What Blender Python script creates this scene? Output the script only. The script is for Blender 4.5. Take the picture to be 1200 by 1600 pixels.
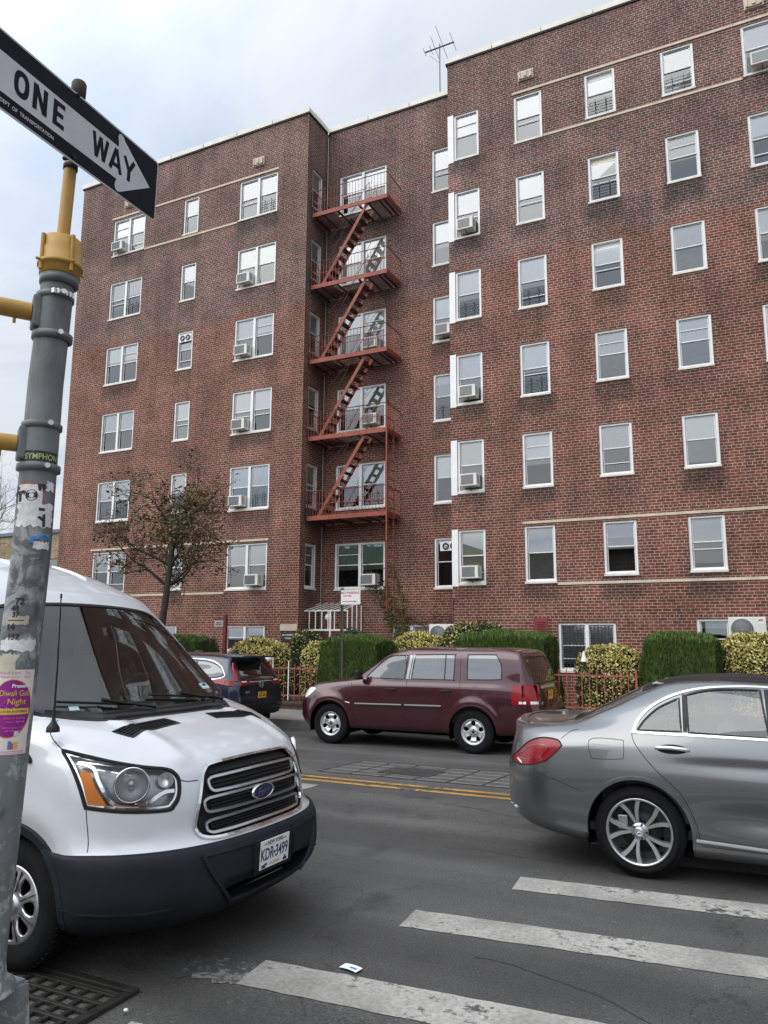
import bpy, bmesh, math, random
from mathutils import Vector, Matrix
from mathutils.bvhtree import BVHTree
R = math.radians
PI = math.pi
sc = bpy.context.scene
for _o in list(bpy.data.objects):
    bpy.data.objects.remove(_o)
COL = sc.collection

# ------------------------------------------------------------------ camera
def make_camera():
    yaw, pitch, roll = .458026, .163608, .004249
    f = Vector((-math.sin(yaw) * math.cos(pitch), math.cos(yaw) * math.cos(pitch), math.sin(pitch)))
    r = Vector((math.cos(yaw), math.sin(yaw), 0))
    u = r.cross(f)
    r2 = r * math.cos(roll) + u * math.sin(roll)
    u2 = -r * math.sin(roll) + u * math.cos(roll)
    cd = bpy.data.cameras.new("camera")
    cd.sensor_fit = 'VERTICAL'
    cd.sensor_height = 24.0
    cd.lens = 24.0 * 1204.21 / 1600
    cd.clip_start = 0.05
    cd.clip_end = 3000
    co = bpy.data.objects.new("camera", cd)
    COL.objects.link(co)
    co.matrix_world = Matrix(((r2.x, u2.x, -f.x, 0), (r2.y, u2.y, -f.y, 0), (r2.z, u2.z, -f.z, 1.75), (0, 0, 0, 1)))
    sc.camera = co
make_camera()

# ------------------------------------------------------------------ sky and sun
SUN_EL, SUN_AZ = R(52), R(215)      # azimuth measured clockwise from +Y: behind the camera, to its left
def make_world():
    w = bpy.data.worlds.new("World")
    sc.world = w
    w.use_nodes = True
    nt = w.node_tree
    nt.nodes.clear()
    N, L = nt.nodes.new, nt.links.new
    out = N('ShaderNodeOutputWorld'); bg = N('ShaderNodeBackground')
    bg.inputs['Strength'].default_value = 0.12
    sky = N('ShaderNodeTexSky'); sky.sky_type = 'NISHITA'; sky.sun_disc = False
    sky.sun_elevation = SUN_EL; sky.sun_rotation = SUN_AZ
    sky.air_density = 1.3; sky.dust_density = 2.0
    tc = N('ShaderNodeTexCoord'); sep = N('ShaderNodeSeparateXYZ'); L(tc.outputs['Generated'], sep.inputs[0])
    # project the direction onto a cloud layer: (x, y) / (z + .12)
    mz = N('ShaderNodeMath'); mz.operation = 'MAXIMUM'; L(sep.outputs['Z'], mz.inputs[0]); mz.inputs[1].default_value = 0
    az = N('ShaderNodeMath'); az.operation = 'ADD'; L(mz.outputs[0], az.inputs[0]); az.inputs[1].default_value = .16
    dx = N('ShaderNodeMath'); dx.operation = 'DIVIDE'; L(sep.outputs['X'], dx.inputs[0]); L(az.outputs[0], dx.inputs[1])
    dy = N('ShaderNodeMath'); dy.operation = 'DIVIDE'; L(sep.outputs['Y'], dy.inputs[0]); L(az.outputs[0], dy.inputs[1])
    cb = N('ShaderNodeCombineXYZ'); L(dx.outputs[0], cb.inputs[0]); L(dy.outputs[0], cb.inputs[1])
    mp = N('ShaderNodeMapping'); L(cb.outputs[0], mp.inputs['Vector']); mp.inputs['Rotation'].default_value = (0, 0, R(25)); mp.inputs['Scale'].default_value = (.55, 1.15, 1)
    mp.inputs['Location'].default_value = (1.7, .4, 0)
    n1 = N('ShaderNodeTexNoise'); n1.inputs['Scale'].default_value = 1.35; n1.inputs['Detail'].default_value = 8; n1.inputs['Roughness'].default_value = .56; n1.inputs['Distortion'].default_value = .5
    L(mp.outputs[0], n1.inputs['Vector'])
    n2 = N('ShaderNodeTexNoise'); n2.inputs['Scale'].default_value = .5; n2.inputs['Detail'].default_value = 3
    L(mp.outputs[0], n2.inputs['Vector'])
    cov = N('ShaderNodeValToRGB'); cov.color_ramp.elements[0].position = .22; cov.color_ramp.elements[1].position = .5
    cov.color_ramp.elements[0].color = (.8, .8, .8, 1); cov.color_ramp.elements[1].color = (.97, .97, .97, 1)
    L(n2.outputs['Fac'], cov.inputs[0])
    cl = N('ShaderNodeValToRGB')
    e = cl.color_ramp.elements
    e[0].position = .34; e[0].color = (4.2, 4.9, 6.0, 1)
    e[1].position = .64; e[1].color = (7.0, 7.1, 7.2, 1)
    m = cl.color_ramp.elements.new(.48); m.color = (5.8, 6.2, 6.8, 1)
    L(n1.outputs['Fac'], cl.inputs[0])
    mix = N('ShaderNodeMix'); mix.data_type = 'RGBA'
    L(cov.outputs[0], mix.inputs['Factor']); L(sky.outputs[0], mix.inputs['A']); L(cl.outputs[0], mix.inputs['B'])
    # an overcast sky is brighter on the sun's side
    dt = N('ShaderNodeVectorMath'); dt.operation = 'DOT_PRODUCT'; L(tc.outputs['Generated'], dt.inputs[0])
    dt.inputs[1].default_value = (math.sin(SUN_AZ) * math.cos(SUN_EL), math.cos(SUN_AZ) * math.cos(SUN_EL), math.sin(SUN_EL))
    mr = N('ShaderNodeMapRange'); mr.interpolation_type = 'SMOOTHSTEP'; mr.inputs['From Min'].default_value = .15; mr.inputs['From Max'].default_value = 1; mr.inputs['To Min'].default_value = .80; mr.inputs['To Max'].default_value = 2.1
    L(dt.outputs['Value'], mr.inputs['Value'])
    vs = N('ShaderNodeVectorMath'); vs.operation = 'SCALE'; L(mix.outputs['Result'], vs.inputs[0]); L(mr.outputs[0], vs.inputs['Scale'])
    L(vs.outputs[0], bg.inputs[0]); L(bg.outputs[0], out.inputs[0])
make_world()
sun_d = bpy.data.lights.new("sun", 'SUN'); sun_d.energy = 1.0; sun_d.angle = R(55); sun_d.color = (1, .95, .88)
sun_o = bpy.data.objects.new("sun", sun_d); COL.objects.link(sun_o)
_sd = Vector((math.sin(SUN_AZ) * math.cos(SUN_EL), math.cos(SUN_AZ) * math.cos(SUN_EL), math.sin(SUN_EL)))
sun_o.rotation_euler = _sd.to_track_quat('Z', 'Y').to_euler(); sun_o.location = (0, 0, 60)
sc.view_settings.view_transform = 'Standard'
sc.view_settings.look = 'None'
sc.view_settings.exposure = 0.42
sc.view_settings.gamma = 1
sc.render.engine = 'CYCLES'
sc.cycles.max_bounces = 7
sc.cycles.transparent_max_bounces = 12
sc.cycles.caustics_reflective = False
sc.cycles.caustics_refractive = False

# ------------------------------------------------------------------ object helpers
def tag(o, label=None, cat=None, group=None, kind=None):
    if label: o["label"] = label
    if cat: o["category"] = cat
    if group: o["group"] = group
    if kind: o["kind"] = kind
    return o
def thing(name, label, cat, loc=(0, 0, 0), group=None, rz=0):
    o = bpy.data.objects.new(name, None); COL.objects.link(o)
    o.location = loc; o.rotation_euler = (0, 0, rz); o.empty_display_size = .3
    return tag(o, label, cat, group)
def copy_tree(o, parent=None):
    c = o.copy(); COL.objects.link(c); c.parent = parent
    for ch in list(o.children):
        copy_tree(ch, c)
    return c
def origin(o):
    v = Vector((0, 0, 0))
    while o is not None:
        v += o.location; o = o.parent
    return v

class MB:
    """collects shapes, several materials, and links them as one mesh"""
    def __init__(s, *mats):
        s.v = []; s.f = []; s.m = []; s.uv = []; s.mats = list(mats); s.sm = []; s.cur = 0; s.att = {}
    def mat(s, m):
        if m not in s.mats: s.mats.append(m)
        s.cur = s.mats.index(m); return s
    def face(s, pts, uv=None, smooth=False):
        b = len(s.v); s.v.extend([tuple(p) for p in pts]); s.f.append(tuple(range(b, b + len(pts))))
        s.m.append(s.cur); s.uv.append(uv); s.sm.append(smooth)
    def mesh(s, vs, fs, smooth=False, uvs=None):
        b = len(s.v); s.v.extend([tuple(p) for p in vs])
        for i, f in enumerate(fs):
            s.f.append(tuple(k + b for k in f)); s.m.append(s.cur); s.uv.append(uvs[i] if uvs else None); s.sm.append(smooth)
    def box(s, x0, x1, y0, y1, z0, z1, M=None, bev=0):
        if x0 > x1: x0, x1 = x1, x0
        if y0 > y1: y0, y1 = y1, y0
        if z0 > z1: z0, z1 = z1, z0
        if bev:
            return s.rbox(x0, x1, y0, y1, z0, z1, bev, M)
        vs = [(x, y, z) for z in (z0, z1) for y in (y0, y1) for x in (x0, x1)]
        if M is not None: vs = [M @ Vector(p) for p in vs]
        s.mesh(vs, [(0, 2, 3, 1), (4, 5, 7, 6), (0, 1, 5, 4), (2, 6, 7, 3), (0, 4, 6, 2), (1, 3, 7, 5)])
        return s
    def rbox(s, x0, x1, y0, y1, z0, z1, r, M=None, seg=2):
        bm = bmesh.new(); bmesh.ops.create_cube(bm, size=1)
        for v in bm.verts:
            v.co = Vector(((x0 + x1) / 2 + v.co.x * (x1 - x0), (y0 + y1) / 2 + v.co.y * (y1 - y0), (z0 + z1) / 2 + v.co.z * (z1 - z0)))
        bmesh.ops.bevel(bm, geom=bm.edges[:], offset=r, segments=seg, affect='EDGES', profile=.6)
        s.bm(bm, M, smooth=False); bm.free(); return s
    def bm(s, bm, M=None, smooth=False):
        bm.verts.index_update()
        s.mesh([(M @ v.co if M is not None else v.co.copy()) for v in bm.verts], [tuple(v.index for v in f.verts) for f in bm.faces], smooth)
    def tube(s, pts, rad, n=8, cap=True, smooth=True):
        pts = [Vector(p) for p in pts]
        if not hasattr(rad, '__len__'): rad = [rad] * len(pts)
        rings = []; up = None
        for i, p in enumerate(pts):
            d = (pts[min(i + 1, len(pts) - 1)] - pts[max(i - 1, 0)])
            if d.length < 1e-9: d = Vector((0, 0, 1))
            d.normalize()
            if up is None:
                up = Vector((0, 0, 1)) if abs(d.z) < .9 else Vector((1, 0, 0))
            a = d.cross(up)
            if a.length < 1e-6: a = d.cross(Vector((0, 1, 0)))
            a.normalize(); b = d.cross(a).normalized(); up = -b if False else b.cross(d) if False else up
            rings.append([p + (a * math.cos(2 * PI * k / n) + b * math.sin(2 * PI * k / n)) * rad[i] for k in range(n)])
        vs = [q for r_ in rings for q in r_]
        fs = []
        for i in range(len(rings) - 1):
            for k in range(n):
                k2 = (k + 1) % n
                fs.append((i * n + k, i * n + k2, (i + 1) * n + k2, (i + 1) * n + k))
        s.mesh(vs, fs, smooth)
        if cap:
            s.face(list(reversed(rings[0]))); s.face(rings[-1])
        return s
    def bar(s, a, b, w, h=None, up=(0, 0, 1)):
        """rectangular bar from a to b"""
        a = Vector(a); b = Vector(b); d = (b - a).normalized(); u = Vector(up)
        if abs(d.dot(u)) > .98: u = Vector((0, 1, 0))
        x = d.cross(u).normalized(); y = x.cross(d).normalized(); h = h or w
        c = [(-1, -1), (1, -1), (1, 1), (-1, 1)]
        vs = [a + x * (i * w / 2) + y * (j * h / 2) for i, j in c] + [b + x * (i * w / 2) + y * (j * h / 2) for i, j in c]
        s.mesh(vs, [(3, 2, 1, 0), (4, 5, 6, 7), (0, 1, 5, 4), (1, 2, 6, 5), (2, 3, 7, 6), (3, 0, 4, 7)]); return s
    def lathe(s, prof, n=24, M=None, smooth=True, a0=0, a1=2 * PI, axis='z'):
        """prof: (r, h) list"""
        full = abs(a1 - a0 - 2 * PI) < 1e-6
        m = n if full else n + 1
        vs = []
        for r_, h in prof:
            for k in range(m):
                t = a0 + (a1 - a0) * k / n
                q = Vector((r_ * math.cos(t), r_ * math.sin(t), h)) if axis == 'z' else Vector((r_ * math.cos(t), h, r_ * math.sin(t)))
                vs.append(M @ q if M is not None else q)
        fs = []
        for i in range(len(prof) - 1):
            for k in range(m if full else m - 1):
                k2 = (k + 1) % m
                fs.append((i * m + k, i * m + k2, (i + 1) * m + k2, (i + 1) * m + k))
        s.mesh(vs, fs, smooth); return s
    def build(s, name, parent=None, label=None, cat=None, group=None, kind=None, local=False, bevel=0, autosmooth=True, recalc=True):
        me = bpy.data.meshes.new(name)
        off = Vector((0, 0, 0)) if (parent is None or local) else origin(parent)
        me.from_pydata([(p[0] - off.x, p[1] - off.y, p[2] - off.z) for p in s.v], [], s.f)
        for m in s.mats: me.materials.append(m)
        me.polygons.foreach_set('material_index', s.m)
        me.polygons.foreach_set('use_smooth', s.sm)
        if any(u is not None for u in s.uv):
            ul = me.uv_layers.new(name='UVMap')
            for p, u in zip(me.polygons, s.uv):
                if u is not None:
                    for li, c in zip(p.loop_indices, u): ul.data[li].uv = c
        for k, (dom, vals) in s.att.items():
            a = me.attributes.new(k, 'FLOAT', 'POINT')
            a.data.foreach_set('value', vals)
        me.update(); me.validate()
        o = bpy.data.objects.new(name, me); COL.objects.link(o)
        if parent is not None: o.parent = parent
        if bevel:
            md = o.modifiers.new('bevel', 'BEVEL'); md.width = bevel; md.segments = 2; md.limit_method = 'ANGLE'; md.angle_limit = R(40)
        return tag(o, label, cat, group, kind)

def text_mesh(body, size, bold=0, ext=0.0, align='CENTER', sx=1.0):
    """vertices and faces of a piece of lettering in the xy plane, (vs, fs)"""
    cu = bpy.data.curves.new('lettering', 'FONT'); cu.body = body; cu.size = size; cu.align_x = align; cu.align_y = 'CENTER'
    cu.offset = bold; cu.extrude = ext; cu.resolution_u = 3
    o = bpy.data.objects.new('lettering', cu); COL.objects.link(o)
    dg = bpy.context.evaluated_depsgraph_get()
    me = bpy.data.meshes.new_from_object(o.evaluated_get(dg))
    vs = [Vector((v.co.x * sx, v.co.y, v.co.z)) for v in me.vertices]; fs = [tuple(p.vertices) for p in me.polygons]
    bpy.data.objects.remove(o); bpy.data.curves.remove(cu); bpy.data.meshes.remove(me)
    return vs, fs
def put_text(mb, body, size, M, bold=0, ext=.001, align='CENTER', sx=1.0, fn=None):
    vs, fs = text_mesh(body, size, bold, ext, align, sx)
    vs = [M @ v for v in vs]
    if fn: vs = [fn(v) for v in vs]
    mb.mesh(vs, fs)

# ------------------------------------------------------------------ materials
def new_mat(name):
    m = bpy.data.materials.new(name); m.use_nodes = True
    nt = m.node_tree; b = nt.nodes.get('Principled BSDF')
    return m, nt, b
def P(name, col, rough=.5, metal=0, spec=.5, var=0, vscale=8, bump=0, bscale=60, coat=0, col2=None, detail=5, emit=None, rvar=0):
    """principled material with noise variation of colour (world-space object coordinates) and optional bump"""
    m, nt, b = new_mat(name)
    N, L = nt.nodes.new, nt.links.new
    b.inputs['Base Color'].default_value = (*col, 1); b.inputs['Roughness'].default_value = rough
    b.inputs['Metallic'].default_value = metal; b.inputs['Specular IOR Level'].default_value = spec
    b.inputs['Coat Weight'].default_value = coat; b.inputs['Coat Roughness'].default_value = .04
    tc = N('ShaderNodeTexCoord')
    if var or col2:
        n = N('ShaderNodeTexNoise'); n.inputs['Scale'].default_value = vscale; n.inputs['Detail'].default_value = detail; n.inputs['Roughness'].default_value = .6
        L(tc.outputs['Object'], n.inputs['Vector'])
        cr = N('ShaderNodeValToRGB'); cr.color_ramp.elements[0].position = .3; cr.color_ramp.elements[1].position = .7
        c2 = col2 or tuple(min(1, c * (1 + var)) for c in col)
        c1 = col if col2 else tuple(c * (1 - var) for c in col)
        cr.color_ramp.elements[0].color = (*c1, 1); cr.color_ramp.elements[1].color = (*c2, 1)
        L(n.outputs['Fac'], cr.inputs[0]); L(cr.outputs[0], b.inputs['Base Color'])
        if rvar:
            mr = N('ShaderNodeMapRange'); mr.inputs['To Min'].default_value = max(0, rough - rvar); mr.inputs['To Max'].default_value = min(1, rough + rvar)
            mr.inputs['From Min'].default_value = .3; mr.inputs['From Max'].default_value = .7
            L(n.outputs['Fac'], mr.inputs['Value']); L(mr.outputs[0], b.inputs['Roughness'])
    if bump:
        n2 = N('ShaderNodeTexNoise'); n2.inputs['Scale'].default_value = bscale; n2.inputs['Detail'].default_value = 4
        L(tc.outputs['Object'], n2.inputs['Vector'])
        bp = N('ShaderNodeBump'); bp.inputs['Strength'].default_value = bump; bp.inputs['Distance'].default_value = .01
        L(n2.outputs['Fac'], bp.inputs['Height']); L(bp.outputs[0], b.inputs['Normal'])
    return m
def glass_mat(name, tint=(.8, .85, .83), refl=.1, rough=.01, fres=1.6):
    """thin pane: transparent with a mirror part that grows at grazing angles"""
    m = bpy.data.materials.new(name); m.use_nodes = True; nt = m.node_tree; nt.nodes.clear()
    N, L = nt.nodes.new, nt.links.new
    out = N('ShaderNodeOutputMaterial'); tr = N('ShaderNodeBsdfTransparent'); gl = N('ShaderNodeBsdfGlossy'); mx = N('ShaderNodeMixShader')
    tr.inputs[0].default_value = (*tint, 1); gl.inputs['Roughness'].default_value = rough; gl.inputs['Color'].default_value = (.95, .97, 1, 1)
    fr = N('ShaderNodeFresnel'); fr.inputs[0].default_value = fres
    ad = N('ShaderNodeMath'); ad.operation = 'ADD'; ad.use_clamp = True; L(fr.outputs[0], ad.inputs[0]); ad.inputs[1].default_value = refl
    L(ad.outputs[0], mx.inputs[0]); L(tr.outputs[0], mx.inputs[1]); L(gl.outputs[0], mx.inputs[2]); L(mx.outputs[0], out.inputs[0])
    return m
def brick_mat(name, purple_above=None, cols=((.185, .060, .045), (.095, .038, .033)), mortar=(.42, .31, .23), bw=.222, bh=.077, ms=.0075, flip=False):
    m, nt, b = new_mat(name); N, L = nt.nodes.new, nt.links.new
    uv = N('ShaderNodeUVMap'); uv.uv_map = 'UVMap'
    bt = N('ShaderNodeTexBrick')
    bt.inputs['Scale'].default_value = 1; bt.inputs['Brick Width'].default_value = bw; bt.inputs['Row Height'].default_value = bh
    bt.inputs['Mortar Size'].default_value = ms; bt.inputs['Mortar Smooth'].default_value = .25; bt.inputs['Bias'].default_value = -.1
    bt.offset = .5; bt.offset_frequency = 2; bt.squash = .5; bt.squash_frequency = 6
    bt.inputs['Color1'].default_value = (*cols[0], 1); bt.inputs['Color2'].default_value = (*cols[1], 1); bt.inputs['Mortar'].default_value = (*mortar, 1)
    L(uv.outputs[0], bt.inputs['Vector'])
    sp = N('ShaderNodeSeparateXYZ'); L(uv.outputs[0], sp.inputs[0])
    # darker burnt bricks, chiefly in the header courses
    dv = N('ShaderNodeMath'); dv.operation = 'DIVIDE'; L(sp.outputs['Y'], dv.inputs[0]); dv.inputs[1].default_value = bh
    fl = N('ShaderNodeMath'); fl.operation = 'FLOOR'; L(dv.outputs[0], fl.inputs[0])
    md = N('ShaderNodeMath'); md.operation = 'FLOORED_MODULO'; L(fl.outputs[0], md.inputs[0]); md.inputs[1].default_value = 6
    hd = N('ShaderNodeMath'); hd.operation = 'LESS_THAN'; L(md.outputs[0], hd.inputs[0]); hd.inputs[1].default_value = .5
    nz = N('ShaderNodeTexNoise'); nz.inputs['Scale'].default_value = 5.5; nz.inputs['Detail'].default_value = 2; L(uv.outputs[0], nz.inputs['Vector'])
    r1 = N('ShaderNodeMapRange'); r1.inputs['From Min'].default_value = .42; r1.inputs['From Max'].default_value = .6; L(nz.outputs['Fac'], r1.inputs['Value'])
    hm = N('ShaderNodeMath'); hm.operation = 'MULTIPLY'; L(hd.outputs[0], hm.inputs[0]); L(r1.outputs[0], hm.inputs[1])
    hm2 = N('ShaderNodeMath'); hm2.operation = 'MULTIPLY'; L(hm.outputs[0], hm2.inputs[0]); hm2.inputs[1].default_value = .62
    inv = N('ShaderNodeMath'); inv.operation = 'SUBTRACT'; inv.inputs[0].default_value = 1; L(bt.outputs['Fac'], inv.inputs[1])
    hm3 = N('ShaderNodeMath'); hm3.operation = 'MULTIPLY'; L(hm2.outputs[0], hm3.inputs[0]); L(inv.outputs[0], hm3.inputs[1])
    mx = N('ShaderNodeMix'); mx.data_type = 'RGBA'; L(hm3.outputs[0], mx.inputs['Factor']); L(bt.outputs['Color'], mx.inputs['A']); mx.inputs['B'].default_value = (.055, .04, .036, 1)
    last = mx.outputs['Result']
    # soft patches over many courses
    n3 = N('ShaderNodeTexNoise'); n3.inputs['Scale'].default_value = .55; n3.inputs['Detail'].default_value = 6; n3.inputs['Roughness'].default_value = .62; L(uv.outputs[0], n3.inputs['Vector'])
    r3 = N('ShaderNodeMapRange'); r3.inputs['From Min'].default_value = .3; r3.inputs['From Max'].default_value = .7; r3.inputs['To Min'].default_value = .66; r3.inputs['To Max'].default_value = 1.28; L(n3.outputs['Fac'], r3.inputs['Value'])
    n4 = N('ShaderNodeTexNoise'); n4.inputs['Scale'].default_value = 9; n4.inputs['Detail'].default_value = 2; L(uv.outputs[0], n4.inputs['Vector'])
    r4 = N('ShaderNodeMapRange'); r4.inputs['From Min'].default_value = .3; r4.inputs['From Max'].default_value = .7; r4.inputs['To Min'].default_value = .76; r4.inputs['To Max'].default_value = 1.24; L(n4.outputs['Fac'], r4.inputs['Value'])
    mm = N('ShaderNodeMath'); mm.operation = 'MULTIPLY'; L(r3.outputs[0], mm.inputs[0]); L(r4.outputs[0], mm.inputs[1])
    # soot washed down the wall in faint vertical streaks
    mk = N('ShaderNodeMapping'); mk.inputs['Scale'].default_value = (2.2, .16, 1); L(uv.outputs[0], mk.inputs['Vector'])
    nk = N('ShaderNodeTexNoise'); nk.inputs['Scale'].default_value = 1; nk.inputs['Detail'].default_value = 6; nk.inputs['Roughness'].default_value = .65; L(mk.outputs[0], nk.inputs['Vector'])
    rk_ = N('ShaderNodeMapRange'); rk_.inputs['From Min'].default_value = .38; rk_.inputs['From Max'].default_value = .62; rk_.inputs['To Min'].default_value = .86; rk_.inputs['To Max'].default_value = 1.1; L(nk.outputs['Fac'], rk_.inputs['Value'])
    m2 = N('ShaderNodeMath'); m2.operation = 'MULTIPLY'; L(mm.outputs[0], m2.inputs[0]); L(rk_.outputs[0], m2.inputs[1])
    vm = N('ShaderNodeVectorMath'); vm.operation = 'SCALE'; L(last, vm.inputs[0]); L(m2.outputs[0], vm.inputs['Scale']); last = vm.outputs[0]
    if purple_above is not None:
        # the top storeys are laid in a greyer, purple brick
        nn = N('ShaderNodeTexNoise'); nn.inputs['Scale'].default_value = .8; L(uv.outputs[0], nn.inputs['Vector'])
        sh = N('ShaderNodeMath'); sh.operation = 'MULTIPLY_ADD'; L(nn.outputs['Fac'], sh.inputs[0]); sh.inputs[1].default_value = 1.1; L(sp.outputs['Y'], sh.inputs[2])
        rg = N('ShaderNodeMapRange'); rg.inputs['From Min'].default_value = purple_above + .4; rg.inputs['From Max'].default_value = purple_above + .75; L(sh.outputs[0], rg.inputs['Value'])
        gm = N('ShaderNodeMix'); gm.data_type = 'RGBA'; gm.blend_type = 'MULTIPLY'; gm.inputs['Factor'].default_value = 1; L(last, gm.inputs['A']); gm.inputs['B'].default_value = (.92, 1.12, 1.26, 1)
        pm = N('ShaderNodeMix'); pm.data_type = 'RGBA'; L(rg.outputs[0], pm.inputs['Factor']); L(last, pm.inputs['A']); L(gm.outputs['Result'], pm.inputs['B'])
        last = pm.outputs['Result']
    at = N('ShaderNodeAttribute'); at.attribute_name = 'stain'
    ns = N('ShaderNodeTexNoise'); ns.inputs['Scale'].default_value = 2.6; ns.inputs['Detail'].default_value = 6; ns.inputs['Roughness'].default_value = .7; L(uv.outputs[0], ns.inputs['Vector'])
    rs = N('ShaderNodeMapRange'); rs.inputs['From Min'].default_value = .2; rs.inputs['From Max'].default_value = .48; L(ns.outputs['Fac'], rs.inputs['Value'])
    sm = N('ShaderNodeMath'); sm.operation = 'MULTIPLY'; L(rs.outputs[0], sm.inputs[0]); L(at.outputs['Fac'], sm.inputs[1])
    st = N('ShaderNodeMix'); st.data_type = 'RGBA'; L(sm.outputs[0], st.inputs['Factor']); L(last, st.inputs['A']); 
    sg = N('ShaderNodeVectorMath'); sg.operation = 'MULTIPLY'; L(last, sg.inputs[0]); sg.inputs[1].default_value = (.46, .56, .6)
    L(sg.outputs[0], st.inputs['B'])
    L(st.outputs['Result'], b.inputs['Base Color']); b.inputs['Roughness'].default_value = .88; b.inputs['Specular IOR Level'].default_value = .25
    bp = N('ShaderNodeBump'); bp.inputs['Strength'].default_value = .6; bp.inputs['Distance'].default_value = .006; L(inv.outputs[0], bp.inputs['Height']); L(bp.outputs[0], b.inputs['Normal'])
    return m
M = {}
M['brick'] = brick_mat('apartment brick', 12.8)
M['stone'] = P('cream cast stone', (.55, .47, .36), .8, var=.18, vscale=3, bump=.2)
M['coping'] = P('pale glazed coping', (.72, .69, .62), .6, var=.12, vscale=2)
M['shadow_and_roof_black'] = P('black coping shadow and roof', (.02, .02, .02), .6)
M['frame'] = P('white window aluminium', (.78, .78, .77), .45, var=.06, vscale=5)
M['frame_grey'] = P('grey sash aluminium', (.42, .43, .44), .4, metal=.3)
M['sill'] = P('painted sill', (.66, .63, .56), .7, var=.15, vscale=6)
M['pane'] = glass_mat('window pane', (.9, .93, .92), .13)
M['pane_screen'] = glass_mat('window pane behind insect screen', (.64, .66, .65), .04)
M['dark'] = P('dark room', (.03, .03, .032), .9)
M['blind_white'] = P('white roller shade', (.86, .87, .85), .85, var=.04)
M['blind_cream'] = P('cream shade', (.78, .72, .56), .85, var=.05)
M['blind_grey'] = P('grey curtain', (.40, .40, .37), .9, var=.2)
M['curtain'] = P('lace curtain', (.7, .72, .74), .9, var=.12, vscale=14)
M['curtain_green'] = P('green curtain', (.22, .33, .26), .9, var=.12, vscale=14)
M['curtain_blue'] = P('pale blue curtain', (.42, .52, .62), .9, var=.12, vscale=14)
M['guard'] = P('black window guard', (.035, .035, .04), .5)
M['rust'] = P('rust red iron paint', (.25, .050, .024), .55, var=.3, vscale=7, bump=.15)
M['rust_dark'] = P('dark red-brown iron', (.075, .022, .02), .55, var=.3, vscale=9)
M['white_metal'] = P('white painted iron', (.72, .71, .68), .5, var=.1)
M['white_paint'] = P('chipped white paint', (.74, .72, .7), .6, var=.2, vscale=20)
M['ac'] = P('off-white plastic cabinet', (.68, .67, .63), .5, var=.08, vscale=4)
M['ac_grille'] = P('grey condenser fins', (.24, .25, .25), .5, metal=.4, var=.15, vscale=30)
M['black'] = P('black plastic', (.02, .02, .022), .45)
M['blackm'] = P('matt black', (.012, .012, .013), .8)
# ================================================================== the apartment building
YF, YR = 20.5, 21.8          # front plane of the two wings, plane of the recess
XL, XS, XW, XE = -23.8, -13.07, -7.93, 9.0
ZT = 19.78
TOPS = [17.93 - 2.622 * i for i in range(6)]
rnd = random.Random(7)
building = thing('apartment_building', 'six-storey red-brown brick apartment block with white windows, behind the hedges', 'building', (-8, 20.5, 0))

# openings: plane, u0, u1, z0, z1, leaves, column key, row
OPEN = []
for r_, zt in enumerate(TOPS):
    OPEN.append(('F', -22.0, -20.38, zt - 1.52, zt, 2, 'L0', r_))
    OPEN.append(('F', -18.48, -17.78, zt - 1.45, zt, 1, 'L1', r_))
    OPEN.append(('F', -15.93, -14.3, zt - 1.52, zt, 2, 'L2', r_))
    OPEN.append(('S', 20.83, 21.5, zt - 1.5, zt - .05, 1, 'S', r_))
    OPEN.append(('R', -12.54, -10.71, zt - 1.52, zt, 2, 'R0', r_))
    OPEN.append(('R', -9.02, -8.2, zt - 1.56, zt, 1, 'R1', r_))
    OPEN.append(('F', -7.74, -6.93, zt - 1.56, zt, 1, 'C0', r_))
    OPEN.append(('F', -5.81, -4.96, zt - 1.56, zt, 1, 'C1', r_))
    OPEN.append(('F', -3.70, -2.85, zt - 1.42, zt, 1, 'C2', r_))
    OPEN.append(('F', -1.61, -.76, zt - 1.40, zt, 1, 'C3', r_))
    OPEN.append(('F', .43, 2.1, zt - 1.5, zt, 2, 'C4', r_))
    OPEN.append(('F', 4.1, 4.95, zt - 1.42, zt, 1, 'C5', r_))
BASE = [('F', -4.96, -3.48, .92, 2.19, 2, 'B0', 6), ('F', -15.9, -14.31, 1.3, 2.16, 2, 'B1', 6), ('R', -10.44, -9.15, 1.35, 2.19, 2, 'B2', 6),
        ('F', -1.55, -.05, 1.2, 2.27, 2, 'B3', 6), ('F', -21.9, -20.4, 1.3, 2.16, 2, 'B4', 6), ('F', -18.6, -17.9, 1.3, 2.16, 1, 'B5', 6)]
OPEN += BASE

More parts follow.
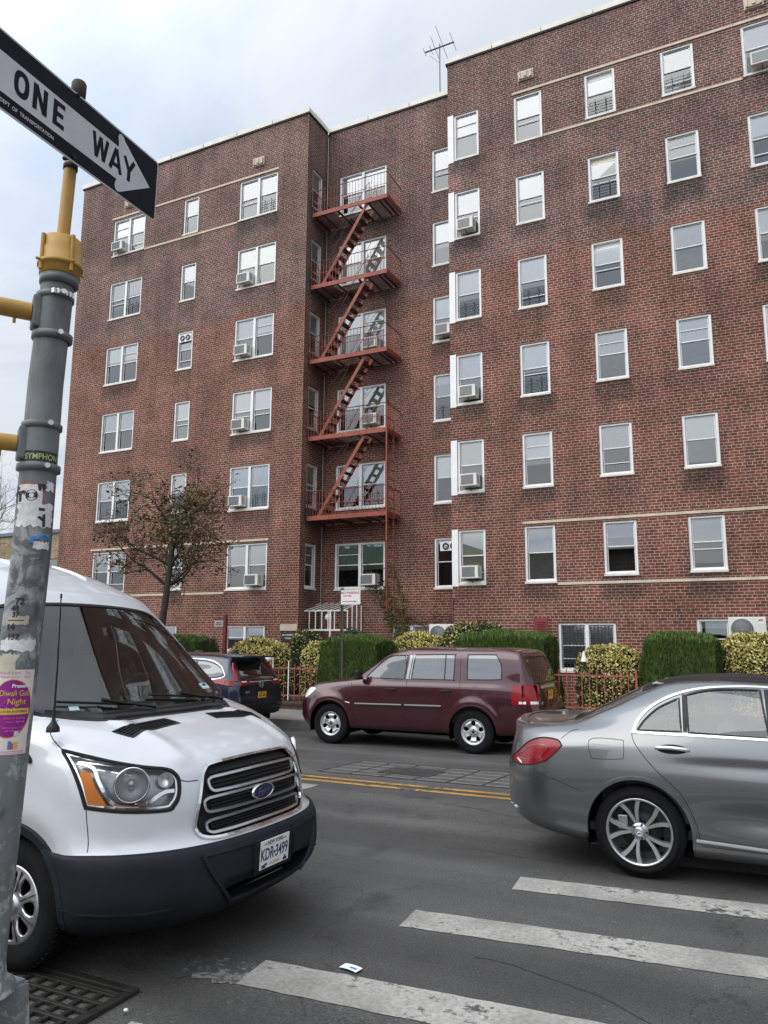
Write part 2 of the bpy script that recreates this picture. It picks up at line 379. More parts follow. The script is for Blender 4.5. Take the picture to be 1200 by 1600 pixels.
def make_wall(name, plane, u0, u1, z0, z1, const):
    holes = [o for o in OPEN if o[0] == plane and o[1] < u1 and o[2] > u0]
    us = {u0, u1}; zs = {z0, z1}
    for h in holes:
        us |= {h[1], h[2], max(u0, h[1] - .22), min(u1, h[2] + .22)}
        zs |= {h[3], h[4], h[3] - .3, h[3] - .75}
    zs = {z for z in zs if z0 <= z <= z1}
    us = sorted(us); zs = sorted(zs)
    mb = MB(M['brick'])
    st = {}
    def T(u, z, d=0):
        return (u, const - d, z) if plane in 'FR' else (const + d, u, z)
    sv = []
    def stain(u, z):
        s_ = 0.0
        for h in holes:
            if h[1] - .05 <= u <= h[2] + .05 and h[3] - .5 < z <= h[3] + .01: s_ = max(s_, h[9 - 0] if len(h) > 9 else STN.get((h[6], h[7]), .5))
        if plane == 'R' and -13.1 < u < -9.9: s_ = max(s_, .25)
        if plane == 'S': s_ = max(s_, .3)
        return s_
    STN = {(h[6], h[7]): rnd.choice([.35, .6, .85, 1.0]) for h in holes}
    for i in range(len(us) - 1):
        for j in range(len(zs) - 1):
            uc = (us[i] + us[i + 1]) / 2; zc = (zs[j] + zs[j + 1]) / 2
            if any(h[1] < uc < h[2] and h[3] < zc < h[4] for h in holes): continue
            q = [(us[i], zs[j]), (us[i + 1], zs[j]), (us[i + 1], zs[j + 1]), (us[i], zs[j + 1])]
            mb.face([T(*p) for p in q], uv=[(p[0], p[1]) for p in q])
            sv += [stain(*p) for p in q]
    for h in holes:
        a, b, c, d = h[1], h[2], h[3], h[4]; D = -.14
        for (p, q) in (((a, c), (a, d)), ((b, d), (b, c)), ((b, c), (a, c)), ((a, d), (b, d))):
            mb.face([T(*p), T(*q), T(*q, D), T(*p, D)], uv=[(p[0], p[1]), (q[0], q[1]), (q[0] + .1, q[1] + .0), (p[0] + .1, p[1])])
            sv += [0] * 4
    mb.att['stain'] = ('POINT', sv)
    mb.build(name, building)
make_wall('wall', 'F', XL, XS, -.1, ZT, YF)
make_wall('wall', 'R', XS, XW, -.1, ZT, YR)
make_wall('wall', 'F', XW, XE, -.1, ZT, YF)
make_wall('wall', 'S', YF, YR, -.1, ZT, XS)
# side and back walls, roof deck
mb = MB(M['brick'])
def plain(a, b):
    L_ = (Vector(b) - Vector(a)).length
    mb.face([(a[0], a[1], -.1), (b[0], b[1], -.1), (b[0], b[1], ZT), (a[0], a[1], ZT)], uv=[(0, -.1), (L_, -.1), (L_, ZT), (0, ZT)])
plain((XW, YR), (XW, YF)); plain((XL, 34), (XL, YF)); plain((XE, YF), (XE, 34)); plain((XE, 34), (XL, 34))
mb.build('side_wall', building)
mb = MB(P('roof tar', (.08, .08, .08), .9)); mb.box(XL + .02, XE - .02, YR + .02, 33.9, 19.0, 19.3); mb.box(XL + .02, XS - .02, YF + .02, YR + .02, 19.0, 19.3); mb.box(XW + .02, XE - .02, YF + .02, YR + .02, 19.0, 19.3)
mb.build('roof_deck', building)
# coping, in lengths with dark joints
mb = MB(M['coping'], M['shadow_and_roof_black'])
def coping(p, q, n, nrm):
    p = Vector(p); q = Vector(q); L_ = (q - p).length; d = (q - p) / L_; m_ = max(1, round(L_ / 1.55)); n = Vector(n)
    for i in range(m_):
        a = p + d * (L_ * i / m_ + (.02 if i else 0)); b = p + d * (L_ * (i + 1) / m_ - .012)
        c = (a + b) / 2 - n * .11; 
        mb.mat(M['coping']); mb.bar(Vector((a.x, a.y, ZT + .105)) - n * .12, Vector((b.x, b.y, ZT + .105)) - n * .12, .36, .17)
    a = p - n * .105; b = q - n * .105
    mb.mat(M['shadow_and_roof_black']); mb.bar(Vector((a.x, a.y, ZT - .002)), Vector((b.x, b.y, ZT - .002)), .29, .05)  # black strip painted in as the shadow below the coping overhang
coping((XL - .05, YF, 0), (XS + .05, YF, 0), (0, -1, 0), 0)
coping((XS, YF - .05 + .36, 0), (XS, YR - .06, 0), (1, 0, 0), 0)
coping((XS + .06, YR, 0), (XW - .06 - .24, YR, 0), (0, -1, 0), 0)
coping((XW, YF + .3, 0), (XW, YR + .2, 0), (-1, 0, 0), 0)
coping((XW - .05, YF, 0), (XE, YF, 0), (0, -1, 0), 0)
mb.build('coping', building)
# stone bands
mb = MB(M['stone'])
def band(u0, u1, z, h=.07, c=YF):
    n = max(1, round((u1 - u0) / 1.9)); mb = MB(M['stone'])
    for i in range(n):
        mb.box(u0 + (u1 - u0) * i / n + .004, u0 + (u1 - u0) * (i + 1) / n - .004, c - .025, c + .05, z - h / 2, z + h / 2)
    mb.build('stone_band', building)
for (a, b) in ((-5.85, 2.3), (2.3, XE), (-22.1, -14.25)):
    band(a, b, TOPS[0] + .10)
for (a, b) in ((-4.93, .4), (2.13, XE), (-20.34, -15.97)):
    band(a, b, TOPS[0] - 1.535)
for (a, b) in ((-5.85, XE), (-22.1, -14.25)):
    band(a, b, TOPS[5] + .10)
for (a, b) in ((-4.93, 2.2), (2.2, XE), (-20.34, -18.52), (-17.74, -15.97)):
    band(a, b, TOPS[5] - 1.59)
# medallions below the parapet
for (x, z) in ((-15.12, 18.5), (-5.4, 18.53), (.8, 18.5), (-21.2, 18.5)):
    mb = MB(M['stone']); mb.box(x - .24, x + .24, YF - .05, YF + .02, z - .16, z + .16)
    mb.box(x - .2, x + .2, YF - .09, YF - .05, z - .13, z + .1); 
    for k in (-1, 1): mb.box(x + k * .17 - .03, x + k * .17 + .03, YF - .11, YF - .09, z - .12, z + .12)
    mb.box(x - .05, x + .05, YF - .12, YF - .09, z - .09, z + .09)
    mb.build('medallion', building, bevel=.008)

SPEC = {}
# column, row -> (shade fraction per leaf, shade material, guard)
def wspec(k, r_):
    q = random.Random(hash_s(k) * 31 + r_ * 7 + 3)
    fr = q.choice([1, 1, .97, .5, .55, .88, .62, .4]); mt = q.choice(['blind_white', 'blind_white', 'blind_cream', 'blind_cream', 'blind_grey', 'curtain'])
    return fr, mt, False
def hash_s(s): return sum(ord(c) * (i + 3) for i, c in enumerate(s))
GUARD = {('C1', 0): 0, ('C1', 2): 1, ('C1', 3): 1, ('C3', 0): 1, ('L2', 0): 1, ('C0', 2): 1, ('C2', 0): 1, ('C2', 1): 1, ('L0', 1): 1, ('L1', 1): 0, ('R1', 3): 1, ('R0', 4): 1, ('R0', 5): 1, ('L0', 4): 1, ('L2', 4): 1}
OVER = {('C2', 0): (.6, 'blind_white'), ('C2', 1): (.62, 'blind_cream'), ('C3', 1): (.55, 'blind_cream'), ('C2', 2): (.45, 'blind_white'), ('C2', 3): (.98, 'blind_grey'), ('C3', 3): (1, 'curtain_blue'),
        ('C2', 4): (1, 'blind_grey'), ('C3', 2): (.98, 'blind_grey'), ('C3', 4): (.95, 'blind_white'), ('C1', 0): (1, 'blind_white'), ('C1', 1): (.98, 'blind_white'), ('C1', 2): (.6, 'blind_white'), ('C1', 3): (.55, 'blind_white'),
        ('C1', 4): (.6, 'blind_white'), ('C1', 5): (.98, 'blind_grey'), ('C2', 5): (.3, 'blind_grey'), ('C3', 5): (.9, 'blind_cream'), ('C0', 0): (1, 'blind_white'), ('C0', 2): (.6, 'blind_white'),
        ('R0', 1): (1, 'blind_white'), ('R0', 2): (1, 'blind_white'), ('R0', 0): (.55, 'blind_white'), ('R0', 3): (.6, 'blind_grey'), ('R0', 4): (.5, 'blind_grey'), ('R0', 5): (.6, 'curtain_green'), ('C0', 5): (1, 'blind_cream'), ('L2', 5): (1, 'blind_cream'),
        ('L2', 0): (1, 'curtain'), ('L2', 4): (1, 'curtain_blue'), ('L0', 4): (.5, 'blind_grey'), ('L0', 5): (.3, 'blind_grey'), ('R1', 0): (.55, 'blind_white'), ('R1', 1): (.6, 'blind_white'), ('R1', 2): (.9, 'blind_white'),
        ('R1', 4): (.5, 'blind_white'), ('R1', 5): (.1, 'blind_grey'), ('R1', 3): (.2, 'blind_grey'), ('B0', 6): (.9, 'blind_grey'), ('B3', 6): (.2, 'blind_grey')}
def make_window(o):
    plane, u0, u1, z0, z1, nl, key, r_ = o
    const = {'F': YF, 'R': YR, 'S': XS}[plane]
    fb = MB(M['frame'], M['sill'], M['dark'], M['frame_grey'])
    def bx(mb, a, b, d0, d1, c, d):
        if plane in 'FR': mb.box(a, b, const - d1, const - d0, c, d)
        else: mb.box(const + d0, const + d1, a, b, c, d)
    W = .058
    q = random.Random(hash_s(key) + 13 * r_)
    # casing
    bx(fb, u0, u0 + W, -.13, -.028, z0 + .045, z1); bx(fb, u1 - W, u1, -.13, -.028, z0 + .045, z1)
    bx(fb, u0 + W, u1 - W, -.13, -.028, z1 - W * .85, z1); 
    bx(fb, u0 + W, u1 - W, -.13, -.03, z0 + .045, z0 + .045 + W * .8)
    leaves = []
    if nl == 2:
        mu = (u0 + u1) / 2; bx(fb, mu - .045, mu + .045, -.13, -.026, z0 + .045 + W * .8, z1 - W * .85)
        leaves = [(u0 + W, mu - .045), (mu + .045, u1 - W)]
    else: leaves = [(u0 + W, u1 - W)]
    fb.mat(M['sill']); bx(fb, u0 - .012, u1 + .012, -.12, .028, z0 - .012, z0 + .043)
    if key == 'C0':      # wide white corner panel beside the window
        fb.mat(M['frame']); fb.box(XW - .004, u0 - .004, const - .008, const + .05, z0 - .03, z1 + .03)
    glass = MB(M['pane'], M['pane_screen']); shade = None
    fr, mt, g = wspec(key, r_)
    if (key, r_) in OVER: fr, mt = OVER[(key, r_)]
    shade = MB(M[mt])
    z0g, z1g = z0 + .045 + W * .8, z1 - W * .85
    zm = (z0g + z1g) / 2 + .02
    for li, (a, b) in enumerate(leaves):
        f2 = fr
        if nl == 2 and q.random() < .35 and (key, r_) not in OVER: f2 = q.choice([.5, .75, 1])
        opn = 0
        if key in ('C2',) and r_ in (0, 1, 2): opn = .16
        # storm frame then the two sashes
        fb.mat(M['frame_grey'])
        for (c, d) in ((a, a + .012), (b - .012, b)): bx(fb, c, d, -.075, -.04, z0g, z1g)
        fb.mat(M['frame'])
        S = .026
        zt_ = z1g - opn
        for (lo, hi, dd) in ((zm, zt_, -.08), (z0g, zm + .02, -.105)):
            bx(fb, a + .012, a + .012 + S, dd - .02, dd, lo, hi); bx(fb, b - .012 - S, b - .012, dd - .02, dd, lo, hi)
            bx(fb, a + .012 + S, b - .012 - S, dd - .02, dd, hi - .025, hi); bx(fb, a + .012 + S, b - .012 - S, dd - .02, dd, lo, lo + .025)
        if q.random() < .45:
            zz = q.choice([zm + (z1g - zm) * .5, zm - .18, z0g + .25]); bx(fb, a + .012 + S, b - .012 - S, -.079, -.062, zz, zz + .02)
        glass.mat(M['pane'])
        def pn(lo, hi, dd):
            pts = [(a + .03, lo), (b - .03, lo), (b - .03, hi), (a + .03, hi)]
            glass.face([((u, const - dd, z) if plane in 'FR' else (const + dd, u, z)) for u, z in pts])
        pn(zm + .02, zt_ - .02, -.09)
        glass.mat(M['pane_screen']); pn(z0g + .02, zm, -.113)
        glass.mat(M['pane'])
        # shade or curtain, with soft vertical folds
        zb = z1g - (z1g - z0g) * f2 + .01
        n = 18; fold = .012 if 'curtain' in mt else .002
        k0 = q.random() * 6
        for k in range(n):
            ua, ub = a + (b - a) * k / n, a + (b - a) * (k + 1) / n
            da = -.128 + fold * math.sin(k * 1.9 + k0); db = -.128 + fold * math.sin((k + 1) * 1.9 + k0)
            pts = [(ua, zb, da), (ub, zb, db), (ub, z1g, db), (ua, z1g, da)]
            shade.face([((u, const - dd, z) if plane in 'FR' else (const + dd, u, z)) for u, z, dd in pts], smooth=True)
        if f2 > .7 and mt.startswith('blind'):
            for k in range(1, 3): bx(shade, a + .02, b - .02, -.126, -.121, zb + k * .01, zb + k * .01 + .006)
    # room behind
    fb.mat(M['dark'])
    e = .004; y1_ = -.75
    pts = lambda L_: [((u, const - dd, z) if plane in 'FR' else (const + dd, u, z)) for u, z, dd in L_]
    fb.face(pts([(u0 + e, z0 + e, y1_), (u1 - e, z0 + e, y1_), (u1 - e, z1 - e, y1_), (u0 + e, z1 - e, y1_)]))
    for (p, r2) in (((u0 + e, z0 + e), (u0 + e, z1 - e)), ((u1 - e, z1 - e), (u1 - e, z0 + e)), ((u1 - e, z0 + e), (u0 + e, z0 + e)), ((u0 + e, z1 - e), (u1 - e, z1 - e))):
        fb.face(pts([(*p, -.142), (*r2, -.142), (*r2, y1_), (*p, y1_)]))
    w = fb.build('window', building)
    glass.build('pane', w)
    shade.build('curtain' if 'curtain' in mt else 'blind', w)
    gtype = GUARD.get((key, r_))
    if gtype:
        gb = MB(M['guard']); a, b = leaves[-1]
        for k in range(5): bx(gb, a, b, -.055, -.045, z0g + .06 + k * .085, z0g + .068 + k * .085)
        for k in (.3, .7): bx(gb, a + (b - a) * k - .008, a + (b - a) * k + .008, -.06, -.045, z0g + .02, z0g + .5)
        gb.build('window_guard', w)
    if key == 'B0':
        gb = MB(M['guard'])
        for (a, b) in leaves:
            for k in range(7): u = a + (b - a) * (k + .5) / 7; bx(gb, u - .006, u + .006, -.035, -.023, z0g, z1g)
            for k in range(8): z = z0g + (z1g - z0g) * (k + .5) / 8; bx(gb, a, b, -.035, -.03, z - .004, z + .004)
        gb.build('window_guard', w)
    return w
for o in OPEN: make_window(o)
# maroon louvred wall vent
mb = MB(P('maroon vent paint', (.2, .03, .035), .6, var=.15)); mb.box(-5.6, -5.23, YF - .03, YF + .02, 1.9, 2.32)
for k in range(5): mb.box(-5.53, -5.3, YF - .05, YF - .03, 1.98 + k * .06, 1.995 + k * .06)
mb.build('wall_vent', building)
# rain leader at the recess corner and thin cables on the wing corner
mb = MB(P('galvanised pipe', (.3, .28, .27), .5, metal=.4)); mb.tube([(XS + .06, YR - .06, .4), (XS + .06, YR - .06, 19.6)], .022, 8); mb.build('rain_pipe', building)
mb = MB(M['black']); mb.tube([(XW + .02, YF - .02, .6), (XW + .02, YF - .02, 2.9)], .01, 6); mb.tube([(-8.3, YR - .02, 1.0), (-8.3, YR - .02, 3.0)], .012, 6); mb.build('cable', building)
# lintel stone and black name plate by the wing corner
mb = MB(M['stone']); mb.box(-13.72, -13.09, YF - .02, YF + .02, 2.0, 2.2); mb.build('lintel', building)
mb = MB(M['black'], M['frame'])
mb.box(-13.66, -13.17, YF - .03, YF - .001, 1.7, 1.93); mb.mat(M['frame'])
MR = Matrix.Translation((-13.41, YF - .034, 1.815)) @ Matrix.Rotation(PI / 2, 4, 'X')
put_text(mb, '34-15 GARDEN', .065, MR @ Matrix.Translation((0, .05, 0)), .001); put_text(mb, 'HOUSE', .065, MR @ Matrix.Translation((0, -.05, 0)), .001)
mb.build('name_plate', building)

# ------------------------------------------------------------------ fire escape (bolted to the recess wall)
FX0, FX1, FY = -13.0, -10.16, 20.74
FZ = [15.98 - 2.622 * i for i in range(5)]
base = MB(M['rust_dark'])
for z in FZ:
    for x in (-12.9, -12.0, -11.2, -10.3):
        base.bar((x, YR, z - .03), (x, FY + .06, z - .03), .05, .05)
fire = base.build('fire_escape', building)
for i, z in enumerate(FZ):
    p = MB(M['rust'], M['rust_dark'])
    p.box(FX0, FX1, FY, FY + .03, z - .02, z + .12); p.box(FX1 - .03, FX1, FY + .03, YR, z - .02, z + .12); p.box(FX0, FX0 + .03, FY + .03, YR, z - .02, z + .1)
    p.mat(M['rust_dark'])
    hx0, hx1, hy1 = -12.2, -10.95, FY + .62       # stair well in the floor
    if i == 4: hx0, hx1 = 9, 9
    for k in range(17):
        y = FY + .06 + k * (YR - FY - .08) / 17
        for (a, b) in ((FX0 + .03, min(hx0, FX1 - .03)), (max(hx1, FX0), FX1 - .03)) if (y < hy1 and hx0 < 0) else ((FX0 + .03, FX1 - .03),):
            if b - a > .02: p.box(a, b, y, y + .03, z, z + .025)
    for x in (-12.6, -11.9, -10.9, -10.5): 
        if not (hx0 < x < hx1): p.box(x, x + .04, FY + .03, YR, z - .04, z - .003)
        else: p.box(x, x + .04, hy1, YR, z - .04, z - .003)
    p.build('platform', fire)
    rl = MB(M['rust_dark'], M['rust'])
    zt = z + .92
    rl.tube([(FX0 + .02, FY + .015, z), (FX0 + .02, FY + .015, zt)], .02, 6)
    rl.tube([(FX0 + .02, FY + .015, zt), (FX1 - .05, FY + .015, zt), (FX1 - .02, FY + .04, zt), (FX1 - .015, YR - .1, zt - .04), (FX1 - .015, YR, zt - .04)], .014, 8)
    rl.mat(M['rust'])
    rl.tube([(FX0 + .02, FY + .015, z + .5), (FX1 - .02, FY + .015, z + .5)], .009, 6)
    rl.tube([(FX0 + .02, FY + .015, zt), (FX0 + .02, YR, zt)], .015, 6)
    n = 24
    for k in range(1, n):
        x = FX0 + (FX1 - FX0) * k / n; rl.box(x - .005, x + .005, FY + .01, FY + .02, z + .1, zt)
    for k in range(9):
        y = FY + .06 + k * .12; rl.box(FX1 - .02, FX1 - .01, y - .005, y + .005, z + .1, zt - .02); rl.box(FX0 + .015, FX0 + .025, y - .005, y + .005, z + .08, zt)
    rl.build('railing', fire)
    if i < 4:
        st = MB(M['rust'], M['rust_dark'])
        a = Vector((-10.95, 0, z)); b = Vector((-12.62, 0, FZ[i + 1] + .1))
        for yy in (FY + .1, FY + .56):
            st.mat(M['rust']); st.bar((a.x, yy, a.z), (b.x, yy, b.z), .02, .105)
        for k in range(1, 11):
            t = k / 11; q = a.lerp(b, t); st.mat(M['rust_dark']); st.box(q.x - .1, q.x + .1, FY + .11, FY + .55, q.z - .012, q.z + .012)
        st.mat(M['rust_dark'])
        for yy in (FY + .08, FY + .58):
            st.tube([(a.x + .1, yy, a.z + .75), (a.x - .1, yy, a.z + .55), (b.x + .3, yy, b.z + .95), (b.x + .05, yy, b.z + .55)], .009, 6)
            st.tube([(a.x + .1, yy, a.z + .75), (a.x + .1, yy, a.z)], .009, 6)
        st.tube([(-11.4, FY + .1, z), (-12.3, FY + .1, z - .9)], .007, 5)
        st.build('stair', fire)
ld = MB(M['rust'])
for y in (FY - .02, FY + .46):
    ld.bar((FX1 + .03, y, FZ[3] + .25), (FX1 + .05, y, 2.55), .022, .06, up=(0, 1, 0))
ld.bar((FX1 + .03, FY - .02, FZ[3] + .1), (FX1 + .04, FY - .02, 4.7), .04, .07, up=(0, 1, 0))
for k in range(19): z = 2.7 + k * .3; ld.box(FX1 + .03, FX1 + .055, FY - .01, FY + .45, z, z + .022)
ld.build('drop_ladder', fire)
gt = MB(M['rust']); 
for z in (FZ[3] + .45, FZ[3] + .95): gt.tube([(FX1 + .0, FY, z), (FX1 + .0, FY + .5, z)], .012, 6)
for k in range(6): gt.box(FX1 - .005, FX1 + .005, FY + k * .1, FY + k * .1 + .01, FZ[3] + .1, FZ[3] + .95)
gt.build('ladder_gate', fire)

# ------------------------------------------------------------------ air conditioners
def ac_unit(u, z, Y, label, w=.62, h=.4, proj=.34, tilt=.04, first=[None]):
    if first[0] is None:
        t = thing('air_conditioner', label, 'air conditioner', (0, 0, 0), 'window air conditioners')
        c = MB(M['ac'], M['black'])
        c.rbox(-.31, .31, -.24, .1, 0, .4, .012)
        c.build('cabinet', t, local=True)
        g = MB(M['ac_grille']); g.box(-.27, .19, -.246, -.241, .05, .36)
        for k in range(22): g.box(-.265 + k * .0205, -.259 + k * .0205, -.252, -.246, .05, .36)
        g.build('grille', t, local=True)
        g = MB(M['ac_grille'])
        for k in range(9): g.box(.31, .314, -.2, -.05, .08 + k * .033, .095 + k * .033)
        for k in range(9): g.box(-.314, -.31, -.2, -.05, .08 + k * .033, .095 + k * .033)
        g.build('side_louvre', t, local=True)
        g = MB(M['blackm']); g.bar((0, .05, -.12), (0, -.18, -.012), .016, .02); g.build('bracket', t, local=True)
        first[0] = t
    else:
        t = copy_tree(first[0])
    t["label"] = label
    t.location = (u, Y, z); t.scale = (w / .62, 1, h / .4)
    return t
def col_spot(key, leaf):
    o = [q for q in OPEN if q[6] == key and q[7] == 0][0]
    if o[5] == 1: return (o[1] + o[2]) / 2
    return o[1] + (o[2] - o[1]) * (.27 if leaf == 0 else .73)
FL = ['top', 'fifth', 'fourth', 'third', 'second', 'first']
for key, r_, leaf, lab in (
    ('L0', 0, 0, 'white air conditioner in the top-floor double window nearest the left edge of the facade'),
    ('L2', 1, 0, 'boxy white air conditioner left of the recess, one floor below the top'),
    ('L2', 2, 0, 'white air conditioner in the double window left of the recess, third row from the top'),
    ('L2', 3, 0, 'white air conditioner in the double window left of the recess, fourth row from the top'),
    ('L2', 4, 0, 'small air conditioner in the blue-curtained double window left of the recess'),
    ('L2', 5, 1, 'air conditioner in the lowest double window left of the recess, in its right leaf'),
    ('R0', 2, 1, 'air conditioner behind the railing of the third fire escape platform from the top'),
    ('R0', 3, 1, 'white framed air conditioner behind the fourth fire escape platform from the top'),
    ('R0', 5, 1, 'air conditioner in the double window below the fire escape, right leaf'),
    ('R1', 2, 0, 'air conditioner half hidden in the narrow window beside the projecting right wing'),
    ('C0', 1, 0, 'air conditioner in the corner window one floor below the top of the right wing'),
    ('C0', 3, 0, 'air conditioner in the corner window of the right wing, fourth row from the top'),
    ('C0', 4, 0, 'air conditioner in the corner window of the right wing, fifth row from the top'),
    ('C0', 5, 0, 'air conditioner in the lowest corner window, above the outdoor condenser'),
    ('C4', 0, 0, 'air conditioner in the top-floor window at the right edge of the photo')):
    Y = YR if key[0] == 'R' else YF
    ac_unit(col_spot(key, leaf), TOPS[r_] - 1.52 + .13, Y, lab, w=.5 if key in ('C0',) else (.52 if key == 'R1' else .54), h=.355)
def fan(u, z, Y, label, w=.55):
    t = thing('window_fan', label, 'window fan', (u, Y, z), 'twin window fans')
    f = MB(M['frame']); f.box(u - w / 2, u + w / 2, Y + .01, Y + .045, z - .14, z + .14); f.build('fan_panel', t)
    for s in (-1, 1):
        g = MB(M['black']); g.lathe([(.095, -.012), (.1, .0), (.105, .0), (.105, -.02), (.062, -.02), (.062, -.012), (.095, -.012)], 20, Matrix.Translation((u + s * .125, Y + .008, z)), axis='y'); g.build('fan_ring', t)
        g = MB(M['frame_grey']); g.lathe([(0.001, -.01), (.035, -.006), (.04, 0)], 14, Matrix.Translation((u + s * .125, Y + .006, z)), axis='y'); g.build('fan_hub', t)
fan(-18.13, TOPS[2] - .24, YF, 'twin fan in the top of the narrow window of the left wing')
fan(-8.52, TOPS[5] - .26, YR, 'twin fan in the lowest window beside the projecting right wing', .62)
fan(-18.13, TOPS[5] - 1.2, YF, 'twin fan low in the narrow window behind the street tree')

def condenser(x, z, Y, label, w, h):
    t = thing('outdoor_condenser', label, 'air conditioner', (x, Y, z - h), 'outdoor condensers on wall brackets')
    c = MB(M['ac']); c.rbox(x, x + w, Y - .3, Y, z - h, z, .015); c.build('cabinet', t)
    g = MB(M['ac_grille'], M['black'])
    cx = x + w * .36; cz = z - h * .5; rr = h * .42
    g.lathe([(rr, -.3), (rr, -.31), (.02, -.31)], 28, Matrix.Translation((cx, Y, cz)), axis='y')
    for k in range(5): r2 = rr * (k + 1) / 5; g.lathe([(r2 - .004, -.312), (r2 - .004, -.322), (r2 + .004, -.322), (r2 + .004, -.312)], 28, Matrix.Translation((cx, Y, cz)), axis='y')
    for k in range(10): g.box(cx - rr + k * rr / 5, cx - rr + k * rr / 5 + .006, Y - .322, Y - .312, cz - rr * .95 * math.sqrt(max(0, 1 - ((k - 5) / 5) ** 2)), cz + rr * .95 * math.sqrt(max(0, 1 - ((k - 5) / 5) ** 2)))
    g.build('fan_grille', t)
    g = MB(M['ac']); 
    for k in range(8): g.box(x + w * .76, x + w * .97, Y - .306, Y - .3, z - h + .05 + k * h * .085, z - h + .065 + k * h * .085)
    g.mat(P('red badge', (.5, .08, .06), .5)); g.box(x + w * .8, x + w * .92, Y - .305, Y - .3, z - .09, z - .06); g.build('side_panel', t)
    g = MB(M['blackm']); g.box(x + .1, x + .14, Y - .3, Y + .3, z - h - .04, z - h); g.box(x + w - .14, x + w - .1, Y - .3, Y + .3, z - h - .04, z - h); g.build('bracket', t)
condenser(-8.5, 2.17, 20.42, 'cream outdoor condenser on the wall behind the yellow flowering bush', .74, .56)
condenser(-.82, 2.3, 20.3, 'outdoor condenser above the yellow hedge at the right edge', .8, .56)

# roof antenna
t = thing('roof_antenna', 'thin television aerial standing on the recessed part of the roof', 'antenna', (-9.18, 23, 19.3))
am = P('weathered aerial', (.08, .08, .09), .5, metal=.5)
m_ = MB(am); m_.tube([(-9.18, 23, 19.3), (-9.18, 23, 22.95)], .02, 8); m_.tube([(-9.2, 23, 22.2), (-9.55, 23, 22.6)], .007, 5); m_.build('mast', t)
m_ = MB(am); m_.tube([(-9.72, 22.9, 22.72), (-8.66, 23.1, 22.92)], .028, 6)
m_.build('boom', t)
m_ = MB(am)
for k, L_ in ((0, .25), (.22, .3), (.36, .75), (.62, 1.25), (.97, .6)):
    c = Vector((-9.72, 22.9, 22.72)).lerp(Vector((-8.66, 23.1, 22.92)), k); d = Vector((-.13, -.2, .5)).normalized()
    m_.tube([c + d * L_ * .6, c - d * L_ * .5], .009, 5)
m_.build('elements', t)

# white iron cage over the basement stair in the recess corner
t = thing('stair_cage', 'white iron bar cage in the recess corner beside the hedge', 'railing', (-12.4, 20.9, 1.2))
m_ = MB(M['white_metal'])
x0, x1, y0, z0, z1 = -13.35, -11.5, 20.85, 2.0, 2.6
m_.box(x0, x1, y0, y0 + .03, z0, z0 + .05); m_.box(x0, x1, y0, y0 + .03, z1, z1 + .035)
m_.build('rail', t)
m_ = MB(M['white_metal'])
for k in range(9): x = x0 + (x1 - x0 - .03) * k / 8; m_.box(x, x + .028, y0 + .002, y0 + .025, z0 + .05, z1)
m_.box(-12.15, -12.1, y0 - .002, y0 + .04, .9, z1)
for k in range(3): y = y0 + .3 * (k + 1); m_.box(x1 - .03, x1, y, y + .025, z0, z1 + .2)
m_.build('bars', t)
m_ = MB(M['white_metal'])
for k in range(8): x = x0 + (x1 - x0) * k / 8; m_.bar((x + .02, y0 + .01, z1 + .02), (x + .35 if k < 7 else x + .2, YR - .02, z1 + .3), .028, .02)
m_.build('roof_bars', t)
t = thing('wall_lamp', 'white globe lamp hanging behind the white iron cage', 'lamp', (-12.25, 21.1, 2.4))
m_ = MB(M['white_metal']); m_.lathe([(.001, -.12), (.07, -.1), (.11, -.03), (.11, .03), (.07, .09), (.02, .12), (.001, .12)], 16, Matrix.Translation((-12.27, 21.0, 2.42))); m_.build('globe', t)
m_ = MB(M['black']); m_.tube([(-12.27, 21.0, 2.52), (-12.27, 21.0, 2.66), (-12.27, 21.8, 2.7)], .014, 6); m_.build('lamp_arm', t)
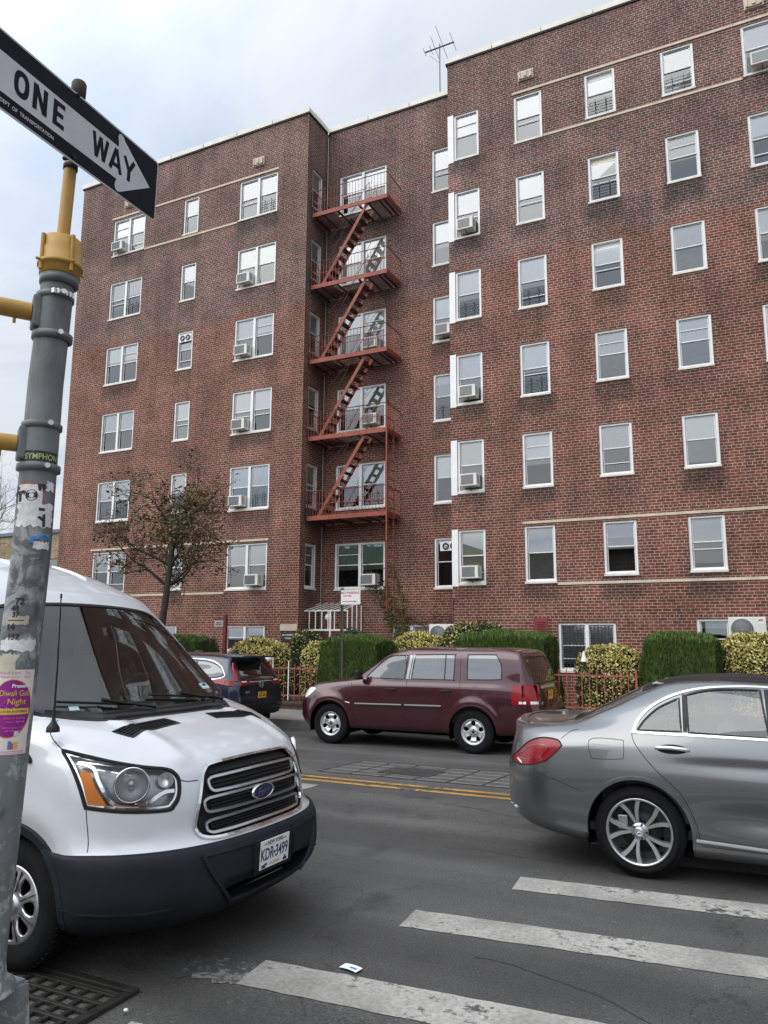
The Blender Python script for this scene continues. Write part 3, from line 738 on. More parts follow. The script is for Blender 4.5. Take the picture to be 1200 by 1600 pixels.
# ================================================================== ground, road, pavements
def asphalt():
    m, nt, b = new_mat('worn asphalt'); N, L = nt.nodes.new, nt.links.new
    tc = N('ShaderNodeTexCoord')
    n1 = N('ShaderNodeTexNoise'); n1.inputs['Scale'].default_value = .5; n1.inputs['Detail'].default_value = 7; n1.inputs['Roughness'].default_value = .65; L(tc.outputs['Object'], n1.inputs['Vector'])
    n2 = N('ShaderNodeTexNoise'); n2.inputs['Scale'].default_value = 75; n2.inputs['Detail'].default_value = 3; L(tc.outputs['Object'], n2.inputs['Vector'])
    vo = N('ShaderNodeTexVoronoi'); vo.inputs['Scale'].default_value = 110; L(tc.outputs['Object'], vo.inputs['Vector'])
    cr = N('ShaderNodeValToRGB'); cr.color_ramp.elements[0].position = .32; cr.color_ramp.elements[1].position = .7
    cr.color_ramp.elements[0].color = (.052, .051, .049, 1); cr.color_ramp.elements[1].color = (.098, .095, .091, 1); L(n1.outputs['Fac'], cr.inputs[0])
    r2 = N('ShaderNodeMapRange'); r2.inputs['From Min'].default_value = .3; r2.inputs['From Max'].default_value = .75; r2.inputs['To Min'].default_value = .6; r2.inputs['To Max'].default_value = 1.5; L(n2.outputs['Fac'], r2.inputs['Value'])
    sc_ = N('ShaderNodeVectorMath'); sc_.operation = 'SCALE'; L(cr.outputs[0], sc_.inputs[0]); L(r2.outputs[0], sc_.inputs['Scale'])
    # sparse pale grit and dark oil spots
    n3 = N('ShaderNodeTexNoise'); n3.inputs['Scale'].default_value = 26; n3.inputs['Detail'].default_value = 1; L(tc.outputs['Object'], n3.inputs['Vector'])
    r3 = N('ShaderNodeMapRange'); r3.inputs['From Min'].default_value = .71; r3.inputs['From Max'].default_value = .76; r3.inputs['To Max'].default_value = .5; L(n3.outputs['Fac'], r3.inputs['Value'])
    mx = N('ShaderNodeMix'); mx.data_type = 'RGBA'; L(r3.outputs[0], mx.inputs['Factor']); L(sc_.outputs[0], mx.inputs['A']); mx.inputs['B'].default_value = (.19, .185, .175, 1)
    n5 = N('ShaderNodeTexNoise'); n5.inputs['Scale'].default_value = 1.7; n5.inputs['Detail'].default_value = 5; L(tc.outputs['Object'], n5.inputs['Vector'])
    r5 = N('ShaderNodeMapRange'); r5.inputs['From Min'].default_value = .6; r5.inputs['From Max'].default_value = .72; r5.inputs['To Max'].default_value = .55; L(n5.outputs['Fac'], r5.inputs['Value'])
    m5 = N('ShaderNodeMix'); m5.data_type = 'RGBA'; L(r5.outputs[0], m5.inputs['Factor']); L(mx.outputs['Result'], m5.inputs['A']); m5.inputs['B'].default_value = (.024, .024, .026, 1)
    # hairline cracks
    v2 = N('ShaderNodeTexVoronoi'); v2.feature = 'DISTANCE_TO_EDGE'; v2.inputs['Scale'].default_value = .42
    n6 = N('ShaderNodeTexNoise'); n6.inputs['Scale'].default_value = 2.2; n6.inputs['Detail'].default_value = 6; L(tc.outputs['Object'], n6.inputs['Vector'])
    ad = N('ShaderNodeVectorMath'); ad.operation = 'ADD'; L(tc.outputs['Object'], ad.inputs[0]); L(n6.outputs['Color'], ad.inputs[1]); L(ad.outputs[0], v2.inputs['Vector'])
    r6 = N('ShaderNodeMapRange'); r6.inputs['From Min'].default_value = .0; r6.inputs['From Max'].default_value = .0045; r6.inputs['To Min'].default_value = .55; r6.inputs['To Max'].default_value = 0; L(v2.outputs['Distance'], r6.inputs['Value'])
    m6 = N('ShaderNodeMix'); m6.data_type = 'RGBA'; L(r6.outputs[0], m6.inputs['Factor']); L(m5.outputs['Result'], m6.inputs['A']); m6.inputs['B'].default_value = (.012, .012, .012, 1)
    # tyre-worn bands running along the street
    mk = N('ShaderNodeMapping'); mk.inputs['Scale'].default_value = (.05, 1.3, 1); L(tc.outputs['Object'], mk.inputs['Vector'])
    nk = N('ShaderNodeTexNoise'); nk.inputs['Scale'].default_value = 1; nk.inputs['Detail'].default_value = 5; L(mk.outputs[0], nk.inputs['Vector'])
    rk = N('ShaderNodeMapRange'); rk.inputs['From Min'].default_value = .38; rk.inputs['From Max'].default_value = .62; rk.inputs['To Min'].default_value = .74; rk.inputs['To Max'].default_value = 1.2; L(nk.outputs['Fac'], rk.inputs['Value'])
    vk = N('ShaderNodeVectorMath'); vk.operation = 'SCALE'; L(m6.outputs['Result'], vk.inputs[0]); L(rk.outputs[0], vk.inputs['Scale'])
    L(vk.outputs[0], b.inputs['Base Color'])
    b.inputs['Roughness'].default_value = .82; b.inputs['Specular IOR Level'].default_value = .35
    bp = N('ShaderNodeBump'); bp.inputs['Strength'].default_value = .7; bp.inputs['Distance'].default_value = .006; L(vo.outputs['Distance'], bp.inputs['Height']); L(bp.outputs[0], b.inputs['Normal'])
    return m
def worn_paint(name, col, wear=.5, fleck=1.0, tx=None):
    """road paint whose worn-through flecks show dark asphalt"""
    m, nt, b = new_mat(name); N, L = nt.nodes.new, nt.links.new
    tc = N('ShaderNodeTexCoord')
    mp = N('ShaderNodeMapping'); mp.inputs['Scale'].default_value = (1, 1, 1); L(tc.outputs['Object'], mp.inputs['Vector'])
    n1 = N('ShaderNodeTexNoise'); n1.inputs['Scale'].default_value = 14; n1.inputs['Detail'].default_value = 9; n1.inputs['Roughness'].default_value = .78; L(mp.outputs[0], n1.inputs['Vector'])
    n2 = N('ShaderNodeTexNoise'); n2.inputs['Scale'].default_value = 1.6; n2.inputs['Detail'].default_value = 4; L(mp.outputs[0], n2.inputs['Vector'])
    am = N('ShaderNodeMath'); am.operation = 'MULTIPLY_ADD'; L(n2.outputs['Fac'], am.inputs[0]); am.inputs[1].default_value = .8; L(n1.outputs['Fac'], am.inputs[2])
    r1 = N('ShaderNodeMapRange'); r1.inputs['From Min'].default_value = 1.04 - wear * .3; r1.inputs['From Max'].default_value = 1.12 - wear * .3; L(am.outputs[0], r1.inputs['Value'])
    n3 = N('ShaderNodeTexNoise'); n3.inputs['Scale'].default_value = 40; n3.inputs['Detail'].default_value = 5; L(mp.outputs[0], n3.inputs['Vector'])
    cr = N('ShaderNodeValToRGB'); cr.color_ramp.elements[0].position = .3; cr.color_ramp.elements[1].position = .72
    cr.color_ramp.elements[0].color = (*[c * .62 for c in col], 1); cr.color_ramp.elements[1].color = (*col, 1); L(n3.outputs['Fac'], cr.inputs[0])
    # dirty patches of tyre rubber
    r4 = N('ShaderNodeMapRange'); r4.inputs['From Min'].default_value = .38; r4.inputs['From Max'].default_value = .64; r4.inputs['To Min'].default_value = .62; r4.inputs['To Max'].default_value = 1.05; L(n2.outputs['Fac'], r4.inputs['Value'])
    vs = N('ShaderNodeVectorMath'); vs.operation = 'SCALE'; L(cr.outputs[0], vs.inputs[0]); L(r4.outputs[0], vs.inputs['Scale'])
    mx = N('ShaderNodeMix'); mx.data_type = 'RGBA'; L(r1.outputs[0], mx.inputs['Factor']); L(vs.outputs[0], mx.inputs['A']); mx.inputs['B'].default_value = (.055, .055, .057, 1)
    L(mx.outputs['Result'], b.inputs['Base Color']); b.inputs['Roughness'].default_value = .8
    bp = N('ShaderNodeBump'); bp.inputs['Strength'].default_value = .5; bp.inputs['Distance'].default_value = .004; L(n1.outputs['Fac'], bp.inputs['Height']); L(bp.outputs[0], b.inputs['Normal'])
    return m
M['asphalt'] = asphalt()
M['concrete'] = P('old pavement concrete', (.21, .2, .18), .88, var=.28, vscale=1.4, bump=.35, bscale=70, detail=9)
M['curb'] = P('kerb stone', (.16, .155, .145), .85, var=.3, vscale=3, bump=.3, bscale=50)
M['soil'] = P('garden soil', (.05, .04, .03), .95, var=.4, vscale=6, bump=.6, bscale=25)
M['wpaint'] = worn_paint('worn white road paint', (.46, .445, .41), .2)
M['wpaint2'] = worn_paint('very worn white road paint', (.36, .35, .33), .78)
M['ypaint'] = worn_paint('worn yellow road paint', (.56, .3, .055), .3)
RZ = [(-60, -.02), (2.7, -.02), (4, 0), (6.6, 0), (9.15, -.05), (11, -.11), (13, -.19), (15.4, -.235)]
def road_z(y):
    for (a, za), (b, zb) in zip(RZ, RZ[1:]):
        if a <= y <= b: return za + (zb - za) * (y - a) / (b - a)
    return RZ[-1][1] if y > 15 else 0
g = MB(M['soil']); g.face([(-1500, -1500, -.5), (1500, -1500, -.5), (1500, 1500, -.5), (-1500, 1500, -.5)]); g.build('ground', kind='structure')
g = MB(M['asphalt'])
ys = [y for y, z in RZ]
for a, b in zip(ys, ys[1:]):
    g.face([(-90, a, road_z(a)), (90, a, road_z(a)), (90, b, road_z(b)), (-90, b, road_z(b))], smooth=True)
g.build('road', kind='structure')
# far kerb and pavement
g = MB(M['curb'])
for i in range(60):
    x = -75 + i * 2.5; g.box(x, x + 2.494, 15.4, 15.55, -.4, -.075)
g.build('kerb', kind='structure', bevel=.012)
g = MB(M['concrete'], M['blackm'])
for i in range(90):
    for (a, b, za, zb) in ((15.556, 16.3, -.075, -.05), (16.306, 17.05, -.05, -.02)):
        x = -70 + i * 1.5; g.mesh([(x, a, za), (x + 1.492, a, za), (x + 1.492, b, zb), (x, b, zb)], [(0, 1, 2, 3)])
g.build('pavement', kind='structure')
g = MB(M['soil']); g.face([(-70, 15.42, -.1), (70, 15.42, -.1), (70, 17.06, -.06), (-70, 17.06, -.06)]); g.face([(-70, 17.06, .08), (70, 17.06, .08), (70, 40, .1), (-70, 40, .1)]); g.build('garden_soil', kind='structure')
# near pavement on which the signal pole stands
g = MB(M['concrete']); g.box(-60, -1.9, -8, 2.34, -.3, .13); g.build('pavement', kind='structure')
g = MB(M['curb']); g.box(-60, -1.9, 2.34, 2.46, -.3, .125); g.build('kerb', kind='structure', bevel=.02)

def ribbon(mb, x0, y0, x1, y1, w, dz=.004, n=12, jit=.006, seed=1):
    """a road marking between two points, width w, following the camber, with slightly ragged edges"""
    q = random.Random(seed); a = Vector((x0, y0)); b = Vector((x1, y1)); d = (b - a).normalized(); p = Vector((-d.y, d.x))
    L0 = []; L1 = []
    for i in range(n + 1):
        c = a.lerp(b, i / n)
        l = c + p * (w / 2 + q.uniform(-jit, jit)); r_ = c - p * (w / 2 + q.uniform(-jit, jit))
        L0.append((l.x, l.y, road_z(l.y) + dz)); L1.append((r_.x, r_.y, road_z(r_.y) + dz))
    for i in range(n): mb.face([L1[i], L1[i + 1], L0[i + 1], L0[i]])
g = MB(M['wpaint'], M['wpaint2'])
ribbon(g, -1.77, 5.795, 1.5, 6.09, .31, n=40, seed=1)
ribbon(g, -2.18, 4.785, 1.4, 5.1, .31, n=40, seed=2)
ribbon(g, -2.6, 3.69, 1.3, 3.92, .31, n=40, seed=3)
ribbon(g, -2.78, 2.87, 1.2, 2.97, .29, n=40, seed=4)
ribbon(g, -.9, 6.95, 1.5, 7.15, .31, n=20, seed=5)
g.mat(M['wpaint2']); ribbon(g, -2.95, 3.6, -2.6, 3.66, .26, n=14, jit=.03, seed=9)
g.build('crosswalk_markings', kind='structure')
g = MB(M['wpaint']); ribbon(g, -5.42, 3.1, -5.42, 8.6, .6, n=30, seed=6); g.build('stop_line', kind='structure')
g = MB(M['ypaint']); ribbon(g, -60, 9.15, -1.35, 9.15, .11, n=160, jit=.004, seed=7); ribbon(g, -60, 8.9, -1.35, 8.9, .11, n=160, jit=.004, seed=8); g.build('centre_line', kind='structure')

# steel plates and gratings of the subway vent in the far lane
mt_plate = P('dull steel vent frame', (.095, .093, .09), .6, metal=.3, var=.3, vscale=9)
mt_edge = P('worn steel edge', (.3, .29, .27), .5, metal=.3, var=.3, vscale=20)
def slope_box(mb, x0, x1, y0, y1, dz0, dz1):
    z = [road_z(y0), road_z(y1)]
    vs = [(x, y, (z[0] if y == y0 else z[1]) + dz) for dz in (dz0, dz1) for y in (y0, y1) for x in (x0, x1)]
    mb.mesh(vs, [(0, 2, 3, 1), (4, 5, 7, 6), (0, 1, 5, 4), (2, 6, 7, 3), (0, 4, 6, 2), (1, 3, 7, 5)])
t = thing('subway_grating', 'flush steel vent gratings and plates set in the far lane', 'grating', (-4.4, 10.2, road_z(10.2)))
pl = MB(mt_plate); slope_box(pl, -5.75, -2.9, 9.62, 10.9, -.02, .003); pl.build('plate', t)
ed = MB(mt_edge)
for k in range(5):
    y = 9.66 + k * .3
    for j in range(6):
        if j in (2,) and k in (1, 2, 3): continue
        x = -5.72 + j * .48; slope_box(ed, x, x + .43, y, y + .022, .004, .008)
ed.build('edge_strips', t)
fr_ = MB(M['blackm'])
for j in range(7): x = -5.745 + j * .475; slope_box(fr_, x, x + .02, 9.62, 10.9, .0045, .0065)
for y in (9.6, 10.9): slope_box(fr_, -5.77, -2.88, y, y + .02, .0045, .0065)
fr_.build('joint', t)
gr = MB(M['blackm']); slope_box(gr, -5.0, -4.2, 9.95, 10.62, .0045, .006); gr.build('grate_pit', t)
gr = MB(mt_plate)
for j in range(20): x = -5.0 + j * .04; slope_box(gr, x, x + .012, 9.95, 10.62, .007, .012)
for j in range(9): y = 9.96 + j * .08; slope_box(gr, -5.0, -4.2, y, y + .01, .007, .011)
gr.build('grate', t)

# tar-filled cracks and a scuffed patch
g = MB(P('crack filler tar', (.016, .016, .017), .55, var=.3, vscale=20)); q = random.Random(31)
def crack(x, y, a, n, w, step=.12):
    pts = []
    for k in range(n):
        pts.append((x, y)); a += q.uniform(-.33, .33); a *= .8; x += math.cos(a) * step; y += math.sin(a) * step
    for (p, r_), (w0, w1) in zip(zip(pts, pts[1:]), [(w * q.uniform(.5, 1.2), w * q.uniform(.5, 1.2)) for _ in pts]):
        d = Vector((r_[0] - p[0], r_[1] - p[1])).normalized(); s_ = Vector((-d.y, d.x))
        g.face([(p[0] - s_.x * w0, p[1] - s_.y * w0, road_z(p[1]) + .0022), (r_[0] - s_.x * w1, r_[1] - s_.y * w1, road_z(r_[1]) + .0022), (r_[0] + s_.x * w1, r_[1] + s_.y * w1, road_z(r_[1]) + .0022), (p[0] + s_.x * w0, p[1] + s_.y * w0, road_z(p[1]) + .0022)])
for args in ((-3.4, 8.3, .1, 26, .004), (-4.8, 11.4, .3, 30, .007), (-1.6, 4.4, .2, 18, .003), (-6.5, 12.2, .05, 30, .006), (-2.6, 6.5, -.3, 12, .003)): crack(*args)
g.build('road_cracks', kind='structure')
# cast-iron catch basin grate by the near kerb
t = thing('catch_basin', 'black cast-iron catch basin grate beside the van wheel', 'drain grate', (-3.4, 3, 0))
ci = P('dirty cast iron', (.035, .033, .03), .55, metal=.5, var=.35, vscale=12, bump=.3)
z = -.008
pit = MB(M['blackm']); pit.box(-3.8, -3.0, 2.54, 3.2, -.4, -.045); pit.build('pit', t)
fr_ = MB(ci)
fr_.box(-3.84, -2.96, 3.2, 3.25, -.05, .012); fr_.box(-3.84, -2.96, 2.49, 2.54, -.05, .012); fr_.box(-3.84, -3.79, 2.54, 3.2, -.05, .012); fr_.box(-3.01, -2.96, 2.54, 3.2, -.05, .012)
fr_.build('frame', t, bevel=.006)
gr = MB(ci)
for k in range(7): y = 2.57 + k * .095; gr.box(-3.79, -3.01, y, y + .026, -.045, .004)
for k in range(8):
    x = -3.77 + k * .1
    for j in range(6): y = 2.596 + j * .095; gr.box(x + (.05 if j % 2 else 0), x + .026 + (.05 if j % 2 else 0), y, y + .069, -.044, .002)
gr.build('grate', t, bevel=.004)
# litter
t = MB(P('white paper', (.75, .78, .8), .7), P('blue print', (.1, .2, .4), .6))
a = R(-12); c = Vector((-2.13, 3.94, .006)); Mx = Matrix.Translation(c) @ Matrix.Rotation(a, 4, 'Z')
n = 6
for i in range(n):
    x0, x1 = -.06 + .12 * i / n, -.06 + .12 * (i + 1) / n
    f = lambda x: .006 * math.sin((x + .06) * 22) + .002
    t.face([Mx @ Vector(p) for p in ((x0, -.028, f(x0)), (x1, -.028, f(x1)), (x1, .028, f(x1) + .004), (x0, .028, f(x0) + .004))])
t.mat(t.mats[1]); t.box(.0, .045, -.012, .002, .011, .0115, Mx)
t.build('paper_litter', label='small white card with a blue mark lying on the asphalt', cat='litter')
for i, (x, y, s) in enumerate(((-2.86, 3.05, .012),)):
    t = MB(M['frame']); t.lathe([(.001, 0), (s, .002), (s * .8, .01), (.001, .013)], 9, Matrix.Translation((x, y, .001)))
    t.build('cigarette_end', label='tiny white scrap on the road beside the drain grate', cat='litter')
# concrete curb-side paint mark
# ================================================================== vehicle tools
def pchip(xs, ys):
    n = len(xs); h = [xs[i + 1] - xs[i] for i in range(n - 1)]; d = [(ys[i + 1] - ys[i]) / h[i] for i in range(n - 1)]
    m = [0.0] * n
    if n == 2: m = [d[0], d[0]]
    else:
        m[0] = d[0]; m[-1] = d[-1]
        for i in range(1, n - 1):
            if d[i - 1] * d[i] > 0:
                w1 = 2 * h[i] + h[i - 1]; w2 = h[i] + 2 * h[i - 1]; m[i] = (w1 + w2) / (w1 / d[i - 1] + w2 / d[i])
    def f(x):
        if x <= xs[0]: return ys[0]
        if x >= xs[-1]: return ys[-1]
        lo, hi = 0, n - 1
        while hi - lo > 1:
            k = (lo + hi) // 2
            if xs[k] <= x: lo = k
            else: hi = k
        t = (x - xs[lo]) / h[lo]
        return ys[lo] * (1 + 2 * t) * (1 - t) ** 2 + m[lo] * h[lo] * t * (1 - t) ** 2 + ys[lo + 1] * t * t * (3 - 2 * t) + m[lo + 1] * h[lo] * t * t * (t - 1)
    return f
def grid_bm(G, cap0=True, cap1=True):
    """half grid G[i][j] with y >= 0, mirrored into a closed shell"""
    bm = bmesh.new(); A = []; B = []
    for row in G:
        a = [bm.verts.new(p) for p in row]; b = [(a[j] if abs(row[j].y) < 1e-5 else bm.verts.new((row[j].x, -row[j].y, row[j].z))) for j in range(len(row))]
        A.append(a); B.append(b)
    def q(*v):
        v = list(dict.fromkeys(v))
        if len(v) > 2:
            try: f = bm.faces.new(v); f.smooth = True
            except ValueError: pass
    for i in range(len(G) - 1):
        for j in range(len(G[0]) - 1):
            q(A[i][j], A[i + 1][j], A[i + 1][j + 1], A[i][j + 1]); q(B[i][j + 1], B[i + 1][j + 1], B[i + 1][j], B[i][j])
    for i, c in ((0, cap0), (len(G) - 1, cap1)):
        if not c: continue
        # strips between the mirrored halves, subdivided across and slightly bowed outwards
        n = 26; sgn = -1 if i == 0 else 1; prev = None
        for j in range(len(G[0])):
            y = G[i][j].y
            if y < 1e-5: row = [A[i][j]]
            else:
                row = [B[i][j]]
                for k in range(1, n):
                    t = -1 + 2 * k / n
                    row.append(bm.verts.new((G[i][j].x + sgn * c * (1 - t * t) if c is not True else G[i][j].x, y * t, G[i][j].z)))
                row.append(A[i][j])
            if prev:
                for k in range(max(len(row), len(prev)) - 1):
                    a = prev[min(k, len(prev) - 1)]; b = prev[min(k + 1, len(prev) - 1)]; c_ = row[min(k + 1, len(row) - 1)]; d = row[min(k, len(row) - 1)]
                    if i == 0: q(a, d, c_, b)
                    else: q(a, b, c_, d)
            prev = row
    bmesh.ops.recalc_face_normals(bm, faces=bm.faces[:])
    return bm
class Proj:
    """parallel projection along -d: 2D = (p.h, p.z)"""
    def __init__(s, d, h=None, up=None):
        s.d = Vector(d).normalized(); s.up = Vector(up or (0, 0, 1)); s.h = Vector(h) if h else s.up.cross(s.d).normalized()
    def to2(s, p): return (p.dot(s.h), p.dot(s.up))
    def ray(s, bvh, a, b, far=4.0):
        o = s.h * a + s.up * b + s.d * (far - 0)
        # basis may be skew only for axis-aligned use; d, h, up are orthogonal here
        r = bvh.ray_cast(o, -s.d)
        return (r[0], r[1]) if r[0] is not None else (None, None)
def in_poly(pt, poly):
    x, y = pt; c = False; n = len(poly)
    for i in range(n):
        x1, y1 = poly[i]; x2, y2 = poly[(i + 1) % n]
        if (y1 > y) != (y2 > y) and x < (x2 - x1) * (y - y1) / (y2 - y1) + x1: c = not c
    return c
def smooth_poly(pts, n=6, closed=True, sharp=()):
    """Catmull-Rom through the points; indices in sharp stay corners"""
    N = len(pts); out = []
    rng = range(N if closed else N - 1)
    for i in rng:
        p0 = pts[(i - 1) % N] if (closed or i > 0) else pts[i]; p1 = pts[i]; p2 = pts[(i + 1) % N]; p3 = pts[(i + 2) % N] if (closed or i + 2 < N) else p2
        if i in sharp: p0 = p1
        if (i + 1) % N in sharp: p3 = p2
        for k in range(n):
            t = k / n
            out.append(tuple(.5 * (2 * b + (c - a) * t + (2 * a - 5 * b + 4 * c - d) * t * t + (3 * b - a - 3 * c + d) * t ** 3) for a, b, c, d in zip(p0, p1, p2, p3)))
    if not closed: out.append(tuple(pts[-1]))
    return out
def near_on_poly(p, poly):
    best = None
    for i in range(len(poly)):
        ax, ay = poly[i]; bx, by = poly[(i + 1) % len(poly)]; dx, dy = bx - ax, by - ay; l = dx * dx + dy * dy
        t = 0 if l < 1e-12 else max(0, min(1, ((p[0] - ax) * dx + (p[1] - ay) * dy) / l))
        q = (ax + dx * t, ay + dy * t); e = (q[0] - p[0]) ** 2 + (q[1] - p[1]) ** 2
        if best is None or e < best[0]: best = (e, q)
    return best[1]
def cut(bm, bvh, poly, pr, test, corners=()):
    """faces of bm inside the polygon seen along pr; their border is moved onto the outline. returns faces"""
    xs = [p[0] for p in poly]; zs = [p[1] for p in poly]; x0, x1, z0, z1 = min(xs), max(xs), min(zs), max(zs)
    ins = set()
    for f in bm.faces:
        c = f.calc_center_median()
        if not test(c): continue
        q = pr.to2(c)
        if x0 <= q[0] <= x1 and z0 <= q[1] <= z1 and f.normal.dot(pr.d) > .03 and in_poly(q, poly): ins.add(f)
    bd = set()
    for f in ins:
        for e in f.edges:
            if any(g not in ins for g in e.link_faces) or len(e.link_faces) < 2: bd.update(e.verts)
    bd = list(bd); cs = {}
    for c in corners:
        b = min(bd, key=lambda v: (pr.to2(v.co)[0] - c[0]) ** 2 + (pr.to2(v.co)[1] - c[1]) ** 2, default=None)
        if b is not None: cs[b] = c
    for v in bd:
        t = cs.get(v) or near_on_poly(pr.to2(v.co), poly)
        p, n = pr.ray(bvh, *t)
        if p is not None and (p - v.co).length < .12: v.co = p
        else:
            q = pr.to2(v.co); v.co += pr.h * (t[0] - q[0]) + pr.up * (t[1] - q[1])
    return list(ins)
def take(bm, faces, mb, off=0.0):
    """move the faces out of bm into a mesh builder"""
    vs = {}; L = []; F = []
    for f in faces:
        idx = []
        for v in f.verts:
            if v not in vs: vs[v] = len(L); L.append(v.co + v.normal * off)
            idx.append(vs[v])
        F.append(tuple(idx))
    mb.mesh(L, F, True)
    bmesh.ops.delete(bm, geom=faces, context='FACES')
def on_surf(bvh, pr, path):
    out = []
    for a, b in path:
        p, n = pr.ray(bvh, a, b)
        if p is not None:
            if n.dot(pr.d) < 0: n = -n
            out.append((p, n))
    return out
def strip(mb, pts, w, e=.002, h=None, closed=False, shift=0, smooth=True, taper=False):
    """raised ribbon along surface points [(p, normal)]"""
    n = len(pts)
    if n < 2: return
    base = []; 
    for i in range(n):
        p, nr = pts[i]
        a = pts[(i - 1) % n][0] if (closed or i > 0) else p; b = pts[(i + 1) % n][0] if (closed or i < n - 1) else p
        t = (b - a); 
        if t.length < 1e-7: t = Vector((1, 0, 0))
        t.normalize(); s_ = nr.cross(t).normalized()
        ww = w * (math.sin(PI * (i + .3) / (n - 1 + .6)) ** .4) if taper else w
        c = p + s_ * shift
        base.append((c - s_ * ww / 2 - nr * .003, c - s_ * ww / 2 * .8 + nr * e, c + s_ * ww / 2 * .8 + nr * e, c + s_ * ww / 2 - nr * .003))
    vs = [q for b_ in base for q in b_]; fs = []
    for i in range(n if closed else n - 1):
        j = (i + 1) % n
        for k in range(3): fs.append((i * 4 + k, i * 4 + k + 1, j * 4 + k + 1, j * 4 + k))
    if not closed: fs += [(0, 1, 2, 3), ((n - 1) * 4 + 3, (n - 1) * 4 + 2, (n - 1) * 4 + 1, (n - 1) * 4)]
    mb.mesh(vs, fs, False)
def circle(cx, cz, r, n=40, a0=0, a1=2 * PI):
    return [(cx + r * math.cos(a0 + (a1 - a0) * k / n), cz + r * math.sin(a0 + (a1 - a0) * k / n)) for k in range(n + (0 if abs(a1 - a0 - 2 * PI) < 1e-6 else 1))]
def arch_poly(cx, cz, r, zb=-.2, ex=0.0):
    return [(cx - r - ex, zb), (cx + r + ex, zb), (cx + r + ex * .5, cz * .6)] + circle(cx, cz, r, 30, 0, PI) + [(cx - r - ex * .5, cz * .6)]
def lathe_y(mb, prof, cx, cy, cz, s, n=48, smooth=True):
    """prof (r, depth) with depth measured outward along s*y from cy"""
    mb.lathe([(r_, s * d) for r_, d in prof], n, Matrix.Translation((cx, cy, cz)), smooth, axis='y')
MT = {}
def paint(name, col, metal=0.0, rough=.32, coat=1.0, var=.0, dirt=.1):
    m, nt, b = new_mat(name); N, L = nt.nodes.new, nt.links.new
    tc = N('ShaderNodeTexCoord')
    n = N('ShaderNodeTexNoise'); n.inputs['Scale'].default_value = 2.3; n.inputs['Detail'].default_value = 8; n.inputs['Roughness'].default_value = .7; L(tc.outputs['Object'], n.inputs['Vector'])
    sp = N('ShaderNodeSeparateXYZ'); L(tc.outputs['Object'], sp.inputs[0])
    r_ = N('ShaderNodeMapRange'); r_.inputs['From Min'].default_value = .42; r_.inputs['From Max'].default_value = .75; r_.inputs['To Max'].default_value = dirt; L(n.outputs['Fac'], r_.inputs['Value'])
    mx = N('ShaderNodeMix'); mx.data_type = 'RGBA'; L(r_.outputs[0], mx.inputs['Factor']); mx.inputs['A'].default_value = (*col, 1); mx.inputs['B'].default_value = (.2, .185, .16, 1)
    L(mx.outputs['Result'], b.inputs['Base Color'])
    b.inputs['Metallic'].default_value = metal; b.inputs['Roughness'].default_value = rough; b.inputs['Coat Weight'].default_value = coat; b.inputs['Coat Roughness'].default_value = .03
    rr = N('ShaderNodeMapRange'); rr.inputs['From Min'].default_value = .35; rr.inputs['From Max'].default_value = .75; rr.inputs['To Min'].default_value = .02; rr.inputs['To Max'].default_value = .14; L(n.outputs['Fac'], rr.inputs['Value']); L(rr.outputs[0], b.inputs['Coat Roughness'])
    n2 = N('ShaderNodeTexNoise'); n2.inputs['Scale'].default_value = 1.1; n2.inputs['Detail'].default_value = 1; L(tc.outputs['Object'], n2.inputs['Vector'])
    bp = N('ShaderNodeBump'); bp.inputs['Strength'].default_value = .12; bp.inputs['Distance'].default_value = .01; L(n2.outputs['Fac'], bp.inputs['Height']); L(bp.outputs[0], b.inputs['Normal']); L(bp.outputs[0], b.inputs['Coat Normal'])
    return m
MT['blackm'] = M['blackm']
MT['rubber'] = P('tyre rubber', (.011, .011, .012), .85, spec=.12, var=.25, vscale=12, bump=.1)
MT['trimblack'] = P('black trim', (.009, .009, .01), .5, spec=.35)
MT['gap'] = P('shut line', (.006, .006, .006), .9)
MT['chrome'] = P('chrome', (.78, .79, .8), .12, metal=1)
MT['satin'] = P('satin chrome', (.8, .81, .82), .3, metal=.8)
MT['alloy'] = P('machined alloy', (.5, .5, .51), .3, metal=.85, var=.1, vscale=30)
MT['alloy_dark'] = P('dark alloy pocket', (.05, .05, .055), .4, metal=.5)
MT['steel'] = P('silver painted wheel', (.55, .55, .55), .35, metal=.55, var=.1, vscale=18)
MT['brake'] = P('brake disc', (.035, .033, .032), .6, metal=.4)
MT['glass_car'] = glass_mat('car side glass', (.66, .84, .78), .05)
MT['glass_dark'] = glass_mat('privacy glass', (.10, .11, .11), .10)
MT['glass_wind'] = glass_mat('windscreen glass', (.55, .62, .6), .03)
MT['interior'] = P('grey cloth interior', (.06, .062, .065), .85, var=.15)
MT['interior_light'] = P('pale cabin lining', (.3, .3, .29), .9)
MT['red'] = P('red tail lens', (.23, .0015, .005), .25, coat=.3, spec=.4)
MT['red_dark'] = P('dark red lens', (.13, .004, .008), .15, coat=1)
MT['lens_clear'] = glass_mat('clear lens', (.97, .98, .99), .0, fres=1.35)
MT['reflector'] = P('headlamp reflector', (.82, .83, .84), .3, metal=.75)
MT['lamp_grey'] = P('headlamp housing', (.36, .37, .38), .3, metal=.6)
MT['amber'] = P('amber lens', (1.0, .27, .003), .5, spec=.1)
MT['white_lens'] = P('white lens', (.75, .75, .75), .2, coat=1)
MT['plate_white'] = P('white licence plate', (.75, .76, .75), .4)
MT['plate_yellow'] = P('orange-yellow licence plate', (.72, .38, .05), .4)
MT['plate_blue'] = P('dark blue plate lettering', (.015, .02, .09), .4)
MT['plate_gold'] = P('gold plate lettering', (.5, .38, .08), .4)
MT['under'] = P('underbody', (.006, .006, .006), .95, spec=.05)
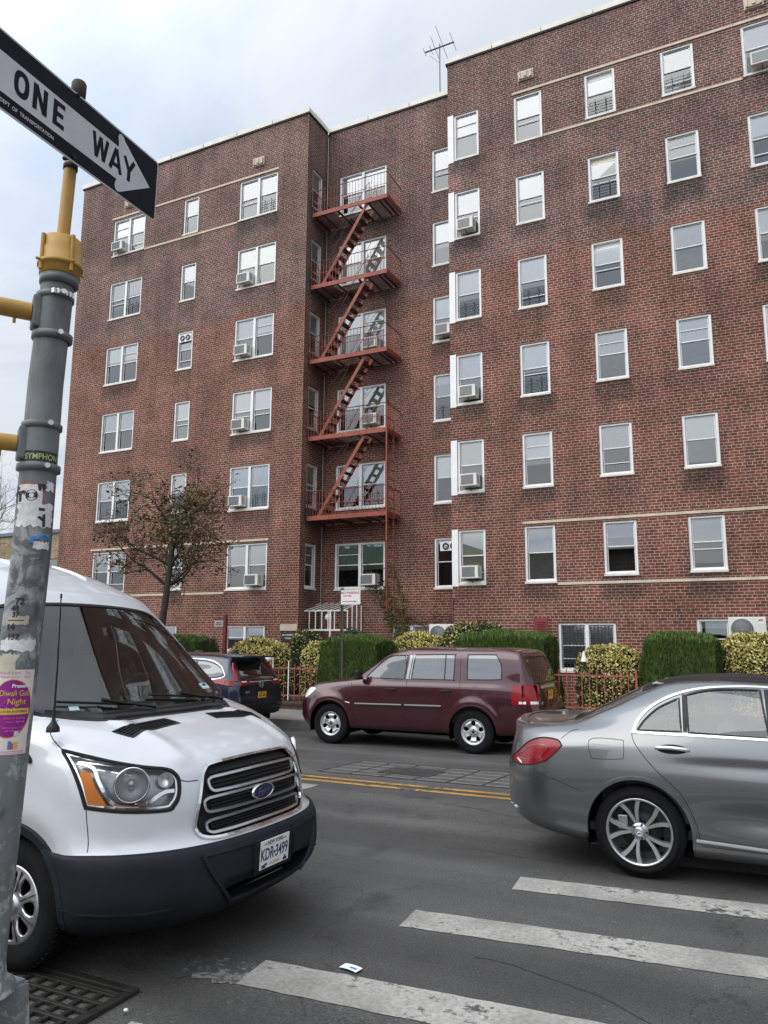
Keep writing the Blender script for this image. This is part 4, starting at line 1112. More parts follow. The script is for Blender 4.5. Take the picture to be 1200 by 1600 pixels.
def tyre(t, x, yo, s, rad, rim, zc=None, width=.22, treads=True):
    """wheel object parented to t; yo = outer face y, s = outward sign. returns the wheel object"""
    zc = zc or rad
    w = MB(MT['rubber'])
    a, b = rad, rim
    lathe_y(w, [(b - .012, -.012), (b, -.004), (b + .02, .0), ((a + b) / 2, .012), (a - .045, .006), (a - .02, -.008), (a - .006, -.022), (a, -.045), (a, -width + .045), (a - .02, -width + .01), (a - .06, -width), (b, -width + .01)], x, yo, zc, s, 64)
    if treads:
        for k in range(3):
            yy = -.07 - k * (width - .12) / 2.2
            w.mat(MT['gap']); lathe_y(w, [(a + .0006, yy), (a + .0006, yy - .008)], x, yo, zc, s, 48); w.mat(MT['rubber'])
        for k in range(56):
            an = 2 * PI * k / 56; q = Matrix.Translation((x, yo, zc)) @ Matrix.Rotation(an, 4, 'Y')
            w.mat(MT['gap']); w.box(a - .006, a + .0012, -s * .02, -s * .05, -.002, .002, q); w.mat(MT['rubber'])
    o = w.build('wheel', t, local=True)
    return o
def holes_disc(x, yo, zc, s, prof, polys, n=72, m=26, mats=None):
    """dished disc (radius profile prof(r) -> depth) with polygonal holes"""
    bm = bmesh.new(); rs = prof['r']; f = pchip(rs, prof['d']); rings = []
    r0, r1 = rs[0], rs[-1]
    for i in range(m + 1):
        r_ = r0 + (r1 - r0) * i / m
        rings.append([bm.verts.new((r_ * math.cos(2 * PI * k / n), s * f(r_), r_ * math.sin(2 * PI * k / n))) for k in range(n)] if r_ > 1e-4 else [bm.verts.new((0, s * f(0), 0))])
    for i in range(m):
        for k in range(n):
            k2 = (k + 1) % n
            if len(rings[i]) == 1: ff = [rings[i][0], rings[i + 1][k], rings[i + 1][k2]]
            else: ff = [rings[i][k], rings[i + 1][k], rings[i + 1][k2], rings[i][k2]]
            q = bm.faces.new(ff); q.smooth = True
    bmesh.ops.recalc_face_normals(bm, faces=bm.faces[:])
    bm.normal_update()
    if sum(f_.normal.y for f_ in bm.faces) * s < 0: bmesh.ops.reverse_faces(bm, faces=bm.faces[:])
    bm.normal_update()
    bvh = BVHTree.FromBMesh(bm); pr = Proj((0, s, 0), h=(1, 0, 0))
    for pl in polys:
        fs = cut(bm, bvh, pl, pr, lambda c: True)
        bmesh.ops.delete(bm, geom=fs, context='FACES')
    # thickness: extrude the sheet inwards
    geom = bm.faces[:]
    r_ = bmesh.ops.extrude_face_region(bm, geom=geom)
    for v in [g for g in r_['geom'] if isinstance(g, bmesh.types.BMVert)]: v.co.y -= s * .018
    bmesh.ops.translate(bm, verts=bm.verts, vec=(x, yo, zc))
    return bm
def glass_panel(bm, bvh, pr, poly, test, t, name, mat, trim=None, trim_w=.02, trim_e=.004, off=-.004, trim_mat=None, trim_name='window_trim', corners=()):
    fs = cut(bm, bvh, poly, pr, test, corners)
    g = MB(mat); take(bm, fs, g, off)
    o = g.build(name, t, local=True)
    if trim:
        tm = MB(trim_mat or MT['trimblack']); strip(tm, on_surf(bvh, pr, poly), trim_w, trim_e, closed=True)
        tm.build(trim_name, o, local=True)
    return o
def rot_poly(pts, a): return [(p[0] * math.cos(a) - p[1] * math.sin(a), p[0] * math.sin(a) + p[1] * math.cos(a)) for p in pts]

# generic loft for cars built from lengthwise curves
def car_grid(curves, XT, XF, tail, front, rnd_t, rnd_f, ns=150, nr=58, dense_end=.35):
    """curves: list (bottom centre .. roof centre) of knot lists (x, y, z); tail/front: end x of every curve"""
    fy = [pchip([k[0] for k in c], [k[1] for k in c]) for c in curves]; fz = [pchip([k[0] for k in c], [k[2] for k in c]) for c in curves]
    X = []
    for i in range(ns + 1):
        s_ = i / ns; X.append(XT + (XF - XT) * (s_ - .11 * math.sin(2 * PI * s_) * .8))
    G = []
    m = len(curves)
    for x in X:
        ring = []
        dt = x - XT; df = XF - x
        for j in range(m):
            wt = max(0, 1 - dt / .55) ** 2; wf = max(0, 1 - df / .6) ** 2
            xx = x + (tail[j] - XT) * wt + (front[j] - XF) * wf
            ft = rnd_t[0] + (1 - rnd_t[0]) * (1 - max(0, 1 - dt / rnd_t[1]) ** rnd_t[2]); ff = rnd_f[0] + (1 - rnd_f[0]) * (1 - max(0, 1 - df / rnd_f[1]) ** rnd_f[2])
            ring.append(Vector((xx, fy[j](x) * ft * ff, fz[j](x))))
        # chord-length parameter
        s_ = [0.0]
        for a, b in zip(ring, ring[1:]): s_.append(s_[-1] + max(.004, math.hypot(b.y - a.y, b.z - a.z)))
        px = pchip(s_, [p.x for p in ring]); py = pchip(s_, [p.y for p in ring]); pz = pchip(s_, [p.z for p in ring])
        row = []
        # same number of points between every two curves, so lines stay lines
        for j in range(m - 1):
            k = SEG[j] if False else max(2, round(nr * W_[j]))
            for q in range(k): t_ = s_[j] + (s_[j + 1] - s_[j]) * q / k; row.append(Vector((px(t_), py(t_), pz(t_))))
        row.append(ring[-1].copy()); row[-1].y = 0; row[0].y = 0
        G.append(row)
    return G
W_ = [.1, .04, .08, .12, .12, .1, .12, .14, .06, .1, .1]
PS = {1: Proj((0, 1, 0), h=(1, 0, 0)), -1: Proj((0, -1, 0), h=(1, 0, 0))}
PB = Proj((-1, 0, 0), h=(0, 1, 0)); PF = Proj((1, 0, 0), h=(0, 1, 0)); PT = Proj((0, 0, 1), h=(1, 0, 0), up=(0, 1, 0))
def wheel_well(mb, cx, cz, r, y0, y1):
    """inside of a wheel arch, half cylinder between |y| = y0 (inner) and y1"""
    for s in (1, -1):
        prev = None
        for k in range(25):
            a = -.35 + (PI + .7) * k / 24; p = (cx + r * math.cos(a), cz + r * math.sin(a))
            if prev: mb.face([(prev[0], s * y0, prev[1]), (p[0], s * y0, p[1]), (p[0], s * y1, p[1]), (prev[0], s * y1, prev[1])], smooth=True); mb.face([(cx, s * y0, cz), (prev[0], s * y0, prev[1]), (p[0], s * y0, p[1])])
            prev = p
def seat(mb, x, y, z, w=.5, back=.62, lean=.22, head=True):
    mb.rbox(x - .05, x + .48, y - w / 2, y + w / 2, z - .12, z + .02, .04)
    Mx = Matrix.Translation((x - .02, y, z)) @ Matrix.Rotation(-lean, 4, 'Y')
    mb.rbox(-.08, .06, -w / 2 + .02, w / 2 - .02, 0, back, .045, Mx)
    if head:
        mb.rbox(-.05, .05, -.13, .13, back + .05, back + .25, .045, Mx); mb.tube([Mx @ Vector((0, -.05, back - .02)), Mx @ Vector((0, -.05, back + .1))], .008, 6); mb.tube([Mx @ Vector((0, .05, back - .02)), Mx @ Vector((0, .05, back + .1))], .008, 6)
def door_handle(t, bvh, s, x, z, mat, w=.17, name='door_handle', back=True):
    p, n = PS[s].ray(bvh, x, z)
    h = MB(mat)
    pts = [Vector((x - w / 2, p.y, z)), Vector((x - w / 2 + .012, p.y + s * .03, z)), Vector((x + w / 2 - .012, p.y + s * .032, z)), Vector((x + w / 2, p.y, z))]
    h.tube(smooth_poly([tuple(q) for q in pts], 5, closed=False), .013, 8)
    o = h.build(name, t, local=True)
    return o
def plate(t, M_, w, h, face, txt, state, ink, extra=None, name='licence_plate'):
    b = MB(face, ink); b.box(-w / 2, w / 2, -h / 2, h / 2, -.002, .002, M_); b.mat(ink)
    put_text(b, txt, h * .52, M_ @ Matrix.Translation((0, -.002, .0025)), .0008, .0004, sx=.72)
    put_text(b, state, h * .17, M_ @ Matrix.Translation((0, h * .38, .0025)), .0003, .0004)
    if extra: b.mat(MT['plate_gold']); put_text(b, extra, h * .14, M_ @ Matrix.Translation((0, -h * .4, .0025)), .0003, .0004)
    return b.build(name, t, local=True)
# ================================================================== grey sedan, near lane, heading right
def sedan():
    t = thing('parked_car', 'grey metallic four-door sedan cut off by the right edge of the photo', 'car', (-.968, 7.18, 0))
    C = [
     [(-1.1, 0, .27), (-.6, 0, .2), (3.6, 0, .18)],
     [(-1.1, .76, .3), (-.8, .80, .27), (-.4, .81, .22), (.6, .80, .18), (3.6, .78, .2)],
     [(-1.1, .86, .335), (-.8, .865, .315), (-.4, .875, .27), (.4, .868, .235), (2.4, .868, .235), (3.6, .86, .28)],
     [(-1.1, .895, .46), (-.4, .90, .45), (.4, .89, .44), (2.4, .89, .44), (3.6, .88, .42)],
     [(-1.1, .905, .66), (-.5, .905, .68), (0, .91, .70), (.6, .90, .67), (2.4, .9, .66), (3.2, .9, .62), (3.6, .87, .56)],
     [(-1.1, .862, .86), (-.6, .878, .905), (0, .89, .915), (.8, .884, .905), (2.4, .875, .88), (3.2, .86, .78), (3.6, .8, .68)],
     [(-1.1, .795, .99), (-.6, .815, 1.015), (0, .835, 1.045), (.4, .845, 1.05), (1.2, .845, 1.035), (2.2, .835, .99), (3.2, .78, .86), (3.6, .7, .72)],
     [(-1.1, .72, 1.035), (-.5, .735, 1.075), (-.15, .752, 1.13), (.2, .768, 1.2), (.6, .772, 1.215), (1.3, .77, 1.19), (1.9, .76, 1.08), (2.3, .72, 1.0), (3.2, .64, .88), (3.6, .55, .75)],
     [(-1.1, .64, 1.05), (-.5, .655, 1.1), (-.25, .645, 1.19), (.05, .632, 1.305), (.3, .636, 1.372), (.6, .642, 1.395), (1.1, .64, 1.37), (1.6, .655, 1.22), (2.0, .68, 1.04), (3.2, .5, .89), (3.6, .42, .77)],
     [(-1.1, .56, 1.058), (-.55, .575, 1.09), (-.3, .565, 1.19), (0, .555, 1.325), (.3, .555, 1.42), (.6, .56, 1.44), (1.1, .56, 1.415), (1.6, .58, 1.24), (2.05, .6, 1.03), (3.2, .42, .9), (3.6, .36, .78)],
     [(-1.1, .3, 1.075), (-.62, .3, 1.085), (-.35, .3, 1.2), (0, .3, 1.37), (.3, .3, 1.448), (.7, .3, 1.468), (1.1, .3, 1.445), (1.6, .3, 1.28), (2.15, .3, 1.04), (3.2, .25, .92), (3.6, .2, .79)],
     [(-1.1, 0, 1.08), (-.64, 0, 1.088), (-.35, 0, 1.21), (0, 0, 1.38), (.3, 0, 1.452), (.7, 0, 1.472), (1.1, 0, 1.45), (1.6, 0, 1.29), (2.2, 0, 1.04), (3.2, 0, .93), (3.6, 0, .8)]]
    tail = [-1.0, -1.04, -1.07, -1.1, -1.1, -1.07, -1.05, -1.06, -1.07, -1.075, -1.08, -1.08]
    front = [3.5, 3.55, 3.6, 3.62, 3.62, 3.6, 3.56, 3.52, 3.5, 3.5, 3.48, 3.48]
    G = car_grid(C, -1.1, 3.6, tail, front, (.6, .46, 2.4), (.5, .6, 2.3), ns=170, nr=70)
    # a character line and a hollow along the doors
    for row in G:
        for p in row:
            if p.z < .92 and p.y > .7:
                f = math.exp(-((p.z - .845) / .035) ** 2) * .012 * max(0, min(1, (p.x - .1) / .6)); p.y -= f
                f = math.exp(-((p.z - .50) / .1) ** 2) * .022 * max(0, min(1, (p.x - .3) / .5)) * max(0, min(1, (2.3 - p.x) / .4)); p.y -= f
    bm = grid_bm(G, .02, .03); bvh = BVHTree.FromBMesh(bm)
    pm = paint('grey metallic paint', (.17, .176, .18), metal=.8, rough=.27, dirt=.08)
    both = (1, -1)
    side = {s: (lambda c, s=s: c.y * s > .3) for s in both}
    # tail lamps wrap round the corner: cut along a diagonal
    dg = {s: Proj((-.62, s * .785, 0)) for s in both}
    lampside = [(-.56, .925), (-.60, .965), (-.73, .972), (-.84, .935), (-.93, .85), (-.98, .76), (-.86, .745), (-.72, .79), (-.62, .86)]
    for s in both:
        pts3 = []
        for (x, z) in lampside:
            if x > -.86:
                p, n = PS[s].ray(bvh, x, z)
            else:
                y_ = {-.93: .72, -.98: .60}.get(x, .8); p, n = PB.ray(bvh, s * y_, z)
            pts3.append(dg[s].to2(p))
        p, n = PB.ray(bvh, s * .5, .93); 
        poly = smooth_poly(pts3, 5, sharp=(0,))
        o = glass_panel(bm, bvh, dg[s], poly, side[s], t, 'tail_lamp', MT['red'], True, .012, .003, -.001, MT['gap'], 'lamp_seal')
        inner = MB(MT['red_dark']); c = (sum(p[0] for p in poly) / len(poly), sum(p[1] for p in poly) / len(poly))
        strip(inner, on_surf(bvh, dg[s], [(c[0] + (p[0] - c[0]) * .62, c[1] - .006 + (p[1] - c[1]) * .55) for p in poly]), .012, .0018, closed=True); inner.build('lamp_pattern', o, local=True)
        inner = MB(MT['white_lens']); q0 = (min(poly, key=lambda p: p[1]))
        strip(inner, on_surf(bvh, dg[s], [(q0[0] + k * .012 * s, q0[1] + .028 + k * .0035) for k in range(-3, 5)]), .016, .002); inner.build('reversing_lamp', o, local=True)
    for s in both:
        # windows
        q1 = smooth_poly([(.014, 1.068), (.067, 1.145), (.169, 1.238), (.317, 1.312), (.334, 1.075)], 5, sharp=(0, 3, 4))
        q2 = smooth_poly([(.368, 1.336), (.49, 1.368), (.645, 1.385), (.885, 1.386), (.925, 1.058), (.385, 1.072)], 5, sharp=(0, 3, 4, 5))
        q3 = smooth_poly([(1.0, 1.383), (1.2, 1.35), (1.55, 1.21), (1.85, 1.045), (.985, 1.056)], 5, sharp=(0, 3, 4))
        for q in (q1, q2, q3): glass_panel(bm, bvh, PS[s], q, side[s], t, 'side_window', MT['glass_car'], True, .016, .003)
        # black pillar covers between the panes
        pc = MB(MT['trimblack'])
        for a, b, w in (((.352, 1.338), (.362, 1.075), .032), ((.943, 1.388), (.957, 1.058), .075)):
            strip(pc, on_surf(bvh, PS[s], [(a[0] + (b[0] - a[0]) * k / 8, a[1] + (b[1] - a[1]) * k / 8) for k in range(9)]), w, .003)
        pc.build('pillar_cover', t, local=True)
        # chrome surround
        ch = MB(MT['satin'])
        outl = smooth_poly([(-.012, 1.052), (.008, 1.12), (.075, 1.205), (.17, 1.277), (.30, 1.338), (.45, 1.378), (.62, 1.398), (.9, 1.403), (1.2, 1.37), (1.55, 1.23), (1.92, 1.04)], 6, closed=False)
        strip(ch, on_surf(bvh, PS[s], outl), .026, .008); 
        strip(ch, on_surf(bvh, PS[s], [(-.025 + k * .1, 1.052 - .012 * max(0, (k - 5) / 14)) for k in range(20)]), .022, .008)
        ch.build('window_chrome', t, local=True)
        rc = MB(MT['satin'])
        strip(rc, on_surf(bvh, PS[s], [(.40 + k * .1, .318 - .0035 * k if k < 5 else .30) for k in range(20)]), .02, .008); rc.build('sill_chrome', t, local=True)
    # arches
    for cx in (0.0, 2.84):
        for s in both:
            fs = cut(bm, bvh, arch_poly(cx, .335, .375, ex=.0), PS[s], side[s]); bmesh.ops.delete(bm, geom=fs, context='FACES')
            ap = circle(cx, .335, .378, 36, R(-8), R(188))
            lp = MB(MT['gap'] if False else pm); strip(lp, on_surf(bvh, PS[s], circle(cx, .335, .392, 40, R(-6), R(186))), .03, .006); lp.build('arch_lip', t, local=True)
    # screens
    rear = [(s_, z) for s_, z in ()]
    fs = cut(bm, bvh, smooth_poly([(-.53, -.50), (-.02, -.44), (-.02, .44), (-.53, .50), (-.575, .25), (-.585, 0), (-.575, -.25)], 5, sharp=(0, 1, 2, 3)), PT, lambda c: c.z > 1.05)
    g = MB(MT['glass_dark']); take(bm, fs, g, -.003); rw = g.build('rear_window', t, local=True)
    tm = MB(MT['trimblack']); strip(tm, on_surf(bvh, PT, smooth_poly([(-.53, -.50), (-.02, -.44), (-.02, .44), (-.53, .50), (-.575, .25), (-.585, 0), (-.575, -.25)], 5, sharp=(0, 1, 2, 3))), .02, .004, closed=True); tm.build('window_trim', rw, local=True)
    wp = smooth_poly([(1.28, -.5), (2.02, -.6), (2.12, 0), (2.02, .6), (1.28, .5)], 5, sharp=(0, 1, 3, 4))
    fs = cut(bm, bvh, wp, PT, lambda c: c.z > 1.0); g = MB(MT['glass_wind']); take(bm, fs, g, -.003); g.build('windscreen', t, local=True)
    body = MB(pm); body.bm(bm, smooth=True); body.build('body', t, local=True)
    # dark roof panel (glass roof)
    rp = MB(MT['trimblack'])
    pp = on_surf(bvh, PT, smooth_poly([(.12, -.5), (1.1, -.5), (1.1, .5), (.12, .5)], 6, sharp=(0, 1, 2, 3)))
    for yy in (-.45, -.3, -.15, 0, .15, .3, .45): strip(rp, on_surf(bvh, PT, [(.02 + k * .06, yy) for k in range(20)]), .19, .003)
    rp.build('glass_roof', t, local=True)
    # shut lines
    gp = MB(MT['gap'])
    for s in both:
        for path in ([(-.027, 1.045), (-.015, 1.0), (.018, .945), (.085, .86), (.165, .775), (.25, .70), (.318, .63), (.37, .53), (.41, .42), (.425, .33)],
                     [(.99, 1.04), (.985, .8), (.98, .5), (.96, .30)], [(1.95, 1.0), (1.98, .8), (1.96, .5), (1.93, .3)], [(.43, .285), (1.2, .275), (1.93, .29)]):
            strip(gp, on_surf(bvh, PS[s], smooth_poly(path, 5, closed=False)), .006, .0012)
    strip(gp, on_surf(bvh, PS[-1], smooth_poly([(-.335, .985), (-.11, .992), (-.085, .97), (-.085, .88), (-.11, .855), (-.30, .845), (-.335, .87)], 6)), .005, .0012, closed=True)
    for s in both:
        strip(gp, on_surf(bvh, PS[s], smooth_poly([(-.4, .59), (-.6, .66), (-.82, .725)], 6, closed=False)), .004, .001)
        strip(gp, on_surf(bvh, PS[s], smooth_poly([(-.57, .975), (-.5, 1.03), (-.44, 1.05)], 6, closed=False)), .005, .001)
    gp.build('shut_line', t, local=True)
    # boot lid lip
    lip = MB(pm); pts = []
    for k in range(21):
        y = -.62 + 1.24 * k / 20; p, n = PT.ray(bvh, -1.03 + .16 * abs(y / .62) ** 2.6, y); 
        if p is not None: pts.append((p, Vector((-.5, 0, .86))))
    strip(lip, pts, .03, .012); lip.build('boot_spoiler', t, local=True)
    for s in both:
        p, n = PS[s].ray(bvh, .267, .95)
        h = MB(MT['satin'], MT['gap']); 
        cup = [(.267 + .11 * math.cos(a), .948 + .034 * math.sin(a)) for a in [2 * PI * k / 24 for k in range(24)]]
        h.mat(MT['gap']); sp = on_surf(bvh, PS[s], cup); cc, cn = PS[s].ray(bvh, .267, .948)
        h.mesh([q[0] + q[1] * .0015 for q in sp] + [cc + cn * .0015], [(k, (k + 1) % len(sp), len(sp)) for k in range(len(sp))])
        h.mat(MT['satin'])
        pts = [(p + Vector((dx, s * dy, dz))) for dx, dy, dz in ((-.115, -.005, .0), (-.09, .022, .008), (0, .034, .012), (.09, .022, .004), (.115, -.005, -.005))]
        h.tube(smooth_poly([tuple(q) for q in pts], 5, closed=False), .014, 10); h.build('door_handle', t, local=True)
    # bumper detail: dark valance and exhaust trims
    bmpr = MB(MT['trimblack'])
    for s in both:
        for zz, w in ((.305, .05),):
            strip(bmpr, on_surf(bvh, PB, [(s * y, zz + .0) for y in (.0, .15, .3, .42, .52)]), .09, .004)
    bmpr.build('rear_valance', t, local=True)
    for s in both:
        ex = MB(MT['chrome']); pts = on_surf(bvh, Proj((-.8, s * .6, 0)), [Proj((-.8, s * .6, 0)).to2(Vector((-1.0, s * y, .375 - .07 * (.72 - y) * 0 - .0))) for y in (.4, .5, .6, .66, .72)])
        strip(ex, pts, .06, .012, taper=True); ex.build('exhaust_trim', t, local=True)
    # wheels
    wells = MB(MT['under']); wheel_well(wells, 0, .335, .395, .5, .885); wheel_well(wells, 2.84, .335, .395, .5, .885); wells.build('wheel_arch_liner', t, local=True)
    rad, rim = .331, .241
    for cx in (0.0, 2.84):
        for s in both:
            w = tyre(t, cx, s * .868, s, rad, rim, rad, .225)
            r_ = MB(MT['alloy']); lathe_y(r_, [(rim - .012, -.2), (rim - .008, -.02), (rim + .003, .002), (rim - .004, .006), (rim - .016, -.002), (rim - .02, -.03), (rim - .03, -.2)], cx, s * .868, rad, s, 64)
            for k in range(5):
                for sg in (-1, 1):
                    a0 = 2 * PI * k / 5 + PI / 2 + .3
                    pts = [(.045, sg * .10), (.075, sg * .14), (.11, sg * .165), (.15, sg * .20), (.185, sg * .245), (rim - .006, sg * .31)]
                    P3 = [Vector((cx + q * math.cos(a0 + b * (1 + .0)), s * .868 + s * (-.012 - .02 * (1 - q / rim)), rad + q * math.sin(a0 + b))) for q, b in pts]
                    sp = [(Vector(p), Vector((0, s, 0))) for p in smooth_poly([tuple(p) for p in P3], 4, closed=False)]
                    wd = .023
                    base = []
                    n = len(sp)
                    for i, (p, nr) in enumerate(sp):
                        tt = (sp[min(i + 1, n - 1)][0] - sp[max(i - 1, 0)][0]).normalized(); sd = nr.cross(tt).normalized(); ww = wd * (.75 + .65 * i / n)
                        base.append((p - sd * ww * .62 - nr * .03, p - sd * ww / 2, p + sd * ww / 2, p + sd * ww * .62 - nr * .03))
                    vs = [q for b_ in base for q in b_]; fs = [(i * 4 + j, i * 4 + j + 1, i * 4 + j + 5, i * 4 + j + 4) for i in range(n - 1) for j in range(3)]
                    r_.mesh(vs, fs, False)
            lathe_y(r_, [(.001, -.006), (.03, -.006), (.036, -.01), (.038, -.03)], cx, s * .868, rad, s, 30)
            lathe_y(r_, [(.038, -.02), (.06, -.022), (.066, -.05)], cx, s * .868, rad, s, 30)
            for k in range(5):
                a = 2 * PI * k / 5 + PI / 2 + .3 + PI / 5; r_.mat(MT['alloy_dark']); lathe_y(r_, [(.001, -.016), (.009, -.016), (.009, -.03)], cx + .052 * math.cos(a), s * .868, rad + .052 * math.sin(a), s, 8); r_.mat(MT['alloy'])
            r_.mat(MT['alloy_dark']); lathe_y(r_, [(rim - .02, -.16), (.17, -.16)], cx, s * .868, rad, s, 48)
            r_.build('rim', w, local=True)
            b_ = MB(MT['brake'], MT['under']); lathe_y(b_, [(.06, -.09), (.15, -.09), (.15, -.11)], cx, s * .868, rad, s, 40); b_.mat(MT['under']); lathe_y(b_, [(.001, -.17), (rim - .01, -.17)], cx, s * .868, rad, s, 40); lathe_y(b_, [(.001, -.06), (.07, -.07), (.07, -.1)], cx, s * .868, rad, s, 30)
            b_.mat(MT['lamp_grey']); b_.rbox(cx - .165, cx - .09, s * .80, s * .745, rad - .01, rad + .1, .01); b_.build('brake', w, local=True)
            e = MB(MT['satin'])
            # three-pointed emblem on the hub cap
            for k in range(3):
                a = PI / 2 + 2 * PI * k / 3; y_ = s * .8625
                e.mesh([(cx + .024 * math.cos(a), y_ + s * .001, rad + .024 * math.sin(a)), (cx + .005 * math.cos(a + 1.05), y_ + s * .001, rad + .005 * math.sin(a + 1.05)), (cx, y_ + s * .004, rad), (cx + .005 * math.cos(a - 1.05), y_ + s * .001, rad + .005 * math.sin(a - 1.05))], [(0, 1, 2), (0, 2, 3)])
            lathe_y(e, [(.0245, -.004), (.027, -.002), (.0295, -.004)], cx, s * .868, rad, s, 28)
            e.build('hub_emblem', w, local=True)
    # cabin
    i_ = MB(MT['interior'], MT['interior_light'])
    i_.box(-.5, 2.1, -.72, .72, .28, .34); i_.box(-.62, -.1, -.72, .72, .95, 1.03); i_.box(1.75, 2.05, -.7, .7, .7, .98)
    for s in both: i_.box(-.1, 1.9, s * .76, s * .72, .4, .98)
    i_.box(-.3, .05, -.66, .66, .34, 1.0); i_.rbox(-.06, .1, -.64, .64, .42, 1.06, .05)
    i_.build('cabin', t, local=True)
    i_ = MB(MT['interior_light']); 
    i_.rbox(.1, 1.15, -.5, .5, 1.40, 1.412, .004)
    i_.build('headliner', t, local=True)
    for y in (-.36, .36):
        st = MB(MT['interior']); seat(st, .78, y, .52, .5, .62, .2); st.build('seat', t, local=True)
        st = MB(MT['interior']); st.rbox(-.02, .07, y - .13, y + .13, 1.07, 1.2, .04); st.build('headrest', t, local=True)
    st = MB(MT['interior']); st.lathe([(.17, -.012), (.185, 0), (.17, .012), (.155, 0), (.17, -.012)], 30, Matrix.Translation((1.5, .37, .93)) @ Matrix.Rotation(R(65), 4, 'Y')); st.build('steering_wheel', t, local=True)
    st = MB(pm, MT['trimblack'])
    for s in both:
        st.mat(pm); st.rbox(1.62, 1.72, s * .9, s * 1.06, 1.0, 1.14, .035)
    st.build('door_mirror', t, local=True)
    return t
sedan()
# ================================================================== maroon SUV parked at the far kerb, heading left
def steel_wheel(t, x, yo, s, rad, rim, nh, width=.24):
    w = tyre(t, x, yo, s, rad, rim, rad, width)
    holes = [rot_poly([(rim * .64 + .043 * math.cos(a) * (1 + .12 * math.cos(2 * a)), .038 * math.sin(a) * (1 + .25 * math.cos(a))) for a in [2 * PI * k / 18 for k in range(18)]], 2 * PI * k2 / nh + PI / 2 + (PI / nh if nh == 5 and x > 1 else 0)) for k2 in range(nh)]
    bm = holes_disc(x, yo, rad, s, {'r': [0, .045, .062, .075, .1, .15, rim - .03, rim - .012, rim], 'd': [-.022, -.022, -.026, -.045, -.05, -.018, -.03, -.012, -.002]}, holes)
    r_ = MB(MT['steel'], MT['under']); r_.bm(bm, smooth=False)
    for i in range(len(r_.sm)): r_.sm[i] = True
    bm.free()
    r_.mat(MT['under']); lathe_y(r_, [(.001, -.1), (rim - .005, -.1)], x, yo, rad, s, 32)
    r_.mat(MT['brake'])
    for k in range(5):
        a = 2 * PI * k / 5 + PI / 2; lathe_y(r_, [(.001, -.006), (.009, -.008), (.01, -.03)], x + .048 * math.cos(a), yo, rad + .048 * math.sin(a), s, 8)
    r_.mat(MT['trimblack']); lathe_y(r_, [(.001, -.016), (.026, -.018), (.027, -.03)], x, yo, rad, s, 20)
    r_.build('rim', w, local=True)
    return w
def interior_suv(t, L0, L1, hw, floor=.45, belt=1.15, roof=1.7, seats=()):
    i_ = MB(MT['interior']); i_.box(L0, L1, -hw, hw, floor, floor + .05)
    for s in (1, -1): i_.box(L0 + .1, L1 - .1, s * hw, s * (hw - .04), floor, belt)
    i_.box(L1 - .2, L1 + .05, -hw, hw, floor, belt - .05)
    i_.build('cabin', t, local=True)
    for (x, y) in seats:
        st = MB(MT['interior']); seat(st, x, y, floor + .42, .5, .6, .2); st.build('seat', t, local=True)
